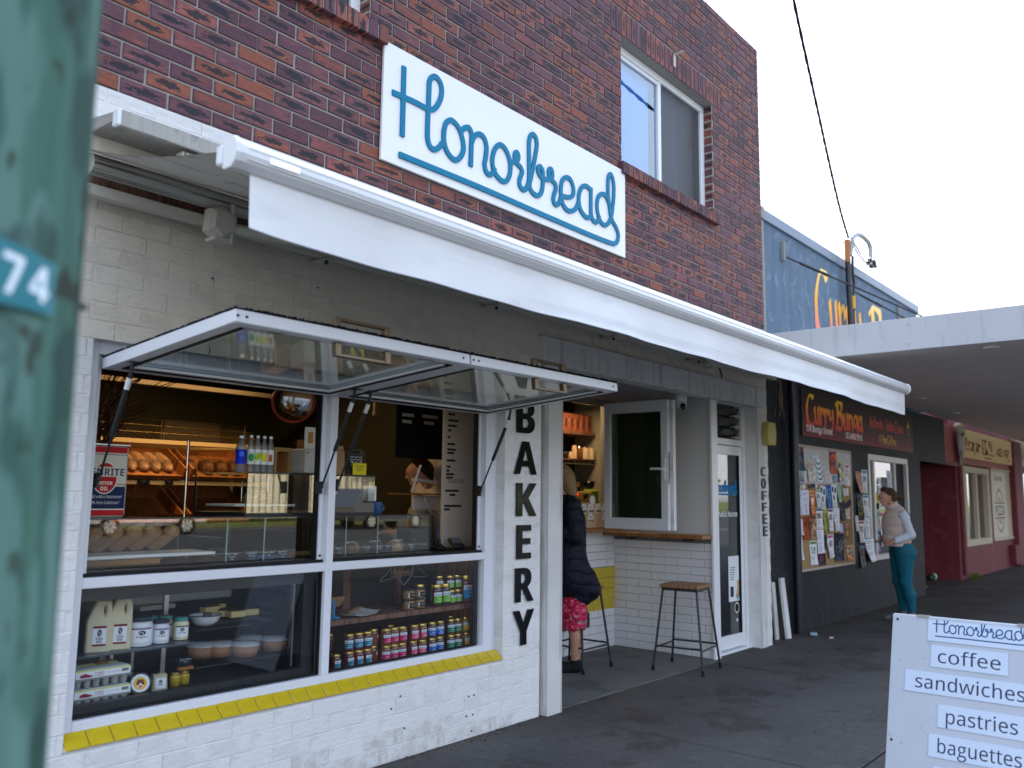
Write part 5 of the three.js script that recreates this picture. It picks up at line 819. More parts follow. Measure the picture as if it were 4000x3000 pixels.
// ---------- timber power pole close to the camera ----------
{
  const cx = 0.372, cz = 2.586, T = thing('power_pole', 'blurred green weathered timber power pole filling the left edge', 'pole', [cx, 0, cz]);
  const g = new THREE.CylinderGeometry(0.085, 0.162, 9.6, 64, 190, true), p = g.attributes.position, u = g.attributes.uv;
  for (let i = 0; i < p.count; i++) { const a = Math.atan2(p.getZ(i), p.getX(i)), y = p.getY(i), k = 1 + 0.02 * (fbm((a + Math.PI) / (2 * Math.PI), (y + 5) / 10, 14, 6, 3, 5) - 0.5); p.setX(i, p.getX(i) * k + 0.004 * (y + 4.8)); p.setZ(i, p.getZ(i) * k); u.setXY(i, u.getX(i), u.getY(i) * 3); }
  g.computeVertexNormals();
  part(T, 'shaft', g.translate(cx, 4.8, cz), mat(null, 0.75, { map: tex(512, 1024, (u2, v) => { const n = fbm(u2, v, 40, 8, 5, 3), d = sm(0.5, 0.68, fbm(u2, v, 16, 26, 4, 8)), b = sm(0.48, 0.62, fbm(u2, v, 22, 16, 3, 15)), kn = sm(0.66, 0.74, fbm(u2, v, 20, 44, 3, 71)); let c = [lerp(0.025, 0.09, n), lerp(0.07, 0.19, n), lerp(0.05, 0.14, n)]; c = c.map((q, i) => lerp(q, [0.16, 0.28, 0.24][i], 0.55 * b)); c = c.map((q, i) => lerp(q, [0.03, 0.055, 0.045][i], 0.7 * d)); return c.map((q, i) => lerp(q, [0.03, 0.025, 0.015][i], 0.75 * kn)); }) }));
  const st = 2.0, a0 = -1.555, pl = new THREE.CylinderGeometry(0.1565, 0.1565, 0.085, 40, 1, true, 0, st).rotateY(a0).translate(cx + 0.007, 1.818, cz);
  { const q = pl.attributes.position; for (let i = 0; i < q.count; i++) { const d = Math.max(0, q.getX(i) - cx + 0.01); q.setY(i, q.getY(i) - d * (q.getY(i) > 1.818 ? 0.26 : 0.04)); } }
  part(T, 'number_plate', pl, mat(null, 0.35, { side: THREE.DoubleSide, map: ink(1024, 256, (x, w, h) => { x.fillStyle = '#04727c'; x.fillRect(0, 0, w, h); for (const [t, px] of [['7', 836], ['4', 950], ['6', 722]]) writing(x, t, px, h / 2, 230, '#e6eef2', 'sans-serif', 92, 'bold'); }) }));
  part(T, 'plate_nail', new THREE.SphereGeometry(0.006, 8, 6).translate(cx + 0.15, 1.81, cz + 0.05), M.blackMetal);
}
// ---------- inside the shop ----------
{
  each(B, 'inner_wall', [cb(1.1, 5.0, 0, 2.75, -3.7, -3.6), cb(1.1, 1.2, 0, 2.75, -3.6, -0.26), cb(5.0, 5.1, 0, 2.75, -3.6, -1.41), cb(6.0, 8.71, 0, 2.75, -2.5, -2.4), cb(5.9, 6.0, 0, 2.75, -2.5, -1.37)], M.oliveWall);
  part(B, 'inner_ceiling', cb(1.2, 8.71, 2.7, 2.745, -3.6, -1.41), M.darkRoom); part(B, 'inner_ceiling', cb(1.2, 4.98, 2.7, 2.745, -1.41, -0.26), M.darkRoom);
  part(B, 'ceiling_beam', cb(1.2, 4.99, 2.37, 2.41, -2.62, -2.55, 0.004), mat([0.12, 0.1, 0.075], 0.6));
  part(B, 'kitchen_opening', cb(3.9, 4.5, 1.2, 2.2, -3.598, -3.58), mat([0.14, 0.12, 0.09], 0.6));
}
function lamp(label, x, y, z, w, d, power, col) {
  const L = thing('ceiling_light', label, 'ceiling light', [x, y, z]);
  part(L, 'housing', cb(x - w / 2 - 0.02, x + w / 2 + 0.02, y, y + 0.05, z - d / 2 - 0.02, z + d / 2 + 0.02, 0.006), M.whiteGloss);
  const e = mat([0.9, 0.85, 0.75], 0.5); e.emissive.setRGB(col[0], col[1], col[2]); e.emissiveIntensity = 2.5;
  part(L, 'diffuser', cb(x - w / 2, x + w / 2, y - 0.008, y - 0.001, z - d / 2, z + d / 2, 0.002), e);
  const r = new THREE.RectAreaLight(new THREE.Color(...col), power, w, d); r.position.set(x, y - 0.02, z); r.lookAt(x, y - 1, z); scene.add(r);
}
lamp('warm ceiling light over the bread racks inside the shop', 3.5, 2.6, -2.25, 1.3, 0.25, 10, [1, 0.6, 0.25]);
lamp('warm ceiling light over the coffee machine inside the shop', 7.9, 2.64, -1.75, 0.9, 0.3, 6, [1, 0.64, 0.3]);
// printed labels
const LAB = {};
const labels = (() => {
  const list = [], W = 1024, add = (n, f) => { LAB[n] = list.length; list.push(f); };
  const jam = (c, t1, t2) => (x) => { x.fillStyle = '#dfe6ee'; x.fillRect(0, 0, 128, 128); x.fillStyle = c; x.fillRect(0, 46, 128, 82); x.strokeStyle = '#2b5a8a'; x.lineWidth = 2; drawScript(x, 12, 40, 38, 2.2, '#3a6a96'); writing(x, t1, 84, 78, 22, '#fff', 'sans-serif', 60); if (t2) writing(x, t2, 80, 104, 20, '#fff', 'sans-serif', 84); };
  add('teal', jam('#1d7d96', 'plum', 'jam')); add('crimson', jam('#c4145e', 'orange', 'marmalade')); add('pink', jam('#e0557f', 'grapefruit', 'marmalade')); add('blue', jam('#1f66c8', 'lemon', 'marmalade')); add('green', jam('#147a52', 'lime', 'marmalade')); add('yellow', jam('#e0b020', 'mustard')); add('lime', jam('#6fb52c', 'lime', 'chutney')); add('sky', jam('#1f8fd0', 'tomato', 'marmalade'));
  add('peanut', (x) => { x.fillStyle = '#15181c'; x.fillRect(0, 0, 128, 128); x.fillStyle = '#e8ecee'; x.fillRect(8, 6, 22, 116); x.fillStyle = '#222'; for (let i = 0; i < 9; i++) { x.save(); x.translate(19, 12 + i * 13); x.rotate(-0.6); x.fillRect(-12, -2, 24, 4); x.restore(); } writing(x, 'Peanut', 82, 52, 24, '#fff', 'serif', 70); writing(x, 'butter', 82, 82, 22, '#e8c050', 'serif', 60); });
  const dairy = (name, sub, top, bottom) => (x) => { x.fillStyle = '#e9ecf0'; x.fillRect(0, 0, 128, 128); x.fillStyle = top; x.fillRect(0, 0, 128, 16); if (bottom) { x.fillStyle = bottom; x.fillRect(0, 114, 128, 14); } x.fillStyle = '#151a20'; x.beginPath(); x.arc(64, 44, 21, 0, 7); x.fill(); x.strokeStyle = '#e9ecf0'; x.lineWidth = 4; x.beginPath(); x.arc(60, 46, 10, 2.5, 6.2); x.stroke(); x.fillStyle = '#e9ecf0'; x.beginPath(); x.ellipse(70, 52, 7, 4, 0.6, 0, 7); x.fill(); writing(x, name, 64, 80, 22, '#151a20', 'serif', 70, 'bold'); if (sub) writing(x, sub, 64, 100, 22, '#151a20', 'serif', 56, 'bold'); };
  add('milk', dairy('Tilba', 'Milk', '#7c1a2c', '#7c1a2c')); add('yogurt', dairy('Yogurt', '', '#7a4f96')); add('cream', dairy('Cream', '', '#0f5a3a')); add('cheese', dairy('Tilba', '', '#e9ecf0'));
  add('egg', (x) => { x.fillStyle = '#dfe6ea'; x.fillRect(0, 0, 128, 128); x.fillStyle = '#c8c820'; x.fillRect(0, 0, 128, 20); x.fillStyle = '#8a2036'; x.beginPath(); x.moveTo(14, 110); x.quadraticCurveTo(10, 60, 26, 50); x.quadraticCurveTo(34, 80, 40, 84); x.quadraticCurveTo(46, 110, 30, 116); x.fill(); writing(x, 'bega', 56, 50, 22, '#8a2036', 'serif', 22, 'bold'); writing(x, 'valley', 56, 74, 22, '#8a2036', 'serif', 22, 'bold'); writing(x, 'eggs', 56, 98, 22, '#8a2036', 'serif', 22, 'bold'); writing(x, 'free range', 86, 70, 18, '#8a2036', 'sans-serif', 30); x.fillStyle = '#7a7f6a'; x.fillRect(106, 40, 16, 50); });
  add('wheel', (x) => { x.fillStyle = '#dfe3e8'; x.fillRect(0, 0, 128, 128); x.fillStyle = '#e0b030'; x.beginPath(); x.arc(64, 66, 44, 0, 7); x.fill(); x.fillStyle = '#f0ead8'; x.beginPath(); x.ellipse(64, 68, 26, 32, 0, 0, 7); x.fill(); x.fillStyle = '#6a3420'; x.beginPath(); x.ellipse(52, 58, 12, 22, 0.4, 0, 7); x.ellipse(78, 58, 12, 22, -0.4, 0, 7); x.fill(); x.fillStyle = '#d0704a'; x.beginPath(); x.ellipse(64, 88, 14, 9, 0, 0, 7); x.fill(); });
  const tagp = (...t) => (x) => { x.fillStyle = '#14181e'; x.fillRect(0, 0, 128, 128); t.forEach((s, i) => writing(x, s, 64, 34 + i * 32, 26, '#dfe6ee', 'sans-serif', Math.min(108, s.length * 13))); };
  add('tag0', tagp('choc chip', 'kisses', '$3')); add('tag1', tagp('muesli bar', '$4.50')); add('tag2', tagp('choc salted', '$3')); add('tag3', tagp('polenta', 'biscuit', '$2')); add('tag4', tagp('cinnamon', 'bun', '$7.50')); add('tag5', tagp('fruit bun', '$7.50')); add('tag6', tagp('black sesame', '$7.50')); add('tag7', tagp('bega valley', 'eggs', '$10.50')); add('tag8', tagp("goat cheese", '$14')); add('tag9', tagp('7.5'));
  add('soda0', (x) => { x.fillStyle = '#dfe8e4'; x.fillRect(0, 0, 128, 128); x.fillStyle = '#1f9a4a'; x.beginPath(); x.arc(64, 70, 34, 0, 7); x.fill(); }); add('soda1', (x) => { x.fillStyle = '#e8ece4'; x.fillRect(0, 0, 128, 128); x.fillStyle = '#a8c820'; x.beginPath(); x.ellipse(64, 60, 40, 30, -0.5, 0, 7); x.fill(); }); add('soda2', (x) => { x.fillStyle = '#e8ece4'; x.fillRect(0, 0, 128, 128); x.fillStyle = '#e0d820'; x.beginPath(); x.arc(64, 64, 38, 0, 7); x.fill(); }); add('soda3', (x) => { x.fillStyle = '#e6e6e4'; x.fillRect(0, 0, 128, 128); x.fillStyle = '#b0582c'; x.fillRect(40, 40, 40, 60); }); add('water', (x) => { x.fillStyle = '#1230c0'; x.fillRect(0, 0, 128, 128); x.fillStyle = '#4a7af0'; x.beginPath(); x.arc(64, 40, 22, 0, 7); x.fill(); });
  add('menu', (x) => { x.fillStyle = '#2a2a2a'; x.fillRect(0, 0, 128, 128); ['beef mushroom', 'pie of week', '$14', 'spicy beef', 'roll $12'].forEach((s, i) => writing(x, s, 64, 18 + i * 24, 20, '#eee', 'sans-serif', 90)); });
  const m = ink(W, W, (x) => list.forEach((f, i) => { x.save(); x.translate((i % 8) * 128, Math.floor(i / 8) * 128); x.beginPath(); x.rect(0, 0, 128, 128); x.clip(); f(x); x.restore(); }));
  return mat(null, 0.5, { map: m, side: THREE.DoubleSide });
})();
const labUV = (n) => { const i = LAB[n], c = i % 8, r = Math.floor(i / 8), e = 0.0015; return [c / 8 + e, 1 - (r + 1) / 8 + e, (c + 1) / 8 - e, 1 - r / 8 - e]; };
function wrap(n, r, h, ang, a0) {      // label round a jar, centred on direction a0 from +z towards +x
  const g = new THREE.CylinderGeometry(r, r, h, 14, 1, true, a0 - ang / 2, ang), t = g.attributes.uv, q = labUV(n);
  for (let i = 0; i < t.count; i++) t.setXY(i, lerp(q[0], q[2], t.getX(i)), lerp(q[1], q[3], t.getY(i)));
  return g;
}
const gold = mat([0.75, 0.55, 0.16], 0.25, { metalness: 0.85 }), blackLid = mat([0.03, 0.04, 0.06], 0.5);
const preserve = {};
function jar(kind, body, r, h, lid, turn = -0.35) {
  const o = new THREE.Group(); o.userData.base = [0, 0, 0];
  const add = (n, g, m) => { const k = new THREE.Mesh(join(g), m); k.name = n; o.add(k); return k; };
  add('body', lathe([[0, 0.001], [r * 0.86, 0], [r, 0.006], [r, h * 0.72], [r * 0.94, h * 0.79], [r * 0.8, h * 0.84], [r * 0.8, h * 0.88], [0, h * 0.88]], 22), mat(body, 0.06, { clearcoat: 1, clearcoatRoughness: 0.02 }));
  add('lid', lathe([[r * 0.86, h * 0.85], [r * 0.88, h * 0.86], [r * 0.88, h * 0.985], [r * 0.83, h], [0, h]], 22), lid);
  add('label', wrap(kind, r * 1.012, h * 0.48, 1.7, turn).translate(0, h * 0.41, 0), labels);
  return o;
}
function jars(name, label, cat, group, proto, spots) {
  spots.forEach(([x, y, z, lb, t]) => { const c = proto.clone(); c.name = numbered(name); c.position.set(x, y, z); c.rotation.y = t ?? rr(-0.3, 0.45); tag(c, lb ?? label, cat, group); scene.add(c); });
}
const ord = ['first', 'second', 'third', 'fourth', 'fifth', 'sixth'];
{ // cabinet behind the lower right pane
  const K = thing('jar_cabinet', 'dark timber cabinet with one shelf behind the lower right shop window', 'cabinet', [3.8, 0.5, -0.35]);
  part(K, 'shelf', cb(3.12, 4.5, 0.78, 0.811, -0.58, -0.2, 0.002), M.shelfWood); part(K, 'floor', cb(3.12, 4.5, 0.48, 0.511, -0.58, -0.135), M.shelfWood); part(K, 'side_panel', cb(4.5, 4.535, 0.48, 1.16, -0.58, -0.135), M.counter); part(K, 'back_panel', cb(3.1, 4.5, 0.511, 1.16, -0.61, -0.585), mat([0.035, 0.025, 0.022], 0.7)); part(K, 'top', cb(3.1, 4.535, 1.13, 1.165, -0.7, -0.2), M.darkRoom); part(K, 'side_panel', cb(3.085, 3.115, 0.48, 1.13, -0.58, -0.135), M.darkRoom);
  each(K, 'back_rail', [cb(4.08, 4.12, 0.812, 1.12, -0.58, -0.55), cb(3.62, 3.68, 0.812, 1.12, -0.583, -0.56)], M.shelfWood);
  const col = { teal: [0.1, 0.012, 0.014], crimson: [0.16, 0.05, 0.015], pink: [0.16, 0.03, 0.02], blue: [0.07, 0.03, 0.015], green: [0.1, 0.04, 0.02], yellow: [0.24, 0.16, 0.05] };
  const xs = { teal: [3.427, 3.5, 3.567], crimson: [3.717, 3.786, 3.853], pink: [3.953, 4.028], blue: [4.118, 4.196], green: [4.3, 4.366], yellow: [4.445] };
  for (const k in xs) {
    const p = jar(k, col[k], 0.0325, 0.1, gold), sp = [];
    for (const [row, y] of [['lower', 0.512], ['upper', 0.6135]]) xs[k].forEach((x, i) => sp.push([x, y, -0.25 + rr(-0.006, 0.006), `small ${k} labelled jar, ${xs[k].length > 1 ? ord[i] + ' of its colour from the left, ' : 'at the right end, '}${row} layer`]));
    if (k === 'teal') sp.push([3.318, 0.512, -0.24, 'small jar with teal label standing alone at the left of the bottom row', 0.5], [3.345, 0.6135, -0.345, 'dark jar half hidden behind the upper teal labelled jars', 2]);
    if (k === 'crimson') sp.push([3.655, 0.512, -0.3, 'dark jar turned sideways left of the crimson labelled jars, lower layer', 1.4], [3.655, 0.6135, -0.3, 'dark jar turned sideways left of the crimson labelled jars, upper layer', 1.5], [3.84, 0.6135, -0.35, 'jar behind the crimson labelled jars, only its lid showing', 2]);
    if (k === 'green') sp.push([4.41, 0.6135, -0.36, 'jar behind the green labelled jars, only its lid showing', 2]);
    jars('preserve_jar', '', 'jar', 'small preserve jars stacked on the cabinet floor', p, sp);
  }
  const tops = 'jars on the cabinet shelf';
  const pb = jar('peanut', [0.3, 0.17, 0.06], 0.04, 0.064, blackLid, -0.1), side = ['left', 'right'];
  jars('peanut_butter_jar', '', 'jar', tops, pb, [[3.914, 0.812, -0.26], [4.018, 0.812, -0.27], [3.914, 0.877, -0.262], [4.016, 0.877, -0.268]].map((q, i) => [...q, `squat peanut butter jar, ${side[i % 2]} one of the ${i < 2 ? 'lower' : 'upper'} pair on the shelf`, rr(-0.1, 0.1)]));
  const ch = jar('lime', [0.035, 0.014, 0.012], 0.041, 0.142, gold);
  jars('chutney_jar', '', 'jar', tops, ch, [[4.154, 0.812, -0.25, 'tall dark chutney jar with lime label in front, left one'], [4.238, 0.812, -0.255, 'tall dark chutney jar with lime label in front, right one'], [4.085, 0.812, -0.34, 'tall dark chutney jar half hidden behind the peanut butter jars']]);
  const cs = jar('lime', [0.05, 0.03, 0.015], 0.033, 0.094, gold);
  jars('small_chutney_jar', '', 'jar', tops, cs, [[4.302, 0.812, -0.255, 'small lime labelled jar, lower left of the four beside the big blue jar'], [4.368, 0.812, -0.258, 'small lime labelled jar, lower right of the four beside the big blue jar'], [4.3, 0.908, -0.27, 'small lime labelled jar, upper left of the four beside the big blue jar'], [4.37, 0.908, -0.27, 'small lime labelled jar, upper right of the four beside the big blue jar'], [4.225, 0.908, -0.3, 'dark jar perched behind the tall chutney jars'], [4.235, 0.812, -0.35, 'dark jar under the perched one behind the chutney jars']]);
  jars('large_marmalade_jar', '', 'jar', tops, jar('sky', [0.13, 0.045, 0.018], 0.048, 0.185, gold, 0.1), [[4.452, 0.812, -0.26, 'largest jar, with sky blue label, at the right end of the shelf', -0.3]]);
  // hanging wire emblem
  const n = thing('wire_emblem', 'winged heart of thin wire with script, hanging in the jar cabinet', 'decoration', [3.9, 1.0, -0.34]), z = -0.34, wire = mat([0.4, 0.5, 0.5], 0.4, { metalness: 0.6 });
  const sc = (x, y) => [x * 1.01, y, z];
  part(n, 'heart', tube([sc(3.902, 0.955), sc(3.84, 1.02), sc(3.825, 1.07), sc(3.86, 1.1), sc(3.9, 1.075), sc(3.945, 1.1), sc(3.985, 1.07), sc(3.97, 1.02), sc(3.905, 0.955)], 0.0022, 5), wire);
  each(n, 'wing', [[3.695, 0.995], [4.115, 1.005]].map(([x, y], i) => tube([sc(i ? 3.975 : 3.835, 1.01), sc(lerp(x, i ? 3.97 : 3.84, 0.5), 1.002), sc(x, y), sc(lerp(x, i ? 3.985 : 3.825, 0.55), 1.05), sc(i ? 4.0 : 3.81, 1.1)], 0.002, 5)), wire);
  part(n, 'script', SCRIPT.slice(0, 11).map((s) => { const P = s.map(([x, y]) => V(3.815 + x * 0.000075, 1.015 + y * 0.000075, z + 0.004)); return P.length > 2 ? new THREE.TubeGeometry(new THREE.CatmullRomCurve3(P), P.length * 2, 0.0018, 4) : bar(P[0].toArray(), P[1].toArray(), 0.0018, 4); }), mat([0.5, 0.28, 0.14], 0.5));
  part(n, 'thread', [bar(sc(3.9, 1.075), sc(3.9, 1.14), 0.001, 4)], wire);
  // box, cloth and packet on the shelf
  const bx = thing('cardboard_box', 'open brown cardboard box on a blue stand at the left of the jar shelf', 'box', [3.3, 0.812, -0.32]);
  part(bx, 'box', [cb(3.16, 3.3, 0.83, 0.845, -0.4, -0.26), cb(3.16, 3.3, 0.845, 0.92, -0.265, -0.26), cb(3.295, 3.3, 0.845, 0.93, -0.4, -0.265), cb(-0.06, 0.06, -0.002, 0.002, 0, 0.08).rotateX(-0.9).translate(3.35, 0.87, -0.33)], mat([0.34, 0.2, 0.1], 0.8)); part(bx, 'blue_stand', [cb(3.275, 3.292, 0.813, 0.92, -0.235, -0.225, 0.002), cb(3.255, 3.33, 0.813, 0.825, -0.26, -0.225, 0.002)], mat([0.03, 0.2, 0.42], 0.5));
  const cl = new THREE.PlaneGeometry(0.2, 0.16, 20, 14).rotateX(-Math.PI / 2), cp = cl.attributes.position; for (let i = 0; i < cp.count; i++) cp.setY(i, 0.012 + 0.014 * fbm(cp.getX(i) * 4 + 0.5, cp.getZ(i) * 4 + 0.5, 5, 5, 2, 8) + 0.02 * sm(0.04, 0.1, cp.getX(i))); cl.computeVertexNormals();
  single('folded_cloth', 'cream printed cloth lying on the jar shelf beside the cardboard box', 'cloth', cl.rotateY(0.15).translate(3.5, 0.806, -0.25), mat([0.55, 0.54, 0.5], 0.9, { side: THREE.DoubleSide }), [3.5, 0.812, -0.25]);
  single('snack_packet', 'small brown and yellow packet lying on the cream cloth', 'packet', cb(-0.045, 0.045, -0.008, 0.008, -0.03, 0.03, 0.006).rotateZ(0.35).rotateY(-0.2).translate(3.44, 0.855, -0.24), mat([0.22, 0.13, 0.05], 0.5), [3.44, 0.83, -0.24]);
  single('plastic_sleeve', 'clear plastic sleeve leaning in the corner above the cardboard box', 'bag', extrude([[0, 0], [0.1, 0], [0.03, 0.13], [0, 0.15]], 0.012, 0.003).translate(3.2, 0.935, -0.33), mat([0.5, 0.52, 0.56], 0.2, { transmission: 0.5, thickness: 0 }), [3.2, 0.935, -0.33]);
}
{ // refrigerated cabinet behind the lower left pane
  const F = thing('display_fridge', 'dark refrigerated display cabinet behind the lower left shop window', 'fridge', [2.4, 0.5, -0.4]);
  part(F, 'front_frame', [cb(1.746, 3.06, 1.05, 1.112, -0.17, -0.125), cb(1.746, 3.06, 0.552, 0.595, -0.17, -0.125), cb(2.985, 3.06, 0.595, 1.05, -0.17, -0.125), cb(1.746, 1.775, 0.595, 1.05, -0.17, -0.125)], M.darkPlastic);
  part(F, 'inner_frame', [cb(2.955, 2.965, 0.6, 1.045, -0.2, -0.175)], M.steel);
  part(F, 'cabinet', [cb(1.7, 3.07, 0.5, 0.552, -0.9, -0.172), cb(1.7, 3.07, 0.552, 1.1, -0.93, -0.9), cb(3.062, 3.075, 0.5, 1.1, -0.9, -0.172), cb(1.69, 1.7, 0.5, 1.1, -0.9, -0.13), cb(1.7, 3.07, 1.1, 1.13, -0.9, -0.172)], mat([0.03, 0.036, 0.048], 0.5));
  part(F, 'shelf', cb(1.71, 2.4, 0.786, 0.794, -0.6, -0.2), mat([0.06, 0.075, 0.1], 0.3)); part(F, 'shelf_post', [cb(2.42, 2.445, 0.56, 1.09, -0.6, -0.585)], M.steel);
  const wires = []; for (let i = 0; i < 28; i++) wires.push(bar([2.45 + i * 0.021, 0.836, -0.28], [2.45 + i * 0.021, 0.836, -0.6], 0.0018, 5)); wires.push(bar([2.42, 0.834, -0.28], [3.05, 0.834, -0.28], 0.003, 6)); for (let i = 0; i < 28; i++) wires.push(bar([2.45 + i * 0.021, 0.655, -0.25], [2.45 + i * 0.021, 0.655, -0.6], 0.0018, 5)); wires.push(bar([2.42, 0.653, -0.25], [3.05, 0.653, -0.25], 0.003, 6));
  part(F, 'wire_shelf', wires, M.blackMetal);
  each(F, 'cooling_unit', [cb(2.25, 2.84, 0.95, 1.03, -0.75, -0.6, 0.008), cb(2.3, 2.5, 0.915, 0.94, -0.72, -0.61, 0.004)], mat([0.45, 0.5, 0.52], 0.5));
  each(F, 'bracket_strip', [cb(2.15, 2.165, 0.6, 0.78, -0.598, -0.594), cb(2.26, 2.275, 0.62, 0.78, -0.598, -0.594)], M.steel);
  const plastic = mat([0.66, 0.6, 0.4], 0.35), white = mat([0.68, 0.71, 0.74], 0.35);
  for (const [x, z, lb] of [[1.936, -0.29, 'cream plastic milk bottle with maroon banded label, left of the two'], [2.032, -0.285, 'cream plastic milk bottle with maroon banded label, right of the two']]) {
    const m = thing('milk_bottle', lb, 'milk bottle', [x, 0.795, z], -0.35, 'milk bottles in the fridge');
    const hole = Array.from({ length: 12 }, (_, i) => [0.022 + 0.013 * Math.cos(i * Math.PI / 6), 0.19 + 0.031 * Math.sin(i * Math.PI / 6)]);
    part(m, 'body', extrude([[-0.047, 0.004], [0.047, 0.004], [0.048, 0.13], [0.046, 0.2], [0.042, 0.23], [0.02, 0.236], [-0.012, 0.232], [-0.03, 0.19], [-0.048, 0.14]], 0.07, 0.008, [hole]).translate(0, 0, -0.035), plastic);
    part(m, 'label', sheet(0.058, 0.092, labUV('milk')).translate(0.004, 0.075, 0.0365), labels); part(m, 'cap', cyl(0.017, 0.017, 0.014, 16).translate(-0.02, 0.232, 0), mat([0.5, 0.05, 0.05], 0.4));
  }
  const tub = (lb, x, z, r, h, kind, lid, body) => { const g = jar(kind, body, r, h, lid, -0.3); g.name = numbered('yoghurt_jar'); g.position.set(x, 0.795, z); tag(g, lb, 'jar'); scene.add(g); };
  tub('large white yoghurt jar with purple band and dark lid', 2.147, -0.3, 0.06, 0.14, 'yogurt', blackLid, [0.7, 0.72, 0.76]); tub('smaller white yoghurt jar with purple band beside the large one', 2.254, -0.3, 0.043, 0.115, 'yogurt', blackLid, [0.7, 0.72, 0.76]);
  const tl = mat([0.02, 0.3, 0.26], 0.4); tub('cream jar with teal lid and green band in front', 2.374, -0.32, 0.039, 0.112, 'cream', tl, [0.7, 0.62, 0.42]); tub('cream jar with teal lid behind the small yoghurt jar, right one', 2.35, -0.43, 0.037, 0.112, 'cream', tl, [0.7, 0.62, 0.42]); tub('cream jar with teal lid behind the small yoghurt jar, left one', 2.28, -0.45, 0.037, 0.115, 'cream', tl, [0.7, 0.62, 0.42]);
  const bo = thing('enamel_bowl', 'white enamel bowl with dark rim on the wire shelf', 'bowl', [2.555, 0.838, -0.4]); part(bo, 'bowl', lathe([[0, 0], [0.04, 0.002], [0.065, 0.02], [0.084, 0.055], [0.081, 0.056], [0.06, 0.024], [0, 0.008]], 26).translate(2.555, 0.838, -0.4), white); part(bo, 'rim', new THREE.TorusGeometry(0.0835, 0.0025, 6, 40).rotateX(Math.PI / 2).translate(2.555, 0.894, -0.4), blackLid);
  const tg = (name, x, y, z, w = 0.055, h = 0.045, lb) => { const t = single('price_tag', lb, 'price tag', [cb(x - w / 2, x + w / 2, y, y + h, z - 0.002, z)], M.darkPlastic, [x, y, z]); const p = new THREE.Mesh(sheet(w - 0.003, h - 0.003, labUV(name)).translate(0, h / 2, 0.0012), labels); p.name = 'print'; t.add(p); return t; };
  tg('tag1', 2.55, 0.878, -0.37, 0.05, 0.03, 'small black price tag lying in the enamel bowl');
  const sponge = mat([0.6, 0.5, 0.22], 0.9), choc = mat([0.05, 0.025, 0.015], 0.6), cake = [[2.763, -0.43], [2.862, -0.45], [2.7, -0.5], [2.8, -0.53], [2.64, -0.5], [2.73, -0.58]];
  const names = ['front left', 'front right', 'middle left', 'middle right', 'back left', 'back right'];
  const slab = single('cake_board', 'dark board under the yellow slices on the wire shelf', 'board', cb(2.56, 2.96, 0.839, 0.85, -0.62, -0.38, 0.003), M.darkPlastic, [2.76, 0.839, -0.5]);
  cake.forEach(([x, z], i) => { const y = i > 3 ? 0.88 : 0.852, c = thing('cake_slice', `yellow slice with chocolate top, ${names[i]} of the heap on the dark board`, 'cake', [x, y, z], rr(-0.2, 0.2), 'slices on the dark board'); part(c, 'sponge', cb(-0.045, 0.045, 0.008, 0.042, -0.028, 0.028, 0.004), sponge); part(c, 'icing', cb(-0.046, 0.046, 0.042, 0.05, -0.029, 0.029, 0.003), choc); part(c, 'base', cb(-0.046, 0.046, 0, 0.008, -0.029, 0.029, 0.002), choc); });
  const kraft = mat([0.3, 0.17, 0.1], 0.75), clear = mat([0.8, 0.84, 0.86], 0.05, { transmission: 0.5, thickness: 0 });
  [[2.785, -0.36, 'nearest of the brown salad tubs in the middle'], [3.0, -0.4, 'brown salad tub at the right on its own'], [2.69, -0.45, 'brown salad tub left of the nearest one'], [2.91, -0.5, 'brown salad tub behind, between the nearest and the right one'], [2.6, -0.5, 'brown salad tub furthest left under the enamel bowl']].forEach(([x, z, lb]) => { const t = thing('salad_tub', lb, 'tub', [x, 0.657, z], 0, 'brown salad tubs'); part(t, 'tub', lathe([[0, 0], [0.062, 0], [0.076, 0.058], [0, 0.058]], 26).translate(x, 0.657, z), kraft); part(t, 'lid', lathe([[0.078, 0.058], [0.079, 0.064], [0.066, 0.066], [0.06, 0.078], [0, 0.08]], 26).translate(x, 0.657, z), clear); });
  const card = mat([0.3, 0.31, 0.3], 0.9);
  [[0.567, -0.24, 'egg carton, lower of the front stack'], [0.652, -0.25, 'egg carton, upper of the front stack'], [0.652, -0.38, 'egg carton behind the front stack']].forEach(([y, z, lb]) => { const e = thing('egg_carton', lb, 'egg carton', [1.93, y, z], 0, 'egg cartons in the fridge'); const cups = []; for (let i = 0; i < 6; i++) for (const dz of [-0.028, 0.028]) cups.push(cyl(0.014, 0.02, 0.04, 8).translate(1.825 + i * 0.043, y, z + dz)); part(e, 'tray', [...cups, cb(1.8, 2.065, y + 0.034, y + 0.042, z - 0.052, z + 0.052, 0.003)], card); part(e, 'lid', cb(1.8, 2.065, y + 0.042, y + 0.08, z - 0.05, z + 0.05, 0.008), mat([0.6, 0.64, 0.64], 0.7)); part(e, 'label', sheet(0.26, 0.035, labUV('egg')).translate(1.932, y + 0.061, z + 0.0508), labels); });
  const ww = thing('waxed_cheese', 'black waxed cheese wheel with round cow label standing on edge', 'cheese', [2.14, 0.565, -0.26], -0.3); part(ww, 'wheel', lathe([[0, -0.03], [0.05, -0.03], [0.056, -0.02], [0.056, 0.02], [0.05, 0.03], [0, 0.03]], 30).rotateX(Math.PI / 2 - 0.35).translate(0, 0.054, 0), M.acrylic); part(ww, 'label', (() => { const g = disc(0.042, 30), t = g.attributes.uv, q = labUV('wheel'); for (let i = 0; i < t.count; i++) t.setXY(i, lerp(q[0], q[2], t.getX(i)), lerp(q[1], q[3], t.getY(i))); return g.translate(0, 0, 0.0308).rotateX(-0.35).translate(0, 0.054, 0); })(), labels);
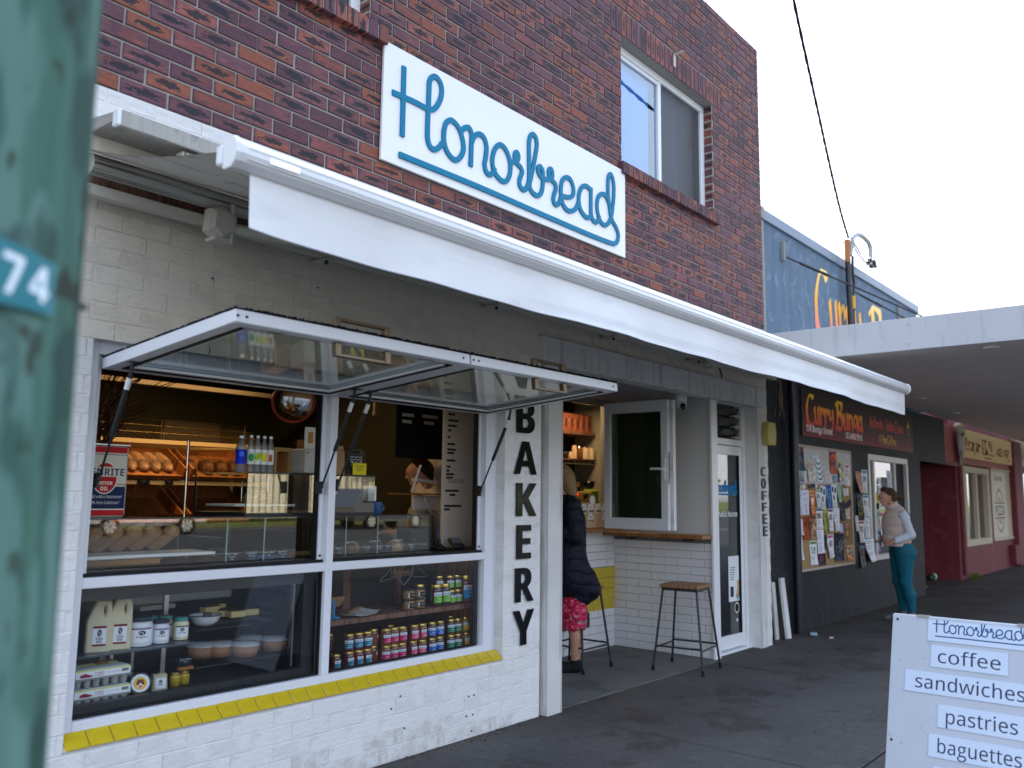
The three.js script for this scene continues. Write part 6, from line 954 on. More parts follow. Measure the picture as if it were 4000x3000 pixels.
  const w2 = thing('waxed_cheese', 'black waxed cheese wheel half hidden behind the labelled one', 'cheese', [2.1, 0.59, -0.36]); part(w2, 'wheel', lathe([[0, -0.03], [0.05, -0.03], [0.056, -0.02], [0.056, 0.02], [0.05, 0.03], [0, 0.03]], 30).rotateX(Math.PI / 2 - 0.3).translate(2.1, 0.63, -0.36), M.acrylic);
  const wd = thing('cheese_wedge', 'wrapped cheese wedge with black cow emblem label', 'cheese', [2.262, 0.567, -0.29], -0.25); part(wd, 'wedge', extrude([[-0.034, 0], [0.034, 0], [0.028, 0.07], [-0.028, 0.07]], 0.05, 0.005).translate(0, 0, -0.045), mat([0.5, 0.45, 0.3], 0.3)); part(wd, 'label', sheet(0.05, 0.052, labUV('cheese')).translate(0.002, 0.034, 0.0065), labels);
  [[2.365, -0.33, 'left'], [2.42, -0.34, 'right']].forEach(([x, z, s]) => { const j = thing('pickle_jar', `yellow pickle jar at the ${s} under the goat cheese tag`, 'jar', [x, 0.567, z], 0, 'yellow pickle jars'); part(j, 'body', lathe([[0, 0], [0.027, 0], [0.028, 0.045], [0.02, 0.055], [0, 0.055]], 18).translate(x, 0.567, z), mat([0.42, 0.3, 0.02], 0.1, { clearcoat: 1 })); part(j, 'lid', cyl(0.023, 0.023, 0.012, 18).translate(x, 0.622, z), gold); });
  tg('tag7', 1.985, 0.735, -0.33, 0.06, 0.045, 'black egg price tag on a wooden foot'); tg('tag8', 2.4, 0.66, -0.3, 0.075, 0.05, 'black goat cheese price tag on a wooden foot');
  single('tag_foot', 'small wooden foot under the egg price tag', 'tag holder', cb(1.955, 2.015, 0.728, 0.74, -0.35, -0.32, 0.003), M.trayWood, [1.985, 0.728, -0.335]); single('tag_foot', 'small wooden foot under the goat cheese price tag', 'tag holder', cb(2.36, 2.44, 0.645, 0.66, -0.32, -0.285, 0.003), M.trayWood, [2.4, 0.645, -0.3]);
  // ---- glass cases on the counter
  const G1 = thing('glass_case', 'long low glass display case along the open shop window', 'display case', [2.9, 1.165, -0.45]), edge = mat([0.3, 0.42, 0.4], 0.1);
  part(G1, 'base', cb(1.76, 4.03, 1.165, 1.178, -0.75, -0.17), mat([0.05, 0.045, 0.04], 0.4)); part(G1, 'front_pane', cb(1.76, 4.03, 1.178, 1.412, -0.204, -0.2), glass([0.95, 0.97, 0.96], { ior: 1.65 })); part(G1, 'side_pane', cb(4.026, 4.03, 1.178, 1.412, -0.75, -0.205), glass()); part(G1, 'top_pane', cb(1.76, 4.03, 1.413, 1.419, -0.75, -0.2), glass([0.9, 0.95, 0.94]));
  each(G1, 'edge', [cb(1.76, 4.03, 1.412, 1.42, -0.2, -0.197), cb(4.027, 4.032, 1.178, 1.412, -0.2, -0.196)], mat([0.02, 0.03, 0.03], 0.2)); each(G1, 'divider', [2.55, 2.78, 3.35, 3.6].map((x) => cb(x, x + 0.006, 1.18, 1.41, -0.6, -0.23)), glass([0.85, 0.95, 0.92])); each(G1, 'divider_edge', [2.55, 2.78, 3.35, 3.6].map((x) => cb(x, x + 0.006, 1.18, 1.41, -0.229, -0.226)), edge); part(G1, 'white_shelf', cb(1.77, 2.5, 1.225, 1.24, -0.5, -0.24, 0.003), M.whiteGloss);
  const G2 = thing('glass_case', 'upper glass display case with bottles on top', 'display case', [3.1, 1.425, -0.5]);
  part(G2, 'base', cb(2.67, 3.59, 1.422, 1.436, -0.77, -0.25), M.darkPlastic); part(G2, 'front_pane', cb(2.675, 3.585, 1.436, 1.652, -0.254, -0.25), glass([0.93, 0.96, 0.95], { ior: 2.0 })); each(G2, 'side_pane', [cb(2.671, 2.675, 1.436, 1.652, -0.765, -0.255), cb(3.585, 3.589, 1.436, 1.652, -0.765, -0.255)], glass()); part(G2, 'top_pane', cb(2.67, 3.59, 1.653, 1.66, -0.77, -0.25), glass([0.9, 0.95, 0.94])); each(G2, 'edge', [cb(2.67, 3.59, 1.652, 1.662, -0.25, -0.246), cb(2.668, 2.673, 1.436, 1.652, -0.25, -0.246), cb(2.667, 2.67, 1.436, 1.652, -0.78, -0.765)], mat([0.02, 0.03, 0.03], 0.2)); part(G2, 'inner_shelf', cb(2.7, 3.1, 1.47, 1.482, -0.7, -0.4), M.whiteGloss);
  const crust = mat(null, 0.75, { map: tex(256, 256, (u, v) => { const n = fbm(u, v, 10, 10, 4, 5), f = sm(0.6, 0.7, fbm(u, v, 30, 30, 3, 9)); return [lerp(0.2, 0.5, n), lerp(0.1, 0.3, n), lerp(0.04, 0.15, n)].map((q) => lerp(q, 0.62, f * 0.5)); }), bumpMap: hgt(128, 128, (u, v) => fbm(u, v, 14, 14, 4, 5)), bumpScale: 0.006 }), dark = mat(null, 0.7, { map: tex(128, 128, (u, v) => { const n = fbm(u, v, 26, 26, 3, 5); return [0.05 + 0.16 * n, 0.025 + 0.075 * n, 0.01 + 0.03 * n]; }), bumpMap: hgt(128, 128, (u, v) => fbm(u, v, 30, 30, 3, 5)), bumpScale: 0.005 });
  const lump = (rx, ry, rz, s) => { const g = new THREE.SphereGeometry(1, 22, 16), p = g.attributes.position; for (let i = 0; i < p.count; i++) { const k = 1 + 0.26 * (fbm(p.getX(i) * 0.5 + 0.5, p.getZ(i) * 0.5 + p.getY(i) * 0.3 + 0.5, 6, 6, 3, s) - 0.5); p.setXYZ(i, Math.sign(p.getX(i)) * Math.pow(Math.abs(p.getX(i)), 0.8) * rx * k, Math.max(-0.6, p.getY(i)) * ry * k, Math.sign(p.getZ(i)) * Math.pow(Math.abs(p.getZ(i)), 0.8) * rz * k); } g.computeVertexNormals(); return g.translate(0, 0.6 * ry, 0); };
  const po = ['first', 'second', 'third', 'fourth', 'fifth', 'sixth', 'seventh', 'eighth'];
  [3.29, 3.38, 3.47, 3.56, 3.66, 3.76, 3.86, 3.95].forEach((x, i) => { const b = thing('pastry', `round glazed bun in the low glass case, ${po[i]} from the left of the right pane`, 'pastry', [x, 1.18, -0.35 - (i % 2) * 0.07], 0, 'buns in the low glass case'); part(b, 'bun', lump(0.048, 0.042, 0.048, i + 3).translate(x, 1.18, -0.35 - (i % 2) * 0.07), i % 3 ? dark : crust); part(b, 'topping', Array.from({ length: 7 }, () => cb(-0.006, 0.006, 0, 0.006, -0.004, 0.004).rotateY(rr(0, 3)).translate(x + rr(-0.022, 0.022), 1.243, -0.35 - (i % 2) * 0.07 + rr(-0.022, 0.022))), M.paper); });
  [['tag4', 3.36, -0.29], ['tag5', 3.565, -0.27], ['tag6', 3.66, -0.27], ['tag2', 3.755, -0.29], ['tag3', 3.94, -0.27]].forEach(([n, x, z], i) => tg(n, x, 1.18, z, 0.06, 0.055, `black bun price tag, ${po[i]} from the left behind the right pane`).rotation.x = -0.15);
  [['tag0', 2.6], ['tag1', 2.72], ['tag2', 2.83], ['tag3', 2.92]].forEach(([n, x], i) => tg(n, x, 1.18, -0.24, 0.075, 0.055, `black biscuit price tag, ${po[i]} from the left behind the left pane`).rotation.x = -0.12);
  [1.9, 2.0, 2.1, 2.2, 2.3].forEach((x, i) => { const r = thing('wrapped_roll', `filled roll in brown paper, ${po[i]} from the left in the low glass case`, 'roll', [x, 1.25, -0.4], 0, 'wrapped rolls in the low glass case'); part(r, 'paper', cb(-0.045, 0.045, -0.03, 0.03, -0.1, 0.1, 0.02).rotateX(-0.5).rotateY(0.2).translate(x, 1.31, -0.42), mat([0.4, 0.22, 0.11], 0.8)); part(r, 'filling', lump(0.03, 0.02, 0.03, i).translate(x, 1.36, -0.5), crust); });
  [2.35, 2.5, 2.66, 2.8, 2.92].forEach((x, i) => { const r = single('slice_tray', `dark baked slice in the low glass case, ${po[i]} from the left of the left pane`, 'slice', lump(0.07, 0.02, 0.06, i + 20).translate(x, 1.18, -0.38), dark, [x, 1.18, -0.38], 'dark baked slices'); });
  const sl = single('loaf', 'single loaf on the shelf inside the upper glass case', 'loaf', lump(0.09, 0.05, 0.06, 51).translate(2.95, 1.482, -0.55), crust, [2.95, 1.482, -0.55]);
  // bottles
  const bt = (lb, x, kind, body, r, h, cap) => { const b = thing('drink_bottle', lb, 'bottle', [x, 1.661, -0.4], -0.4, 'bottles on the upper glass case'); part(b, 'body', lathe([[0, 0.002], [r, 0], [r, h * 0.66], [r * 0.85, h * 0.74], [r * 0.42, h * 0.86], [r * 0.4, h * 0.94], [0, h * 0.94]], 20), body); part(b, 'cap', cyl(r * 0.46, r * 0.46, h * 0.07, 14).translate(0, h * 0.93, 0), cap); part(b, 'label', wrap(kind, r * 1.015, h * 0.4, 2.8, 0).translate(0, h * 0.42, 0), labels); };
  const gl2 = mat([0.5, 0.52, 0.52], 0.05, { transmission: 0.7, thickness: 0 }); bt('clear water bottle with bright blue label', 2.72, 'water', gl2, 0.03, 0.205, M.whiteGloss);
  [['soda0', 2.783, 'green blob'], ['soda1', 2.826, 'lime shape'], ['soda2', 2.87, 'yellow circle'], ['soda3', 2.913, 'rust bar']].forEach(([k, x, t]) => bt(`slim clear soda bottle with white label and ${t}`, x, k, gl2, 0.021, 0.212, M.whiteGloss));
  // oil tin with twigs
  const O = thing('oil_tin', 'vintage red white and navy motor oil tin used as a vase', 'tin', [1.94, 1.42, -0.43]);
  part(O, 'body', cb(1.825, 2.058, 1.421, 1.77, -0.52, -0.352, 0.012), mat([0.6, 0.57, 0.5], 0.35)); part(O, 'rim', cb(1.82, 2.063, 1.768, 1.78, -0.525, -0.347, 0.004), M.steel);
  part(O, 'print', sheet(0.212, 0.335).translate(1.9415, 1.596, -0.3512), mat(null, 0.5, { map: ink(512, 810, (x, w, h) => {
    x.fillStyle = '#cfc9b8'; x.fillRect(0, 0, w, h); x.fillStyle = '#b3161c'; x.fillRect(0, 0, w, 72); x.fillRect(0, 745, w, 65); x.fillStyle = '#12244a'; x.fillRect(0, 88, w, 8); x.fillRect(0, 470, w, 262); x.fillStyle = '#8a2a2a'; x.fillRect(0, 440, w, 8); x.fillStyle = '#e8e2d2'; x.fillRect(0, 732, w, 13); x.beginPath(); x.ellipse(262, 370, 150, 190, 0, 0, 7); x.fill();
    x.fillStyle = '#b3161c'; x.beginPath(); x.ellipse(262, 370, 140, 178, 0, 0, 7); x.fill(); x.fillStyle = '#cfc9b8'; x.fillRect(0, 240, w, 115); writing(x, 'PENRITE', 256, 300, 118, '#16264c', 'sans-serif', 480, 'bold'); writing(x, 'Super Quality', 262, 382, 34, '#5a1014', 'sans-serif', 170, 'italic'); writing(x, 'MOTOR', 262, 432, 58, '#efe8d8', 'sans-serif', 190, 'bold'); writing(x, 'OIL', 262, 496, 62, '#efe8d8', 'sans-serif', 96, 'bold'); writing(x, 'The Oil with a Guarantee!', 256, 590, 46, '#efe8d8', 'serif', 440, 'italic'); writing(x, '"100% Pure Lubricant"', 256, 660, 46, '#efe8d8', 'serif', 400, 'italic');
  }) }));
  const tw = [], bud = []; for (let i = 0; i < 64; i++) { const a = rr(-0.3, 0.75), L = rr(0.35, 0.72), z0 = rr(-0.47, -0.4), x0 = 1.93 + rr(-0.06, 0.06), pts = []; for (let k = 0; k <= 6; k++) { const t = k / 6; pts.push([x0 + Math.sin(a) * L * Math.pow(t, 1.2) + rr(-0.008, 0.008), 1.74 + Math.cos(a) * L * t * (0.95 - 0.15 * t), z0 + rr(-0.25, 0.1) * t]); if (k > 2) bud.push(new THREE.OctahedronGeometry(0.0045).translate(...pts[k])); } tw.push(tube(pts, rr(0.0016, 0.0032), 4, 12)); }
  const T2 = thing('dried_twigs', 'bundle of dark dried twigs fanning out of the oil tin', 'twigs', [1.93, 1.75, -0.43]); part(T2, 'twigs', tw, mat([0.06, 0.02, 0.014], 0.8)).userData.kind = 'stuff'; part(T2, 'buds', bud, mat([0.09, 0.03, 0.02], 0.8)).userData.kind = 'stuff';
  // bread rack
  const R = thing('bread_rack', 'steel wire bread rack with wooden trays at the back of the shop', 'rack', [3.6, 0, -2.8]);
  for (const x of [2.85, 3.63, 4.4]) for (const z of [-2.6, -3.0]) part(R, 'post', bar([x, 0, z], [x, z < -2.8 ? 2.15 : 1.96, z], 0.012, 10), M.chrome);
  for (const y of [1.92, 1.6]) each(R, 'price_rail', [cb(2.85, 3.615, y, y + 0.032, -2.6, -2.592), cb(3.645, 4.4, y, y + 0.032, -2.6, -2.592)], mat([0.6, 0.46, 0.25], 0.5));
  const net = []; for (let i = 0; i < 46; i++) { const x = 2.86 + i * 0.0335; net.push(bar([x, 1.95, -2.62], [x - 0.06, 2.14, -2.99], 0.0022, 4)); } for (const t of [0, 0.35, 0.7, 1]) net.push(bar([2.86, lerp(1.95, 2.14, t), lerp(-2.62, -2.99, t)], [4.4, lerp(1.95, 2.14, t), lerp(-2.62, -2.99, t)], 0.003, 5)); for (let i = 0; i < 46; i++) net.push(bar([2.86 + i * 0.0335, 1.915, -2.6], [2.86 + i * 0.022, 1.89, -2.98], 0.002, 4));
  part(R, 'wire_basket', net, mat([0.35, 0.25, 0.12], 0.35, { metalness: 0.8 }));
  const tray = (x0, x1, y, lb) => { const t = thing('bread_tray', lb, 'tray', [(x0 + x1) / 2, y, -2.8]), q = (g) => g.rotateX(0.5).translate(0, y + 0.12, -2.78), w = M.trayWood; part(t, 'base', q(cb(x0, x1, -0.006, 0.006, -0.22, 0.22)), w); each(t, 'side', [q(cb(x0, x0 + 0.014, 0.006, 0.1, -0.22, 0.22)), q(cb(x1 - 0.014, x1, 0.006, 0.1, -0.22, 0.22))], w); part(t, 'front', q(cb(x0 + 0.014, x1 - 0.014, 0.006, 0.03, 0.206, 0.22)), w); part(t, 'back', q(cb(x0 + 0.014, x1 - 0.014, 0.006, 0.12, -0.22, -0.206)), w); };
  tray(3.02, 3.6, 1.63, 'wooden bread tray with pale loaves, upper left of the rack'); tray(3.65, 4.22, 1.63, 'wooden bread tray with dark seeded loaves, upper right of the rack'); tray(3.02, 3.6, 1.27, 'dark wooden bread tray, lower left of the rack'); tray(3.65, 4.22, 1.27, 'dark wooden bread tray, lower right of the rack');
  [3.09, 3.19, 3.29, 3.39, 3.49].forEach((x, i) => { const l = single('loaf', `pale floured loaf, ${po[i]} from the left in the upper left tray`, 'loaf', lump(0.048, 0.05, 0.14, i + 31).rotateX(0.5).rotateY(0.05).translate(x + 0.02, 1.755, -2.78), crust, [x, 1.73, -2.78], 'loaves in the upper left tray'); const b = new THREE.Mesh(new THREE.TorusGeometry(0.052, 0.012, 6, 20).scale(1, 0.95, 1.6).translate(0.02, 0.04, -0.05), dark); b.name = 'paper_band'; l.add(b); });
  [3.7, 3.86, 3.99, 4.12].forEach((x, i) => single('loaf', `dark seeded loaf, ${po[i]} from the left in the upper right tray`, 'loaf', lump(0.055, 0.06, 0.09, i + 41).rotateX(0.5).translate(x, 1.72, -2.72), dark, [x, 1.7, -2.72], 'loaves in the upper right tray'));
  tg('tag9', 3.27, 1.6, -2.585, 0.1, 0.034, 'black shelf price tag, left one under the upper left tray'); tg('tag9', 3.48, 1.6, -2.585, 0.07, 0.034, 'black shelf price tag, right one under the upper left tray');
  const mi = thing('convex_mirror', 'round convex mirror with a red rim hanging inside the shop', 'mirror', [3.63, 2.19, -1.2]); const sg = new THREE.SphereGeometry(0.25, 36, 20, 0, Math.PI * 2, 0, 0.61).rotateX(Math.PI / 2).translate(0, 0, -0.205); part(mi, 'mirror', sg.rotateX(0.25).rotateY(-0.5).translate(3.63, 2.19, -1.2), M.chrome); part(mi, 'rim', new THREE.TorusGeometry(0.145, 0.009, 10, 44).rotateX(0.25).rotateY(-0.5).translate(3.63, 2.19, -1.2), mat([0.55, 0.06, 0.02], 0.4)); part(mi, 'hanger', bar([3.63, 2.33, -1.22], [3.63, 2.7, -1.22], 0.008), M.blackMetal);
  const pd = thing('pendant_lamp', 'small hanging bulb holder on an orange cord', 'lamp', [4.655, 2.18, -1.5]); part(pd, 'cord', bar([4.655, 2.3, -1.5], [4.655, 2.7, -1.5], 0.005), mat([0.5, 0.15, 0.02], 0.6)); part(pd, 'holder', [cyl(0.022, 0.022, 0.06, 14).translate(4.655, 2.24, -1.5), cyl(0.026, 0.024, 0.045, 14).translate(4.655, 2.19, -1.5)], mat([0.4, 0.33, 0.24], 0.5));
  const mb = thing('black_menu_board', 'large black menu board hanging above the worker', 'menu board', [4.61, 1.82, -0.9]); part(mb, 'board', cb(4.345, 4.88, 1.822, 2.24, -0.915, -0.9, 0.002), mat([0.006, 0.006, 0.007], 0.7)); [[4.4, 2.135, 0.12, '#cfe0d0'], [4.4, 2.085, 0.1, '#d8d0d4'], [4.61, 2.14, 0.17, '#d0d8b8'], [4.63, 2.09, 0.11, '#d6d0d0']].forEach(([x, y, w]) => part(mb, 'strip', cb(x, x + w, y, y + 0.025, -0.9, -0.898), mat([0.55, 0.55, 0.5], 0.8)));
  const wp = thing('menu_wall', 'white wall panel with small black menu strips and the word toasties', 'menu board', [4.75, 1.18, -0.5]); part(wp, 'panel', cb(4.462, 4.99, 1.17, 2.26, -0.53, -0.5), mat([0.6, 0.56, 0.5], 0.6)); const wl = [[4.49, 2.13, 0.07], [4.49, 2.085, 0.11], [4.49, 2.045, 0.09], [4.49, 2.01, 0.035], [4.485, 1.96, 0.03], [4.485, 1.91, 0.08], [4.485, 1.87, 0.09], [4.485, 1.845, 0.07], [4.482, 1.79, 0.09], [4.482, 1.745, 0.04], [4.482, 1.715, 0.03], [4.48, 1.69, 0.08], [4.48, 1.665, 0.07], [4.475, 1.57, 0.14], [4.52, 1.54, 0.06], [4.465, 1.46, 0.18], [4.465, 1.435, 0.06]]; wl.forEach(([x, y, w]) => part(wp, 'menu_strip', cb(x, x + w, y, y + 0.016, -0.5, -0.4985), M.darkPlastic)); part(wp, 'toasties_strip', sheet(0.2, 0.05).translate(4.582, 1.648, -0.4985), mat(null, 0.7, { map: ink(256, 64, (x) => { x.fillStyle = '#c9c4bc'; x.fillRect(0, 0, 256, 64); writing(x, 'TOASTIES', 128, 33, 48, '#2a3350', 'sans-serif', 230); }) }));
  const mo = thing('monitor', 'white edged screen on an arm seen edge on before the worker', 'screen', [4.49, 1.57, -0.85]); part(mo, 'screen', cb(-0.008, 0.008, 0, 0.21, -0.14, 0.14, 0.003).rotateZ(-0.3).rotateY(-0.74).translate(4.47, 1.565, -0.85), mat([0.6, 0.58, 0.56], 0.4)); part(mo, 'arm', [bar([4.5, 1.66, -0.87], [4.78, 1.64, -0.9], 0.016)], M.whiteGloss); part(mo, 'cable', tube([[4.62, 1.63, -0.86], [4.61, 1.5, -0.84], [4.66, 1.42, -0.83], [4.72, 1.38, -0.83]], 0.004, 5), M.paper);
  const sf = single('order_shelf', 'narrow wooden shelf in front of the worker', 'shelf', cb(4.33, 4.9, 1.545, 1.556, -0.96, -0.82, 0.002), M.counter, [4.6, 1.545, -0.9]); single('white_board', 'white pegged board held by the worker below the shelf', 'board', [cb(4.59, 4.88, 1.43, 1.54, -0.965, -0.955, 0.003)], M.whiteGloss, [4.73, 1.43, -0.96]);
  const ca = thing('chalk_sign', 'small dark chalk sign with handle hole on the right half of the upper glass case', 'sign', [3.6, 1.661, -0.4]); part(ca, 'board', extrude([[-0.075, 0], [0.075, 0], [0.075, 0.15], [0.05, 0.175], [-0.05, 0.175], [-0.075, 0.15]], 0.008, 0, [[[-0.03, 0.145], [0.03, 0.145], [0.03, 0.16], [-0.03, 0.16]]]).rotateX(-0.1).translate(3.59, 1.661, -0.44), mat([0.06, 0.055, 0.05], 0.7)); part(ca, 'print', sheet(0.14, 0.085, labUV('menu')).rotateX(-0.1).translate(3.59, 1.753, -0.44), labels);
  const yn = thing('yellow_note', 'bright yellow note standing before the chalk sign', 'note', [3.58, 1.661, -0.4]); part(yn, 'note', cb(3.53, 3.64, 1.668, 1.742, -0.402, -0.4), mat([0.75, 0.62, 0.02], 0.7)); each(yn, 'text_line', [0, 1, 2].map((i) => cb(3.545 + i * 0.008, 3.625 - i * 0.008, 1.722 - i * 0.014, 1.726 - i * 0.014, -0.4, -0.3992)), M.darkPlastic);
  const pb2 = thing('paper_bag', 'brown paper bag standing left of the chalk sign', 'bag', [3.45, 1.661, -0.45]); part(pb2, 'bag', [cb(-0.045, 0.045, 0, 0.16, -0.03, 0.03, 0.006).rotateZ(0.05).translate(3.45, 1.661, -0.46), extrude([[-0.05, 0], [0.05, 0], [0.04, 0.035], [-0.035, 0.03]], 0.02).translate(3.445, 1.815, -0.47)], mat([0.36, 0.22, 0.12], 0.8));
  const mg = thing('coffee_mug', 'blue enamel mug at the right end of the upper glass case', 'mug', [3.74, 1.42, -0.4]); part(mg, 'cup', lathe([[0, 0], [0.036, 0.002], [0.038, 0.075], [0.035, 0.075], [0.033, 0.01], [0, 0.008]], 22).translate(3.735, 1.42, -0.4), mat([0.03, 0.1, 0.24], 0.25)); part(mg, 'handle', new THREE.TorusGeometry(0.022, 0.005, 8, 18).translate(3.778, 1.46, -0.4), mat([0.03, 0.1, 0.24], 0.25));
  single('white_carton', 'white carton standing behind the blue mug', 'carton', cb(3.7, 3.77, 1.5, 1.6, -0.5, -0.44, 0.004), M.whiteGloss, [3.735, 1.5, -0.47]); 
  const wb = thing('white_dispenser', 'white box with small red mark at the right of the bottles', 'box', [3.34, 1.661, -0.5]); part(wb, 'case', cb(3.2, 3.37, 1.67, 1.82, -0.62, -0.45, 0.008), mat([0.55, 0.54, 0.5], 0.5)); part(wb, 'foot', cb(3.26, 3.32, 1.661, 1.67, -0.58, -0.5), M.blackMetal); part(wb, 'red_mark', cyl(0.006, 0.006, 0.002, 12).rotateX(Math.PI / 2).translate(3.215, 1.795, -0.449), mat([0.5, 0.02, 0.02], 0.5));
  const po2 = thing('promo_card', 'white promotional card with orange picture on the white box', 'card', [3.3, 1.82, -0.55]); part(po2, 'card', cb(3.26, 3.34, 1.821, 1.96, -0.552, -0.55), M.paper); part(po2, 'picture', cb(3.285, 3.325, 1.86, 1.93, -0.55, -0.5492), mat([0.5, 0.28, 0.06], 0.6));
  const cr = thing('wooden_crate', 'light wooden crate stand between the bottles and the white box', 'crate', [3.15, 1.661, -0.65]); part(cr, 'frame', [cb(3.08, 3.2, 1.8, 1.825, -0.75, -0.6), cb(3.08, 3.1, 1.661, 1.8, -0.75, -0.6), cb(3.18, 3.2, 1.661, 1.8, -0.75, -0.6)], mat([0.45, 0.26, 0.1], 0.6));
  const st = [0, 1, 2, 3].map((i) => single('cardboard_carton', `orange brown carton, ${po[i]} from the bottom of the pile behind the white box`, 'carton', cb(3.42, 3.52, 1.7 + i * 0.05, 1.746 + i * 0.05, -0.85, -0.72, 0.003), mat([0.42, 0.2, 0.06], 0.7), [3.47, 1.7 + i * 0.05, -0.78], 'cartons behind the white box'));
  const ep = thing('card_terminal', 'dark card payment terminal on the right of the window counter', 'card terminal', [4.5, 1.17, -0.36]); part(ep, 'body', cb(-0.045, 0.045, 0, 0.03, -0.06, 0.06, 0.008).rotateX(0.5).rotateY(-0.3).translate(4.45, 1.195, -0.36), M.darkPlastic); part(ep, 'display', cb(-0.034, 0.034, 0.03, 0.032, -0.045, 0.02).rotateX(0.5).rotateY(-0.3).translate(4.45, 1.195, -0.36), mat([0.12, 0.16, 0.2], 0.1));
  const tp = thing('tape_stand', 'black tape dispenser beside the card terminal', 'dispenser', [4.33, 1.17, -0.4]); part(tp, 'base', lathe([[0, 0], [0.06, 0], [0.058, 0.012], [0.03, 0.025], [0.012, 0.045], [0.012, 0.07], [0, 0.07]], 18).translate(4.32, 1.172, -0.4), M.darkPlastic); part(tp, 'pen', bar([4.32, 1.23, -0.4], [4.315, 1.3, -0.41], 0.005), mat([0.03, 0.1, 0.3], 0.4));
  single('till_box', 'black till box at the end of the low glass case', 'till', cb(4.1, 4.28, 1.172, 1.32, -0.6, -0.45, 0.006), M.darkPlastic, [4.19, 1.172, -0.5]);
  part(B, 'shop_counter', cb(1.7, 4.99, 1.1, 1.164, -0.8, -0.135, 0.003), M.shelfWood);
  // back shelving seen beside the menu board
  const bs = thing('back_shelving', 'dark steel shelving with pale edges far inside the shop', 'shelving', [4.2, 0, -3.2]); for (const x of [3.95, 4.45]) part(bs, 'upright', cb(x, x + 0.03, 0, 2.0, -3.3, -3.27), mat([0.5, 0.45, 0.34], 0.5)); for (const y of [1.3, 1.45, 1.6, 1.75, 1.95]) part(bs, 'shelf', cb(3.98, 4.45, y, y + 0.018, -3.45, -3.27), mat([0.4, 0.38, 0.32], 0.5));
}
{ // coffee corner seen through the servery
  const z = -2.1, W = M.shelfWood;
  const s1 = single('bag_shelf', 'upper wooden shelf with coffee bags in the coffee corner', 'shelf', cb(7.6, 8.7, 2.28, 2.32, -2.39, -2.08, 0.003), W, [8.1, 2.28, -2.2]); const s2 = thing('cup_shelf', 'middle dark shelf with cups and a glass rail in the coffee corner', 'shelf', [8.1, 1.97, -2.2]); part(s2, 'board', cb(7.6, 8.7, 1.97, 1.993, -2.39, -2.08, 0.003), M.shelfWood); part(s2, 'rail', [bar([7.6, 1.935, -2.1], [8.7, 1.935, -2.1], 0.006), ...[7.9, 8.3, 8.6].map((x) => bar([x, 1.935, -2.1], [x, 1.97, -2.1], 0.005))], M.steel);
  const foil = mat([0.24, 0.06, 0.03], 0.35, { bumpMap: hgt(128, 128, (u, v) => fbm(u, v, 8, 8, 4, 3), [0.2, 0.2]), bumpScale: 0.02 }), q = ['first', 'second', 'third', 'fourth', 'fifth', 'sixth'];
  [8.12, 8.24, 8.36, 8.48, 8.6].forEach((x, i) => { const b = thing('coffee_bag', `reddish coffee bag, ${q[i]} from the left on the upper shelf`, 'coffee bag', [x, 2.32, z], 0, 'coffee bags on the upper shelf'); part(b, 'bag', extrude([[-0.045, 0], [0.045, 0], [0.05, 0.1], [0.042, 0.18], [0.048, 0.2], [-0.046, 0.2], [-0.04, 0.18], [-0.05, 0.1]], 0.06, 0.012).translate(x, 2.322, z - 0.06), foil); part(b, 'strip', cb(x - 0.012, x + 0.012, 2.37, 2.47, z + 0.001, z + 0.004), M.darkPlastic); });
  const cw = mat([0.66, 0.5, 0.36], 0.6); const cup = (x, n, r, h, lb) => { const k = thing('cup_stack', lb, 'cups', [x, 1.993, z]); for (let i = 0; i < n; i++) part(k, 'cup', cyl(r, r * 0.72, h, 18, false).translate(x, 1.994 + i * h * 0.28, z + i * 0.0005), cw); };
  cup(8.21, 2, 0.03, 0.06, 'short stack of small paper cups on the middle shelf'); cup(8.285, 4, 0.034, 0.085, 'taller stack of paper cups on the middle shelf');
  const pl = thing('glass_jug', 'glass jug of amber syrup between the cups and the canisters', 'jug', [8.385, 1.993, z]); part(pl, 'body', lathe([[0, 0], [0.045, 0], [0.046, 0.12], [0.04, 0.13], [0, 0.13]], 20).translate(8.385, 1.994, z), mat([0.2, 0.08, 0.02], 0.1, { clearcoat: 1 })); part(pl, 'lid', cyl(0.02, 0.012, 0.02, 14).translate(8.385, 2.124, z), M.chrome);
  [[8.5, 'left'], [8.62, 'right']].forEach(([x, s]) => { const c = thing('canister', `white canister with steel knob, ${s} of the two on the middle shelf`, 'canister', [x, 1.993, z], 0, 'white canisters'); part(c, 'body', cyl(0.05, 0.05, 0.135, 24).translate(x, 1.994, z), mat([0.66, 0.55, 0.42], 0.5)); part(c, 'knob', new THREE.SphereGeometry(0.012, 10, 8).translate(x, 2.138, z), M.chrome); });
  single('dark_bowl', 'dark bowl at the left end of the middle shelf', 'bowl', lathe([[0, 0], [0.03, 0], [0.05, 0.07], [0, 0.072]], 18).translate(8.1, 1.994, z), M.darkPlastic, [8.1, 1.993, z]);
  const E2 = thing('espresso_machine', 'yellow panelled espresso machine with a steel top of cups', 'coffee machine', [7.95, 1.42, -1.8]); part(E2, 'panel', cb(7.68, 8.13, 1.5, 1.6, -1.78, -1.75, 0.006), mat([0.6, 0.42, 0.12], 0.35)); part(E2, 'body', cb(7.66, 8.15, 1.3, 1.605, -2.1, -1.78, 0.012), M.steel); part(E2, 'knob', cyl(0.032, 0.028, 0.03, 18).rotateX(Math.PI / 2).translate(8.005, 1.555, -1.75), M.darkPlastic); const led = mat([0.4, 0.02, 0.01], 0.4); led.emissive.setRGB(1, 0.05, 0.02); led.emissiveIntensity = 0.8; each(E2, 'light', [7.78, 7.82, 7.86].map((x) => cb(x, x + 0.018, 1.56, 1.58, -1.75, -1.745)), led);
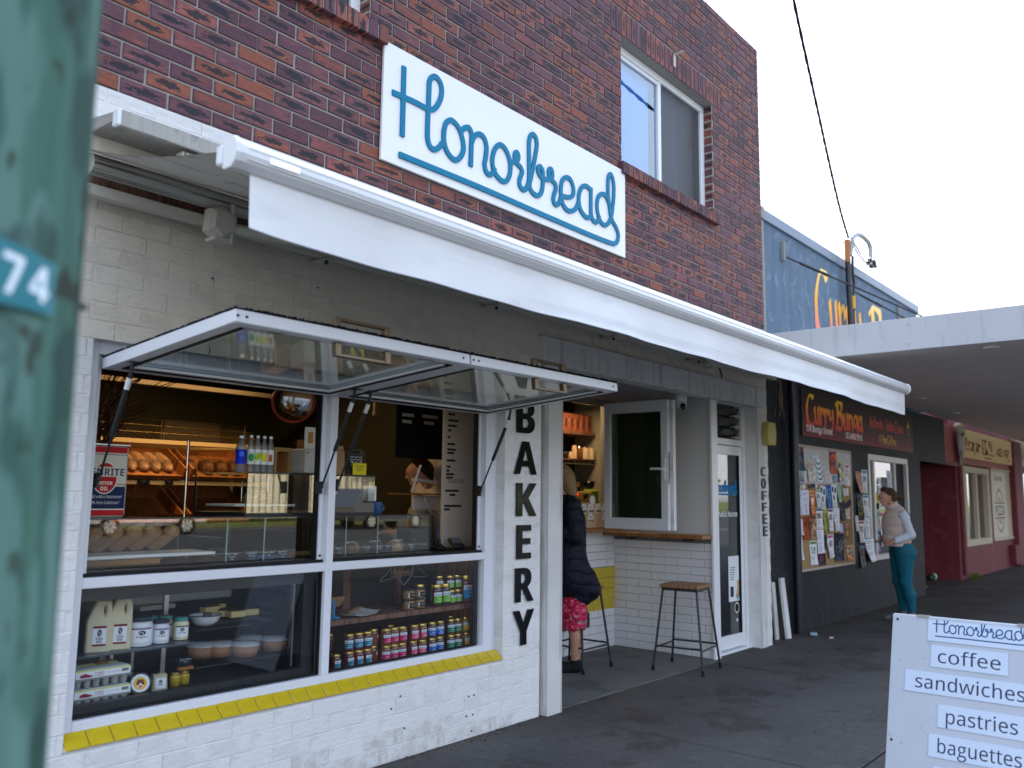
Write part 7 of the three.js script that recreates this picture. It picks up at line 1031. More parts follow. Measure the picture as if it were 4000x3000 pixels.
  const gr = thing('coffee_grinder', 'lime green coffee grinder beside the espresso machine', 'grinder', [8.23, 1.42, -1.8]); part(gr, 'body', cb(8.15, 8.32, 1.3, 1.63, -1.95, -1.76, 0.02), mat([0.22, 0.3, 0.015], 0.4)); part(gr, 'hopper', lathe([[0.03, 0], [0.06, 0.03], [0.07, 0.09], [0, 0.09]], 18).translate(8.24, 1.635, -1.85), M.acrylic);
  const cols = [[0.12, 0.24, 0.26], [0.12, 0.24, 0.26], [0.55, 0.36, 0.1], [0.55, 0.36, 0.1], [0.55, 0.36, 0.1], [0.08, 0.07, 0.07]], nm = ['grey green cup, left', 'grey green cup, right', 'ochre cup, lower left', 'ochre cup, lower right', 'ochre cup on its side, topmost', 'dark metal jug']; [[7.72, 1.66], [7.82, 1.66], [7.79, 1.607], [7.88, 1.607], [7.94, 1.655], [8.03, 1.607]].forEach(([x, y], i) => single('mug', `${nm[i]} on top of the espresso machine`, 'cup', [lathe([[0, 0], [0.026, 0], [0.042, 0.055], [0.038, 0.055], [0, 0.01]], 18).translate(x, y, -1.82), new THREE.TorusGeometry(0.016, 0.005, 6, 12).translate(x + 0.045, y + 0.03, -1.82)], mat(cols[i], 0.3, { metalness: i === 5 ? 0.8 : 0 }), [x, y, -1.82]));
  part(B, 'bench', cb(6.1, 8.7, 0.9, 1.299, -2.39, -1.7), M.darkRoom);
}
// ---------- people: one smooth surface from joints, clothes as shells over it ----------
// bones: [x, y, z, radius, x2, y2, z2, radius2, depth scale]
function skinOver(bones, k, cell, cut) {
  const lo = [1e9, 1e9, 1e9], hi = [-1e9, -1e9, -1e9];
  for (const b of bones) for (let i = 0; i < 3; i++) { const r = Math.max(b[3], b[7]) * 1.25 + 0.02; lo[i] = Math.min(lo[i], b[i] - r, b[4 + i] - r); hi[i] = Math.max(hi[i], b[i] + r, b[4 + i] + r); }
  const n = lo.map((l, i) => Math.ceil((hi[i] - l) / cell) + 2), F = new Float32Array(n[0] * n[1] * n[2]).fill(1), id = (i, j, q) => i + n[0] * (j + n[1] * q);
  const dist = (x, y, z) => {
    let d = 1e3;
    for (const [ax, ay, az, ra, bx, by, bz, rb, sz = 1] of bones) {
      const dx = bx - ax, dy = by - ay, dz = (bz - az) / sz, px = x - ax, py = y - ay, pz = (z - az) / sz, L = dx * dx + dy * dy + dz * dz, t = L ? clamp((px * dx + py * dy + pz * dz) / L) : 0;
      const q = Math.hypot(px - dx * t, py - dy * t, pz - dz * t) - (ra + (rb - ra) * t);
      const h = Math.max(k - Math.abs(d - q), 0) / k; d = Math.min(d, q) - h * h * k * 0.25;
    }
    return cut ? Math.max(d, cut(x, y, z)) : d;
  };
  for (let q = 0; q < n[2]; q++) for (let j = 0; j < n[1]; j++) for (let i = 0; i < n[0]; i++) F[id(i, j, q)] = dist(lo[0] + i * cell, lo[1] + j * cell, lo[2] + q * cell);
  const vid = new Int32Array(F.length).fill(-1), P = [], I = [];                     // surface nets
  for (let q = 0; q < n[2] - 1; q++) for (let j = 0; j < n[1] - 1; j++) for (let i = 0; i < n[0] - 1; i++) {
    let c = 0, sx = 0, sy = 0, sz = 0; const f = (a, b, e) => F[id(i + a, j + b, q + e)];
    for (const [a, b, e, a2, b2, e2] of EDGES) { const u = f(a, b, e), v = f(a2, b2, e2); if (u < 0 !== v < 0) { const t = u / (u - v); c++; sx += a + (a2 - a) * t; sy += b + (b2 - b) * t; sz += e + (e2 - e) * t; } }
    if (c) { vid[id(i, j, q)] = P.length / 3; P.push(lo[0] + (i + sx / c) * cell, lo[1] + (j + sy / c) * cell, lo[2] + (q + sz / c) * cell); }
  }
  const quad = (a, b, c2, d, flip) => { if (Math.min(a, b, c2, d) < 0) return; flip ? I.push(a, c2, b, a, d, c2) : I.push(a, b, c2, a, c2, d); };
  for (let q = 1; q < n[2] - 1; q++) for (let j = 1; j < n[1] - 1; j++) for (let i = 1; i < n[0] - 1; i++) {
    const s = F[id(i, j, q)] < 0;
    if (s !== F[id(i + 1, j, q)] < 0) quad(vid[id(i, j - 1, q - 1)], vid[id(i, j, q - 1)], vid[id(i, j, q)], vid[id(i, j - 1, q)], !s);
    if (s !== F[id(i, j + 1, q)] < 0) quad(vid[id(i - 1, j, q - 1)], vid[id(i - 1, j, q)], vid[id(i, j, q)], vid[id(i, j, q - 1)], !s);
    if (s !== F[id(i, j, q + 1)] < 0) quad(vid[id(i - 1, j - 1, q)], vid[id(i, j - 1, q)], vid[id(i, j, q)], vid[id(i - 1, j, q)], !s);
  }
  const g = new THREE.BufferGeometry(), N = new Float32Array(P.length), e = cell * 0.6;
  for (let v = 0; v < P.length; v += 3) { const [x, y, z] = [P[v], P[v + 1], P[v + 2]]; const a = dist(x + e, y, z) - dist(x - e, y, z), b = dist(x, y + e, z) - dist(x, y - e, z), c = dist(x, y, z + e) - dist(x, y, z - e), L = Math.hypot(a, b, c) || 1; N[v] = a / L; N[v + 1] = b / L; N[v + 2] = c / L; }
  g.setAttribute('position', new THREE.Float32BufferAttribute(P, 3)); g.setAttribute('normal', new THREE.Float32BufferAttribute(N, 3)); g.setIndex(I);
  const uv = new Float32Array(P.length / 3 * 2); for (let v = 0; v < P.length / 3; v++) { uv[2 * v] = P[3 * v] + P[3 * v + 2] * 0.7; uv[2 * v + 1] = P[3 * v + 1]; } g.setAttribute('uv', new THREE.Float32BufferAttribute(uv, 2));
  return g;
}
const EDGES = [[0, 0, 0, 1, 0, 0], [0, 1, 0, 1, 1, 0], [0, 0, 1, 1, 0, 1], [0, 1, 1, 1, 1, 1], [0, 0, 0, 0, 1, 0], [1, 0, 0, 1, 1, 0], [0, 0, 1, 0, 1, 1], [1, 0, 1, 1, 1, 1], [0, 0, 0, 0, 0, 1], [1, 0, 0, 1, 0, 1], [0, 1, 0, 0, 1, 1], [1, 1, 0, 1, 1, 1]];
const fat = (bones, d) => bones.map((b) => [b[0], b[1], b[2], b[3] + d, b[4], b[5], b[6], b[7] + d, b[8]]);
const cloth = (c, r = 0.85, bump = 0.004, f = 14) => mat(c, r, { bumpMap: hgt(128, 128, (u, v) => fbm(u, v, f, f * 0.7, 3, 4), [0.5, 0.5]), bumpScale: bump });
// a head in profile to -x: skull, jaw, nose, lips, brow, ear; centre of the skull at (0, 0, 0), about 0.22 m from chin to crown
const headBones = (x, y, z, s = 1, tilt = 0) => {
  const c = Math.cos(tilt), t = Math.sin(tilt), p = (a, b, q) => [x + (a * c - b * t) * s, y + (a * t + b * c) * s, z + q * s], B2 = (a, r, b, r2, sz) => [...p(...a), r * s, ...p(...b), r2 * s, sz];
  return [B2([0.012, 0.012, 0], 0.082, [-0.02, 0.005, 0], 0.078, 0.88), B2([-0.045, -0.04, 0], 0.052, [-0.06, -0.085, 0], 0.032, 0.95), B2([-0.072, 0.012, 0], 0.036, [-0.076, -0.03, 0], 0.03, 1.2), B2([-0.099, -0.002, 0], 0.008, [-0.116, -0.026, 0], 0.0105, 1), B2([-0.088, -0.052, 0], 0.013, [-0.088, -0.066, 0], 0.013, 1.5), B2([-0.078, -0.092, 0], 0.018, [-0.074, -0.094, 0], 0.018, 1.1), B2([0.012, -0.005, 0.07], 0.016, [0.004, -0.03, 0.068], 0.011, 0.7), B2([0.012, -0.005, -0.07], 0.016, [0.004, -0.03, -0.068], 0.011, 0.7), B2([0.03, -0.05, 0], 0.05, [0.055, -0.13, 0], 0.048, 1)];
};
function face(root, x, y, z, s, tilt) {
  const c = Math.cos(tilt), t = Math.sin(tilt), p = (a, b, q) => [x + (a * c - b * t) * s, y + (a * t + b * c) * s, z + q * s], E = (r, sx, sy, sz, at) => new THREE.SphereGeometry(r * s, 10, 8).scale(sx, sy, sz).translate(...p(...at));
  each(root, 'eye', [E(0.011, 0.7, 0.6, 1.2, [-0.09, 0.004, 0.033]), E(0.011, 0.7, 0.6, 1.2, [-0.09, 0.004, -0.033])], mat([0.08, 0.05, 0.04], 0.2));
  each(root, 'eyebrow', [E(0.012, 0.5, 0.25, 1.5, [-0.102, 0.026, 0.034]), E(0.012, 0.5, 0.25, 1.5, [-0.102, 0.026, -0.034])], mat([0.06, 0.035, 0.025], 0.8));
  part(root, 'lips', [E(0.011, 0.5, 0.45, 1.9, [-0.1, -0.06, 0])], mat([0.4, 0.13, 0.12], 0.5));
}
// a hand: palm and five separate, slightly curled fingers; along gives the direction of the fingers, up the back of the hand
function handBones(wrist, along, side, s = 1, curl = 0.5) {
  const W = V(...wrist), A = V(...along).normalize(), S = V(...side).normalize(), Nn = new THREE.Vector3().crossVectors(S, A), P = (a, b, c) => W.clone().addScaledVector(A, a * s).addScaledVector(S, b * s).addScaledVector(Nn, c * s).toArray();
  const out = [[...P(0.0, 0.012, 0), 0.02 * s, ...P(0.07, 0.02, 0), 0.016 * s], [...P(0.0, -0.012, 0), 0.02 * s, ...P(0.07, -0.022, 0), 0.015 * s]];
  [[0.031, 0.038, 0.066], [0.011, 0.042, 0.074], [-0.01, 0.04, 0.07], [-0.029, 0.032, 0.055]].forEach(([b, l1, l2]) => { const e1 = P(0.08 + l1 * Math.cos(curl), b, -l1 * Math.sin(curl)), e2 = P(0.08 + l1 * Math.cos(curl) + (l2 - l1) * Math.cos(curl * 2), b, -l1 * Math.sin(curl) - (l2 - l1) * Math.sin(curl * 2)); out.push([...P(0.075, b, 0), 0.0095 * s, ...e1, 0.0088 * s], [...e1, 0.0088 * s, ...e2, 0.0075 * s]); });
  out.push([...P(0.02, 0.03, 0), 0.012 * s, ...P(0.055, 0.056, -0.012), 0.0105 * s], [...P(0.055, 0.056, -0.012), 0.0105 * s, ...P(0.082, 0.058, -0.026), 0.0085 * s]);
  return out;
}
const shoeBones = (x, z, len, h = 0.03, dir = [-1, 0]) => [[x, 0.035, z, 0.042, x + dir[0] * len * 0.45, 0.04, z + dir[1] * len * 0.45, 0.045, 1], [x + dir[0] * len * 0.45, 0.034, z + dir[1] * len * 0.45, 0.044, x + dir[0] * len * 0.78, 0.026, z + dir[1] * len * 0.78, 0.038, 1], [x, 0.05, z, 0.04, x, 0.085, z, 0.04]];
const ground = (x, y) => 0.0 - y;
{ // person reading the notices: cream padded vest, pale blue sleeves, teal leggings
  const W = thing('person', 'person in cream padded vest and teal leggings reading the notices, hair in a bun', 'person', [11.9, 0, 0.45], -0.873);
  const legN = [[0.08, 0.86, 0.085, 0.112, 0.075, 0.5, 0.085, 0.066], [0.075, 0.5, 0.085, 0.064, 0.125, 0.34, 0.085, 0.064], [0.125, 0.34, 0.085, 0.062, 0.145, 0.1, 0.08, 0.04]];
  const legF = [[0.08, 0.86, -0.085, 0.112, 0.06, 0.5, -0.085, 0.064], [0.06, 0.5, -0.085, 0.062, 0.105, 0.34, -0.085, 0.062], [0.105, 0.34, -0.085, 0.06, 0.1, 0.1, -0.085, 0.039]];
  const hips = [[0.075, 0.94, 0.055, 0.118, 0.075, 0.94, -0.055, 0.118], [0.125, 0.875, 0.08, 0.102, 0.125, 0.875, -0.08, 0.102], [0.06, 0.97, 0, 0.11, 0.04, 1.1, 0, 0.1, 1.25]];
  const chest = [[0.04, 1.1, 0, 0.1, 0.04, 1.26, 0, 0.112, 1.45], [0.04, 1.26, 0, 0.105, 0.045, 1.37, 0, 0.075, 1.7], [0.03, 1.4, 0, 0.05, -0.02, 1.5, 0, 0.047]];
  const arm = (s) => [[0.045, 1.36, 0.175 * s, 0.05, 0.115, 1.11, 0.215 * s, 0.042], [0.115, 1.11, 0.215 * s, 0.041, -0.085, 1.03, 0.19 * s, 0.032]];
  const hd = headBones(-0.08, 1.595, 0, 1, 0.28), hands = (s) => handBones([-0.085, 1.03, 0.19 * s], [-1, -0.4, -0.5 * s], [0, 0.3, -s], 0.95, 0.35);
  part(W, 'body', skinOver([...legN, ...legF, ...hips, ...chest, ...arm(1), ...arm(-1), ...hands(1), ...hands(-1), ...hd], 0.012, 0.0075), M.skin);
  face(W, -0.08, 1.595, 0, 1, 0.28);
  part(W, 'leggings', skinOver(fat([...legN, ...legF, ...hips], 0.006), 0.03, 0.011, (x, y) => Math.max(y - 1.0, 0.115 - y)), cloth([0.006, 0.105, 0.15], 0.6, 0.001));
  part(W, 'sleeve', skinOver(fat(arm(1), 0.011), 0.03, 0.01, (x) => -0.095 - x), cloth([0.55, 0.6, 0.68], 0.85, 0.004)); part(W, 'sleeve', skinOver(fat(arm(-1), 0.011), 0.03, 0.01, (x) => -0.095 - x), cloth([0.55, 0.6, 0.68], 0.85, 0.004));
  const vest = [[0.015, 0.98, 0, 0.158, 0.015, 1.05, 0, 0.16, 1.05], [0.02, 1.07, 0, 0.158, 0.02, 1.17, 0, 0.163, 1.05], [0.02, 1.19, 0, 0.163, 0.02, 1.28, 0, 0.16, 1.12], [0.022, 1.3, 0, 0.15, 0.03, 1.37, 0, 0.122, 1.35], [0.02, 1.4, 0, 0.09, -0.035, 1.505, 0, 0.08, 1]];
  part(W, 'vest', skinOver(vest, 0.022, 0.009, (x, y, z) => Math.max(0.955 - y, y - 1.515 - 0.35 * x)), mat([0.56, 0.45, 0.39], 0.75, { bumpMap: hgt(64, 512, (u, v) => Math.pow(Math.abs(Math.sin(v * Math.PI * 4)), 0.35) * 0.9 + 0.1 * fbm(u, v, 8, 40, 2, 4), [0.44, 0.44]), bumpScale: 0.012 }));
  const hair = mat([0.07, 0.038, 0.02], 0.6, { bumpMap: hgt(256, 64, (u, v) => fbm(u, v, 60, 4, 3, 4), [0.2, 0.2]), bumpScale: 0.006 });
  part(W, 'hair', skinOver([[-0.055, 1.63, 0, 0.089, -0.1, 1.645, 0, 0.078, 0.93], [-0.02, 1.6, 0, 0.08, -0.02, 1.575, 0, 0.07, 0.98], [0.0, 1.6, 0, 0.06, 0.06, 1.6, 0, 0.035], [0.075, 1.6, 0, 0.045, 0.1, 1.585, 0, 0.04]], 0.02, 0.0075, (x, y) => Math.max(-(x + 0.152 + (y - 1.645) * 0.4), 1.6 - y - (x + 0.085) * 1.3)), hair);
  part(W, 'earring', new THREE.TorusGeometry(0.016, 0.002, 6, 18).translate(-0.07, 1.53, 0.082), gold);
  part(W, 'sunglasses', [tube([[-0.15, 1.69, 0.045], [-0.1, 1.71, 0.078], [-0.04, 1.66, 0.088]], 0.003, 5)], M.darkPlastic);
  part(W, 'shoe', skinOver(fat(shoeBones(0.135, 0.08, 0.25), 0.004), 0.03, 0.009, ground), mat([0.12, 0.12, 0.12], 0.7)); part(W, 'shoe', skinOver(fat(shoeBones(0.095, -0.085, 0.26), 0.004), 0.03, 0.009, ground), mat([0.12, 0.12, 0.12], 0.7));
  const bag = thing('shoulder_bag', 'small black shoulder bag behind the person in the cream vest', 'bag', [11.9, 0, 0.45], -0.873); part(bag, 'pouch', skinOver([[0.215, 1.2, -0.04, 0.045, 0.225, 1.15, -0.04, 0.052, 0.8], [0.22, 1.17, -0.1, 0.045, 0.22, 1.17, 0.04, 0.045]], 0.03, 0.01), mat([0.01, 0.011, 0.014], 0.35)); part(bag, 'strap', tube([[0.21, 1.22, 0.03], [0.2, 1.32, 0.06], [0.1, 1.46, 0.09]], 0.006, 6), M.darkPlastic);
}
{ // person at the counter: long black puffer coat, red patterned skirt
  const W = thing('person', 'person in long black puffer coat and red patterned skirt standing at the bay counter', 'person', [6.4, 0.004, -0.75], -0.873);
  const leg = [[-0.07, 0.85, 0.07, 0.1, -0.02, 0.48, 0.06, 0.062], [-0.02, 0.48, 0.06, 0.06, 0.025, 0.3, 0.06, 0.056], [0.025, 0.3, 0.06, 0.054, 0.02, 0.09, 0.06, 0.037]], leg2 = [[-0.1, 0.85, -0.09, 0.1, -0.2, 0.48, -0.09, 0.062], [-0.2, 0.48, -0.09, 0.06, -0.21, 0.3, -0.09, 0.056], [-0.21, 0.3, -0.09, 0.054, -0.21, 0.09, -0.09, 0.037]];
  const torso = [[-0.06, 0.95, 0, 0.13, -0.06, 1.15, 0, 0.12, 1.25], [-0.06, 1.15, 0, 0.12, -0.05, 1.42, 0, 0.1, 1.5], [-0.06, 1.5, 0, 0.055, -0.1, 1.6, 0, 0.05]], arms = [[-0.03, 1.46, 0.17, 0.05, 0.0, 1.2, 0.21, 0.043], [0.0, 1.2, 0.21, 0.043, -0.22, 1.24, 0.17, 0.032], [-0.03, 1.46, -0.17, 0.05, -0.02, 1.2, -0.22, 0.043], [-0.02, 1.2, -0.22, 0.043, -0.24, 1.24, -0.16, 0.032]];
  const hd = headBones(-0.11, 1.71, 0, 1, 0.06);
  part(W, 'body', skinOver([...leg, ...leg2, ...torso, ...arms, ...handBones([-0.22, 1.24, 0.17], [-1, 0, -0.2], [0, 0, -1], 0.95), ...handBones([-0.24, 1.24, -0.16], [-1, 0, 0.2], [0, 0, 1], 0.95), ...hd], 0.012, 0.009), M.skin);
  face(W, -0.11, 1.71, 0, 1, 0.06);
  const quilt = mat([0.009, 0.011, 0.02], 0.55, { bumpMap: hgt(512, 512, (u, v) => Math.pow(Math.abs(Math.sin(v * Math.PI * 6 + 0.25 * Math.sin(u * 18.85))), 0.4) * 0.5 + 0.5 * fbm(u, v, 22, 16, 5, 6), [0.6, 0.66]), bumpScale: 0.024 });
  const rib = (y) => 0.012 * Math.pow(Math.abs(Math.sin(y * Math.PI / 0.13)), 0.6);
  const coat = []; for (const [x, y, r, x2, y2, r2] of [[-0.06, 1.5, 0.075, -0.05, 1.44, 0.115], [-0.05, 1.44, 0.13, -0.05, 1.34, 0.155], [-0.05, 1.32, 0.165, -0.05, 1.24, 0.17], [-0.05, 1.2, 0.168, -0.05, 1.12, 0.168], [-0.05, 1.08, 0.168, -0.05, 1.0, 0.17], [-0.04, 0.96, 0.172, -0.035, 0.9, 0.185], [-0.02, 0.86, 0.185, 0.0, 0.8, 0.195], [0.01, 0.75, 0.175, 0.02, 0.72, 0.165]]) coat.push([x, y, 0, r, x2, y2, 0, r2, 1.2]);
  coat.push([0.09, 0.8, 0.0, 0.13, 0.14, 0.72, 0.0, 0.115, 1.3], [-0.1, 0.74, 0, 0.15, -0.1, 0.68, 0, 0.14, 1.2], [0.02, 0.68, 0, 0.12, 0.08, 0.66, 0, 0.1, 1.3]);
  part(W, 'coat', skinOver(coat, 0.016, 0.011, (x, y) => Math.max(0.6 - y - 0.16 * x, y - 1.56)), quilt);
  part(W, 'coat_sleeve', skinOver(fat(arms.slice(0, 2), 0.035), 0.02, 0.012, (x) => -0.23 - x), quilt); part(W, 'coat_sleeve', skinOver(fat(arms.slice(2), 0.035), 0.02, 0.012, (x) => -0.25 - x), quilt);
  part(W, 'skirt', skinOver([[-0.03, 0.66, 0, 0.15, -0.02, 0.52, 0, 0.145, 1.25], [-0.02, 0.52, 0, 0.145, 0.0, 0.34, 0, 0.13, 1.3]], 0.03, 0.011, (x, y, z) => Math.max(0.37 - y + 0.1 * (x - 0.0) * 0.4 + 0.012 * Math.sin(x * 60 + z * 40), y - 0.66)), mat(null, 0.8, { map: tex(256, 256, (u, v) => { const n = sm(0.52, 0.58, fbm(u, v, 14, 14, 4, 5)), m = sm(0.62, 0.68, fbm(u, v, 24, 24, 3, 9)); return [lerp(0.32, 0.55, n), lerp(0.008, 0.03, n) + 0.2 * m, lerp(0.03, 0.09, n) + 0.22 * m]; }, [0.4, 0.4]) }));
  part(W, 'hair', skinOver([[-0.1, 1.735, 0, 0.1, -0.12, 1.72, 0, 0.092, 0.95], [-0.06, 1.69, 0, 0.085, -0.03, 1.6, 0, 0.062, 1.15], [-0.03, 1.6, 0, 0.06, -0.015, 1.54, 0, 0.04, 1.3]], 0.03, 0.009, (x, y) => -(x + 0.17 + (y - 1.74) * 0.3)), mat([0.3, 0.2, 0.1], 0.6, { bumpMap: hgt(256, 64, (u, v) => fbm(u, v, 50, 4, 3, 4), [0.2, 0.2]), bumpScale: 0.01 }));
  part(W, 'shoe', skinOver(fat(shoeBones(0.025, 0.06, 0.25), 0.006), 0.03, 0.009, ground), mat([0.012, 0.012, 0.014], 0.75)); part(W, 'shoe', skinOver(fat(shoeBones(-0.21, -0.09, 0.25), 0.006), 0.03, 0.009, ground), mat([0.012, 0.012, 0.014], 0.75));
  const pu = thing('green_pouch', 'dark green pouch hanging behind the red skirt', 'pouch', [6.4, 0.004, -0.75], -0.873); part(pu, 'pouch', cb(0.08, 0.16, 0.36, 0.5, -0.12, -0.09, 0.015).rotateZ(-0.0), mat([0.01, 0.045, 0.035], 0.6));
}
{ // person behind the counter, seen past the screen
  const W = thing('person', 'person with dark tied hair and grey cardigan working behind the counter', 'person', [4.86, 0, -1.15], -0.9);
  const dn = 0.045, torso = [[0, 0.9, 0, 0.11, 0, 1.1, 0, 0.1, 1.3], [0, 1.1, 0, 0.1, 0, 1.38, 0, 0.085, 1.6], [0, 1.4, 0, 0.05, -0.03, 1.52, 0, 0.045]], arms = [[0, 1.38, 0.16, 0.05, 0.03, 1.15, 0.19, 0.042], [0.03, 1.15, 0.19, 0.042, -0.2, 1.24, 0.12, 0.03], [0, 1.38, -0.16, 0.05, 0.03, 1.15, -0.19, 0.042], [0.03, 1.15, -0.19, 0.042, -0.2, 1.24, -0.12, 0.03]], legs = [[0, 0.9, 0.08, 0.1, 0, 0.5, 0.08, 0.06], [0, 0.5, 0.08, 0.06, 0, 0.08, 0.08, 0.04], [0, 0.9, -0.08, 0.1, 0, 0.5, -0.08, 0.06], [0, 0.5, -0.08, 0.06, 0, 0.08, -0.08, 0.04]];
  const hd = headBones(-0.03, 1.735, 0, 0.92, 0.3);
  part(W, 'body', skinOver([...torso, ...arms, ...legs, ...handBones([-0.2, 1.24, 0.12], [-1, 0.2, -0.2], [0, 0, -1], 0.9), ...handBones([-0.2, 1.24, -0.12], [-1, 0.2, 0.2], [0, 0, 1], 0.9), ...hd], 0.012, 0.009), M.skin);
  face(W, -0.03, 1.735, 0, 0.92, 0.3);
  part(W, 'cardigan', skinOver(fat([...torso.slice(0, 2), ...arms], 0.02), 0.04, 0.013, (x, y) => Math.max(-0.18 - x, y - 1.47, 0.85 - y)), cloth([0.3, 0.29, 0.28], 0.9, 0.008)); part(W, 'trousers', skinOver(fat(legs, 0.015), 0.04, 0.014), cloth([0.03, 0.035, 0.05]));
  part(W, 'hair', skinOver([[-0.01, 1.765, 0, 0.085, -0.05, 1.775, 0, 0.078, 0.95], [0.03, 1.74, 0, 0.075, 0.05, 1.66, 0, 0.05, 1.1]], 0.03, 0.009, (x, y) => Math.max(-(x + 0.1 + (y - 1.78) * 0.3), -(y - 1.755 + (x + 0.02) * 0.9))), mat([0.025, 0.014, 0.01], 0.5));
}
// ---------- the far side of the street, seen in the shop windows ----------
{
  const F = thing('metal_fence', 'tall cream corrugated metal fence across the street', 'fence', [20, 0, 36]), cm = mat([0.62, 0.55, 0.4], 0.6);
  const p = [], w = 0.25; for (let x = 6; x < 36; x += 0.42) p.push(cb(x, x + 0.34, 0.15, 2.9, 36, 36.05)); part(F, 'backing', cb(6, 36, 0.15, 2.9, 36.06, 36.1), mat([0.12, 0.1, 0.07], 0.9)); part(F, 'sheeting', p, cm).userData.kind = 'stuff'; part(F, 'cap_rail', cb(6, 36, 2.9, 3.0, 35.95, 36.1), cm);
  const leafM = [[0.05, 0.075, 0.02], [0.03, 0.05, 0.016], [0.075, 0.1, 0.03]].map((c) => mat(c, 0.7, { side: THREE.DoubleSide }));
  const tree = (x, z, h, r, lb, s, bark) => { seed = s; const t = thing('street_tree', lb, 'tree', [x, 0, z]), lv = [], b = [[x, 0, z], [x + 0.15, h * 0.35, z], [x - 0.1, h * 0.6, z + 0.1], [x, h * 0.9, z]], br = [new THREE.TubeGeometry(new THREE.CatmullRomCurve3(b.map((q) => V(...q))), 20, r * 0.06, 8)]; const hubs = []; for (let i = 0; i < 18; i++) { const a = rr(0, 6.28), d = rr(0.3, 1) * r, y = rr(0.25, 1) * h; hubs.push([x + Math.cos(a) * d, y, z + Math.sin(a) * d]); br.push(tube([[x, y * 0.75, z], [lerp(x, hubs[i][0], 0.5), y * 0.92, lerp(z, hubs[i][2], 0.5)], hubs[i]], r * 0.018, 5, 8)); } for (let i = 0; i < 3600; i++) { const c = pick(hubs), q = 0.35 * r; lv.push(new THREE.PlaneGeometry(0.5, 0.32).rotateX(rr(0, 3)).rotateY(rr(0, 3)).translate(c[0] + (rnd() + rnd() - 1) * q * 1.3, c[1] + (rnd() + rnd() - 1) * q, c[2] + (rnd() + rnd() - 1) * q * 1.3)); } part(t, 'trunk', br, mat(bark, 0.9)); part(t, 'crown', lv, pick(leafM)); };
  tree(26, 42, 10, 4, 'broad tree behind the cream fence across the street', 11, [0.1, 0.07, 0.05]); tree(38, 34, 11, 4.5, 'tall tree to the right of the fence across the street', 12, [0.3, 0.27, 0.2]); tree(50, 36, 12, 5, 'large dark tree opposite the maroon shop', 13, [0.12, 0.09, 0.07]); tree(14, 40, 9, 4, 'bushy tree behind the left end of the fence', 14, [0.1, 0.07, 0.05]); tree(62, 34, 11, 5, 'far tree opposite the last shops', 15, [0.35, 0.3, 0.22]); tree(44, 44, 13, 5, 'tallest tree standing back from the street', 16, [0.12, 0.09, 0.07]); tree(2, 42, 9, 4.5, 'round tree opposite the bakery upper window', 17, [0.1, 0.08, 0.06]); tree(76, 40, 12, 6, 'broad dark tree at the far end of the street', 18, [0.1, 0.08, 0.06]);
  for (const [i, q] of ['first', 'second', 'third', 'fourth', 'fifth', 'sixth', 'seventh'].entries()) tree(36 + i * 9, 50 + (i % 2) * 4, 11 + (i % 3), 5.5, `bushy dark tree of the back row across the street, ${q} from the left`, 30 + i, [0.1, 0.08, 0.06]);
  const pole = thing('light_pole', 'pale timber pole on the far verge of the street', 'pole', [35, 0, 30.8]); part(pole, 'shaft', bar([35, 0, 30.8], [35, 9, 30.8], 0.16, 14, 0.12), mat([0.36, 0.32, 0.2], 0.9)); part(pole, 'cross_arm', cb(33.9, 36.1, 8.4, 8.55, 30.7, 30.85), mat([0.25, 0.2, 0.14], 0.9));
  struct('far_kerb', [cb(-60, 130, -0.3, 0.0, 29.8, 30)], M.slabPale); struct('road_marking', [cb(-60, 130, -0.13, -0.126, 16.9, 17.02), ...Array.from({ length: 14 }, (_, i) => cb(-10 + i * 5.5, -9.9 + i * 5.5, -0.13, -0.126, 24.4, 29.6))], M.whiteGloss);
  const far = thing('house', 'low cream house behind the trees across the street', 'house', [58, 0, 60]); part(far, 'wall', cb(50, 66, 0, 3.2, 56, 64), mat([0.55, 0.5, 0.4], 0.8)); part(far, 'roof', extrude([[-5, 0], [5, 0], [0, 2]], 17).rotateY(Math.PI / 2).translate(49.5, 3.2, 60), mat([0.3, 0.08, 0.05], 0.8));
  // parked vehicles, built along x
  const car = (name, lb, cat, x, z, paint, prof, cab, wheels) => {
    const c = thing(name, lb, cat, [x, -0.13, z], 0), pm = mat(paint, 0.3, { clearcoat: 1, clearcoatRoughness: 0.05 }), w = 0.9;
    part(c, 'body', extrude(prof, w * 2, 0.05).translate(x, -0.13, z - w), pm); part(c, 'windows', extrude(cab, w * 2 - 0.04, 0.01).translate(x, -0.13, z - w + 0.02).scale(1, 1, 1), M.acrylic);
    for (const s of [-1, 1]) part(c, 'side_glass', extrude(cab.map(([a, b]) => [a * 0.93, lerp(1.35, b, 0.85)]), 0.02).translate(x, -0.13, z + s * (w + 0.005) - 0.01), M.acrylic);
    for (const a of wheels) for (const s of [-1, 1]) { const t = part(c, 'wheel', new THREE.CylinderGeometry(0.37, 0.37, 0.22, 26).rotateX(Math.PI / 2).translate(x + a, 0.24, z + s * 0.84), M.rubber); part(t, 'rim', [new THREE.CylinderGeometry(0.25, 0.25, 0.225, 22).rotateX(Math.PI / 2).translate(x + a, 0.24, z + s * 0.845)], mat([0.2, 0.2, 0.2], 0.4)); part(t, 'spoke', Array.from({ length: 7 }, (_, i) => cb(-0.035, 0.035, 0.03, 0.24, -0.01, 0.01).rotateZ(i * 0.8976).translate(x + a, 0.24, z + s * 0.97)), mat([0.75, 0.72, 0.65], 0.3)); }
    each(c, 'headlight', [-0.7, 0.7].map((q) => cb(x + 2.2, x + 2.32, 0.62, 0.78, z + q - 0.15, z + q + 0.15, 0.03)), M.chrome); part(c, 'side_step', [cb(x - 1.0, x + 0.9, 0.25, 0.31, z - w - 0.1, z - w - 0.02)], M.steel);
  };
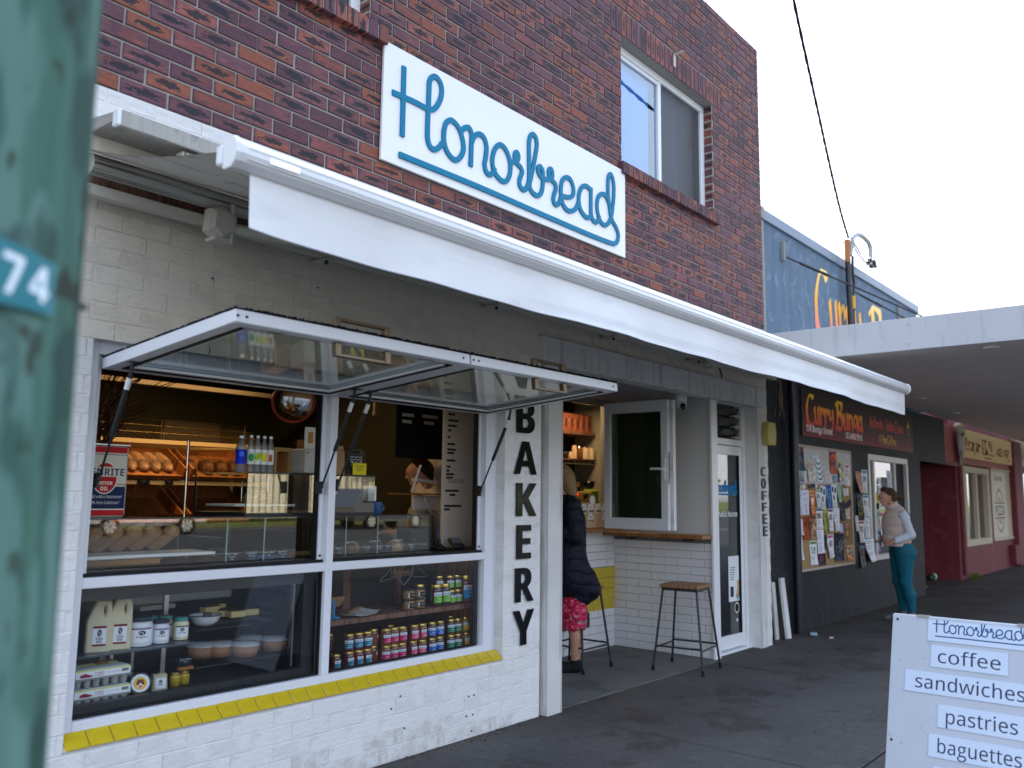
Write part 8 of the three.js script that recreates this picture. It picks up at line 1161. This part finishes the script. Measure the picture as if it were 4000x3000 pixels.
  car('parked_car', 'dark grey four wheel drive parked across the street', 'car', 28.5, 28, [0.09, 0.09, 0.095], [[-2.3, 0.45], [-2.3, 1.05], [-2.2, 1.2], [-1.9, 1.85], [0.2, 1.88], [0.9, 1.25], [2.1, 1.1], [2.3, 0.95], [2.3, 0.45]], [[-2.05, 1.25], [-1.8, 1.76], [0.1, 1.78], [0.65, 1.28]], [-1.4, 1.45]);
  car('parked_car', 'white utility vehicle parked across the street', 'car', 16.2, 28, [0.7, 0.7, 0.7], [[-2.5, 0.5], [-2.5, 1.0], [-0.6, 1.02], [-0.5, 1.7], [0.6, 1.72], [1.1, 1.15], [2.2, 1.05], [2.35, 0.9], [2.35, 0.5]], [[-0.45, 1.15], [-0.35, 1.62], [0.5, 1.64], [0.85, 1.18]], [-1.5, 1.5]);
}
// ---------- stickers on the glass door ----------
{
  const st = thing('door_sticker', 'blue script and white No Public Access lettering stuck on the glass door', 'sticker', [8.25, 1.3, -0.166]);
  const m = (t) => mat(null, 0.5, { map: t, transparent: true, alphaTest: 0.35 });
  part(st, 'script', sheet(0.6, 0.3).translate(8.27, 1.7, -0.1655), m(ink(1024, 512, (x) => { x.clearRect(0, 0, 1024, 512); drawScript(x, -30, 470, 390, 34, '#1a7cb8'); })));
  part(st, 'notice_text', sheet(0.6, 0.1).translate(8.27, 1.385, -0.1655), m(ink(512, 86, (x) => { x.clearRect(0, 0, 512, 86); writing(x, 'No Public Access', 256, 43, 66, '#f2f4f6', 'sans-serif', 490, 'bold'); })));
  const ds = thing('door_poster', 'white poster with coloured stripes low on the glass door', 'poster', [8.45, 0.55, -0.166]); part(ds, 'sheet', sheet(0.24, 0.46).translate(8.44, 0.72, -0.165), mat(null, 0.6, { map: ink(256, 490, (x) => { x.fillStyle = '#e4e6e8'; x.fillRect(0, 0, 256, 490); x.fillStyle = '#2a2e36'; x.fillRect(40, 330, 80, 110); for (let i = 0; i < 6; i++) x.fillRect(40, 120 + i * 26, 130 - i * 8, 8); ['#c83a3a', '#e8a030', '#2a9a5a', '#2a6ac0'].forEach((c, i) => { x.strokeStyle = c; x.lineWidth = 16; x.beginPath(); x.arc(60, 330, 160 + i * 18, -0.35, 0.8); x.stroke(); }); }) }));
  const cs = thing('cow_sticker', 'small round black and white sticker at the bottom of the glass door', 'sticker', [8.5, 0.38, -0.166]); part(cs, 'disc', disc(0.055, 24).translate(8.5, 0.42, -0.165), M.paper); part(cs, 'emblem', [disc(0.043, 24).translate(8.5, 0.42, -0.1642)], M.gasket); part(cs, 'mark', cb(8.485, 8.515, 0.28, 0.31, -0.166, -0.1645), M.paper);
}
scene.traverse((o) => { if (o.isMesh) { o.castShadow = true; o.receiveShadow = true; const m = o.material; if (m.roughness >= 0.45 && m.metalness < 0.5 && !m.transmission && !m.clearcoat) m.specularIntensity = 0.35; } });
renderer.render(scene, camera);
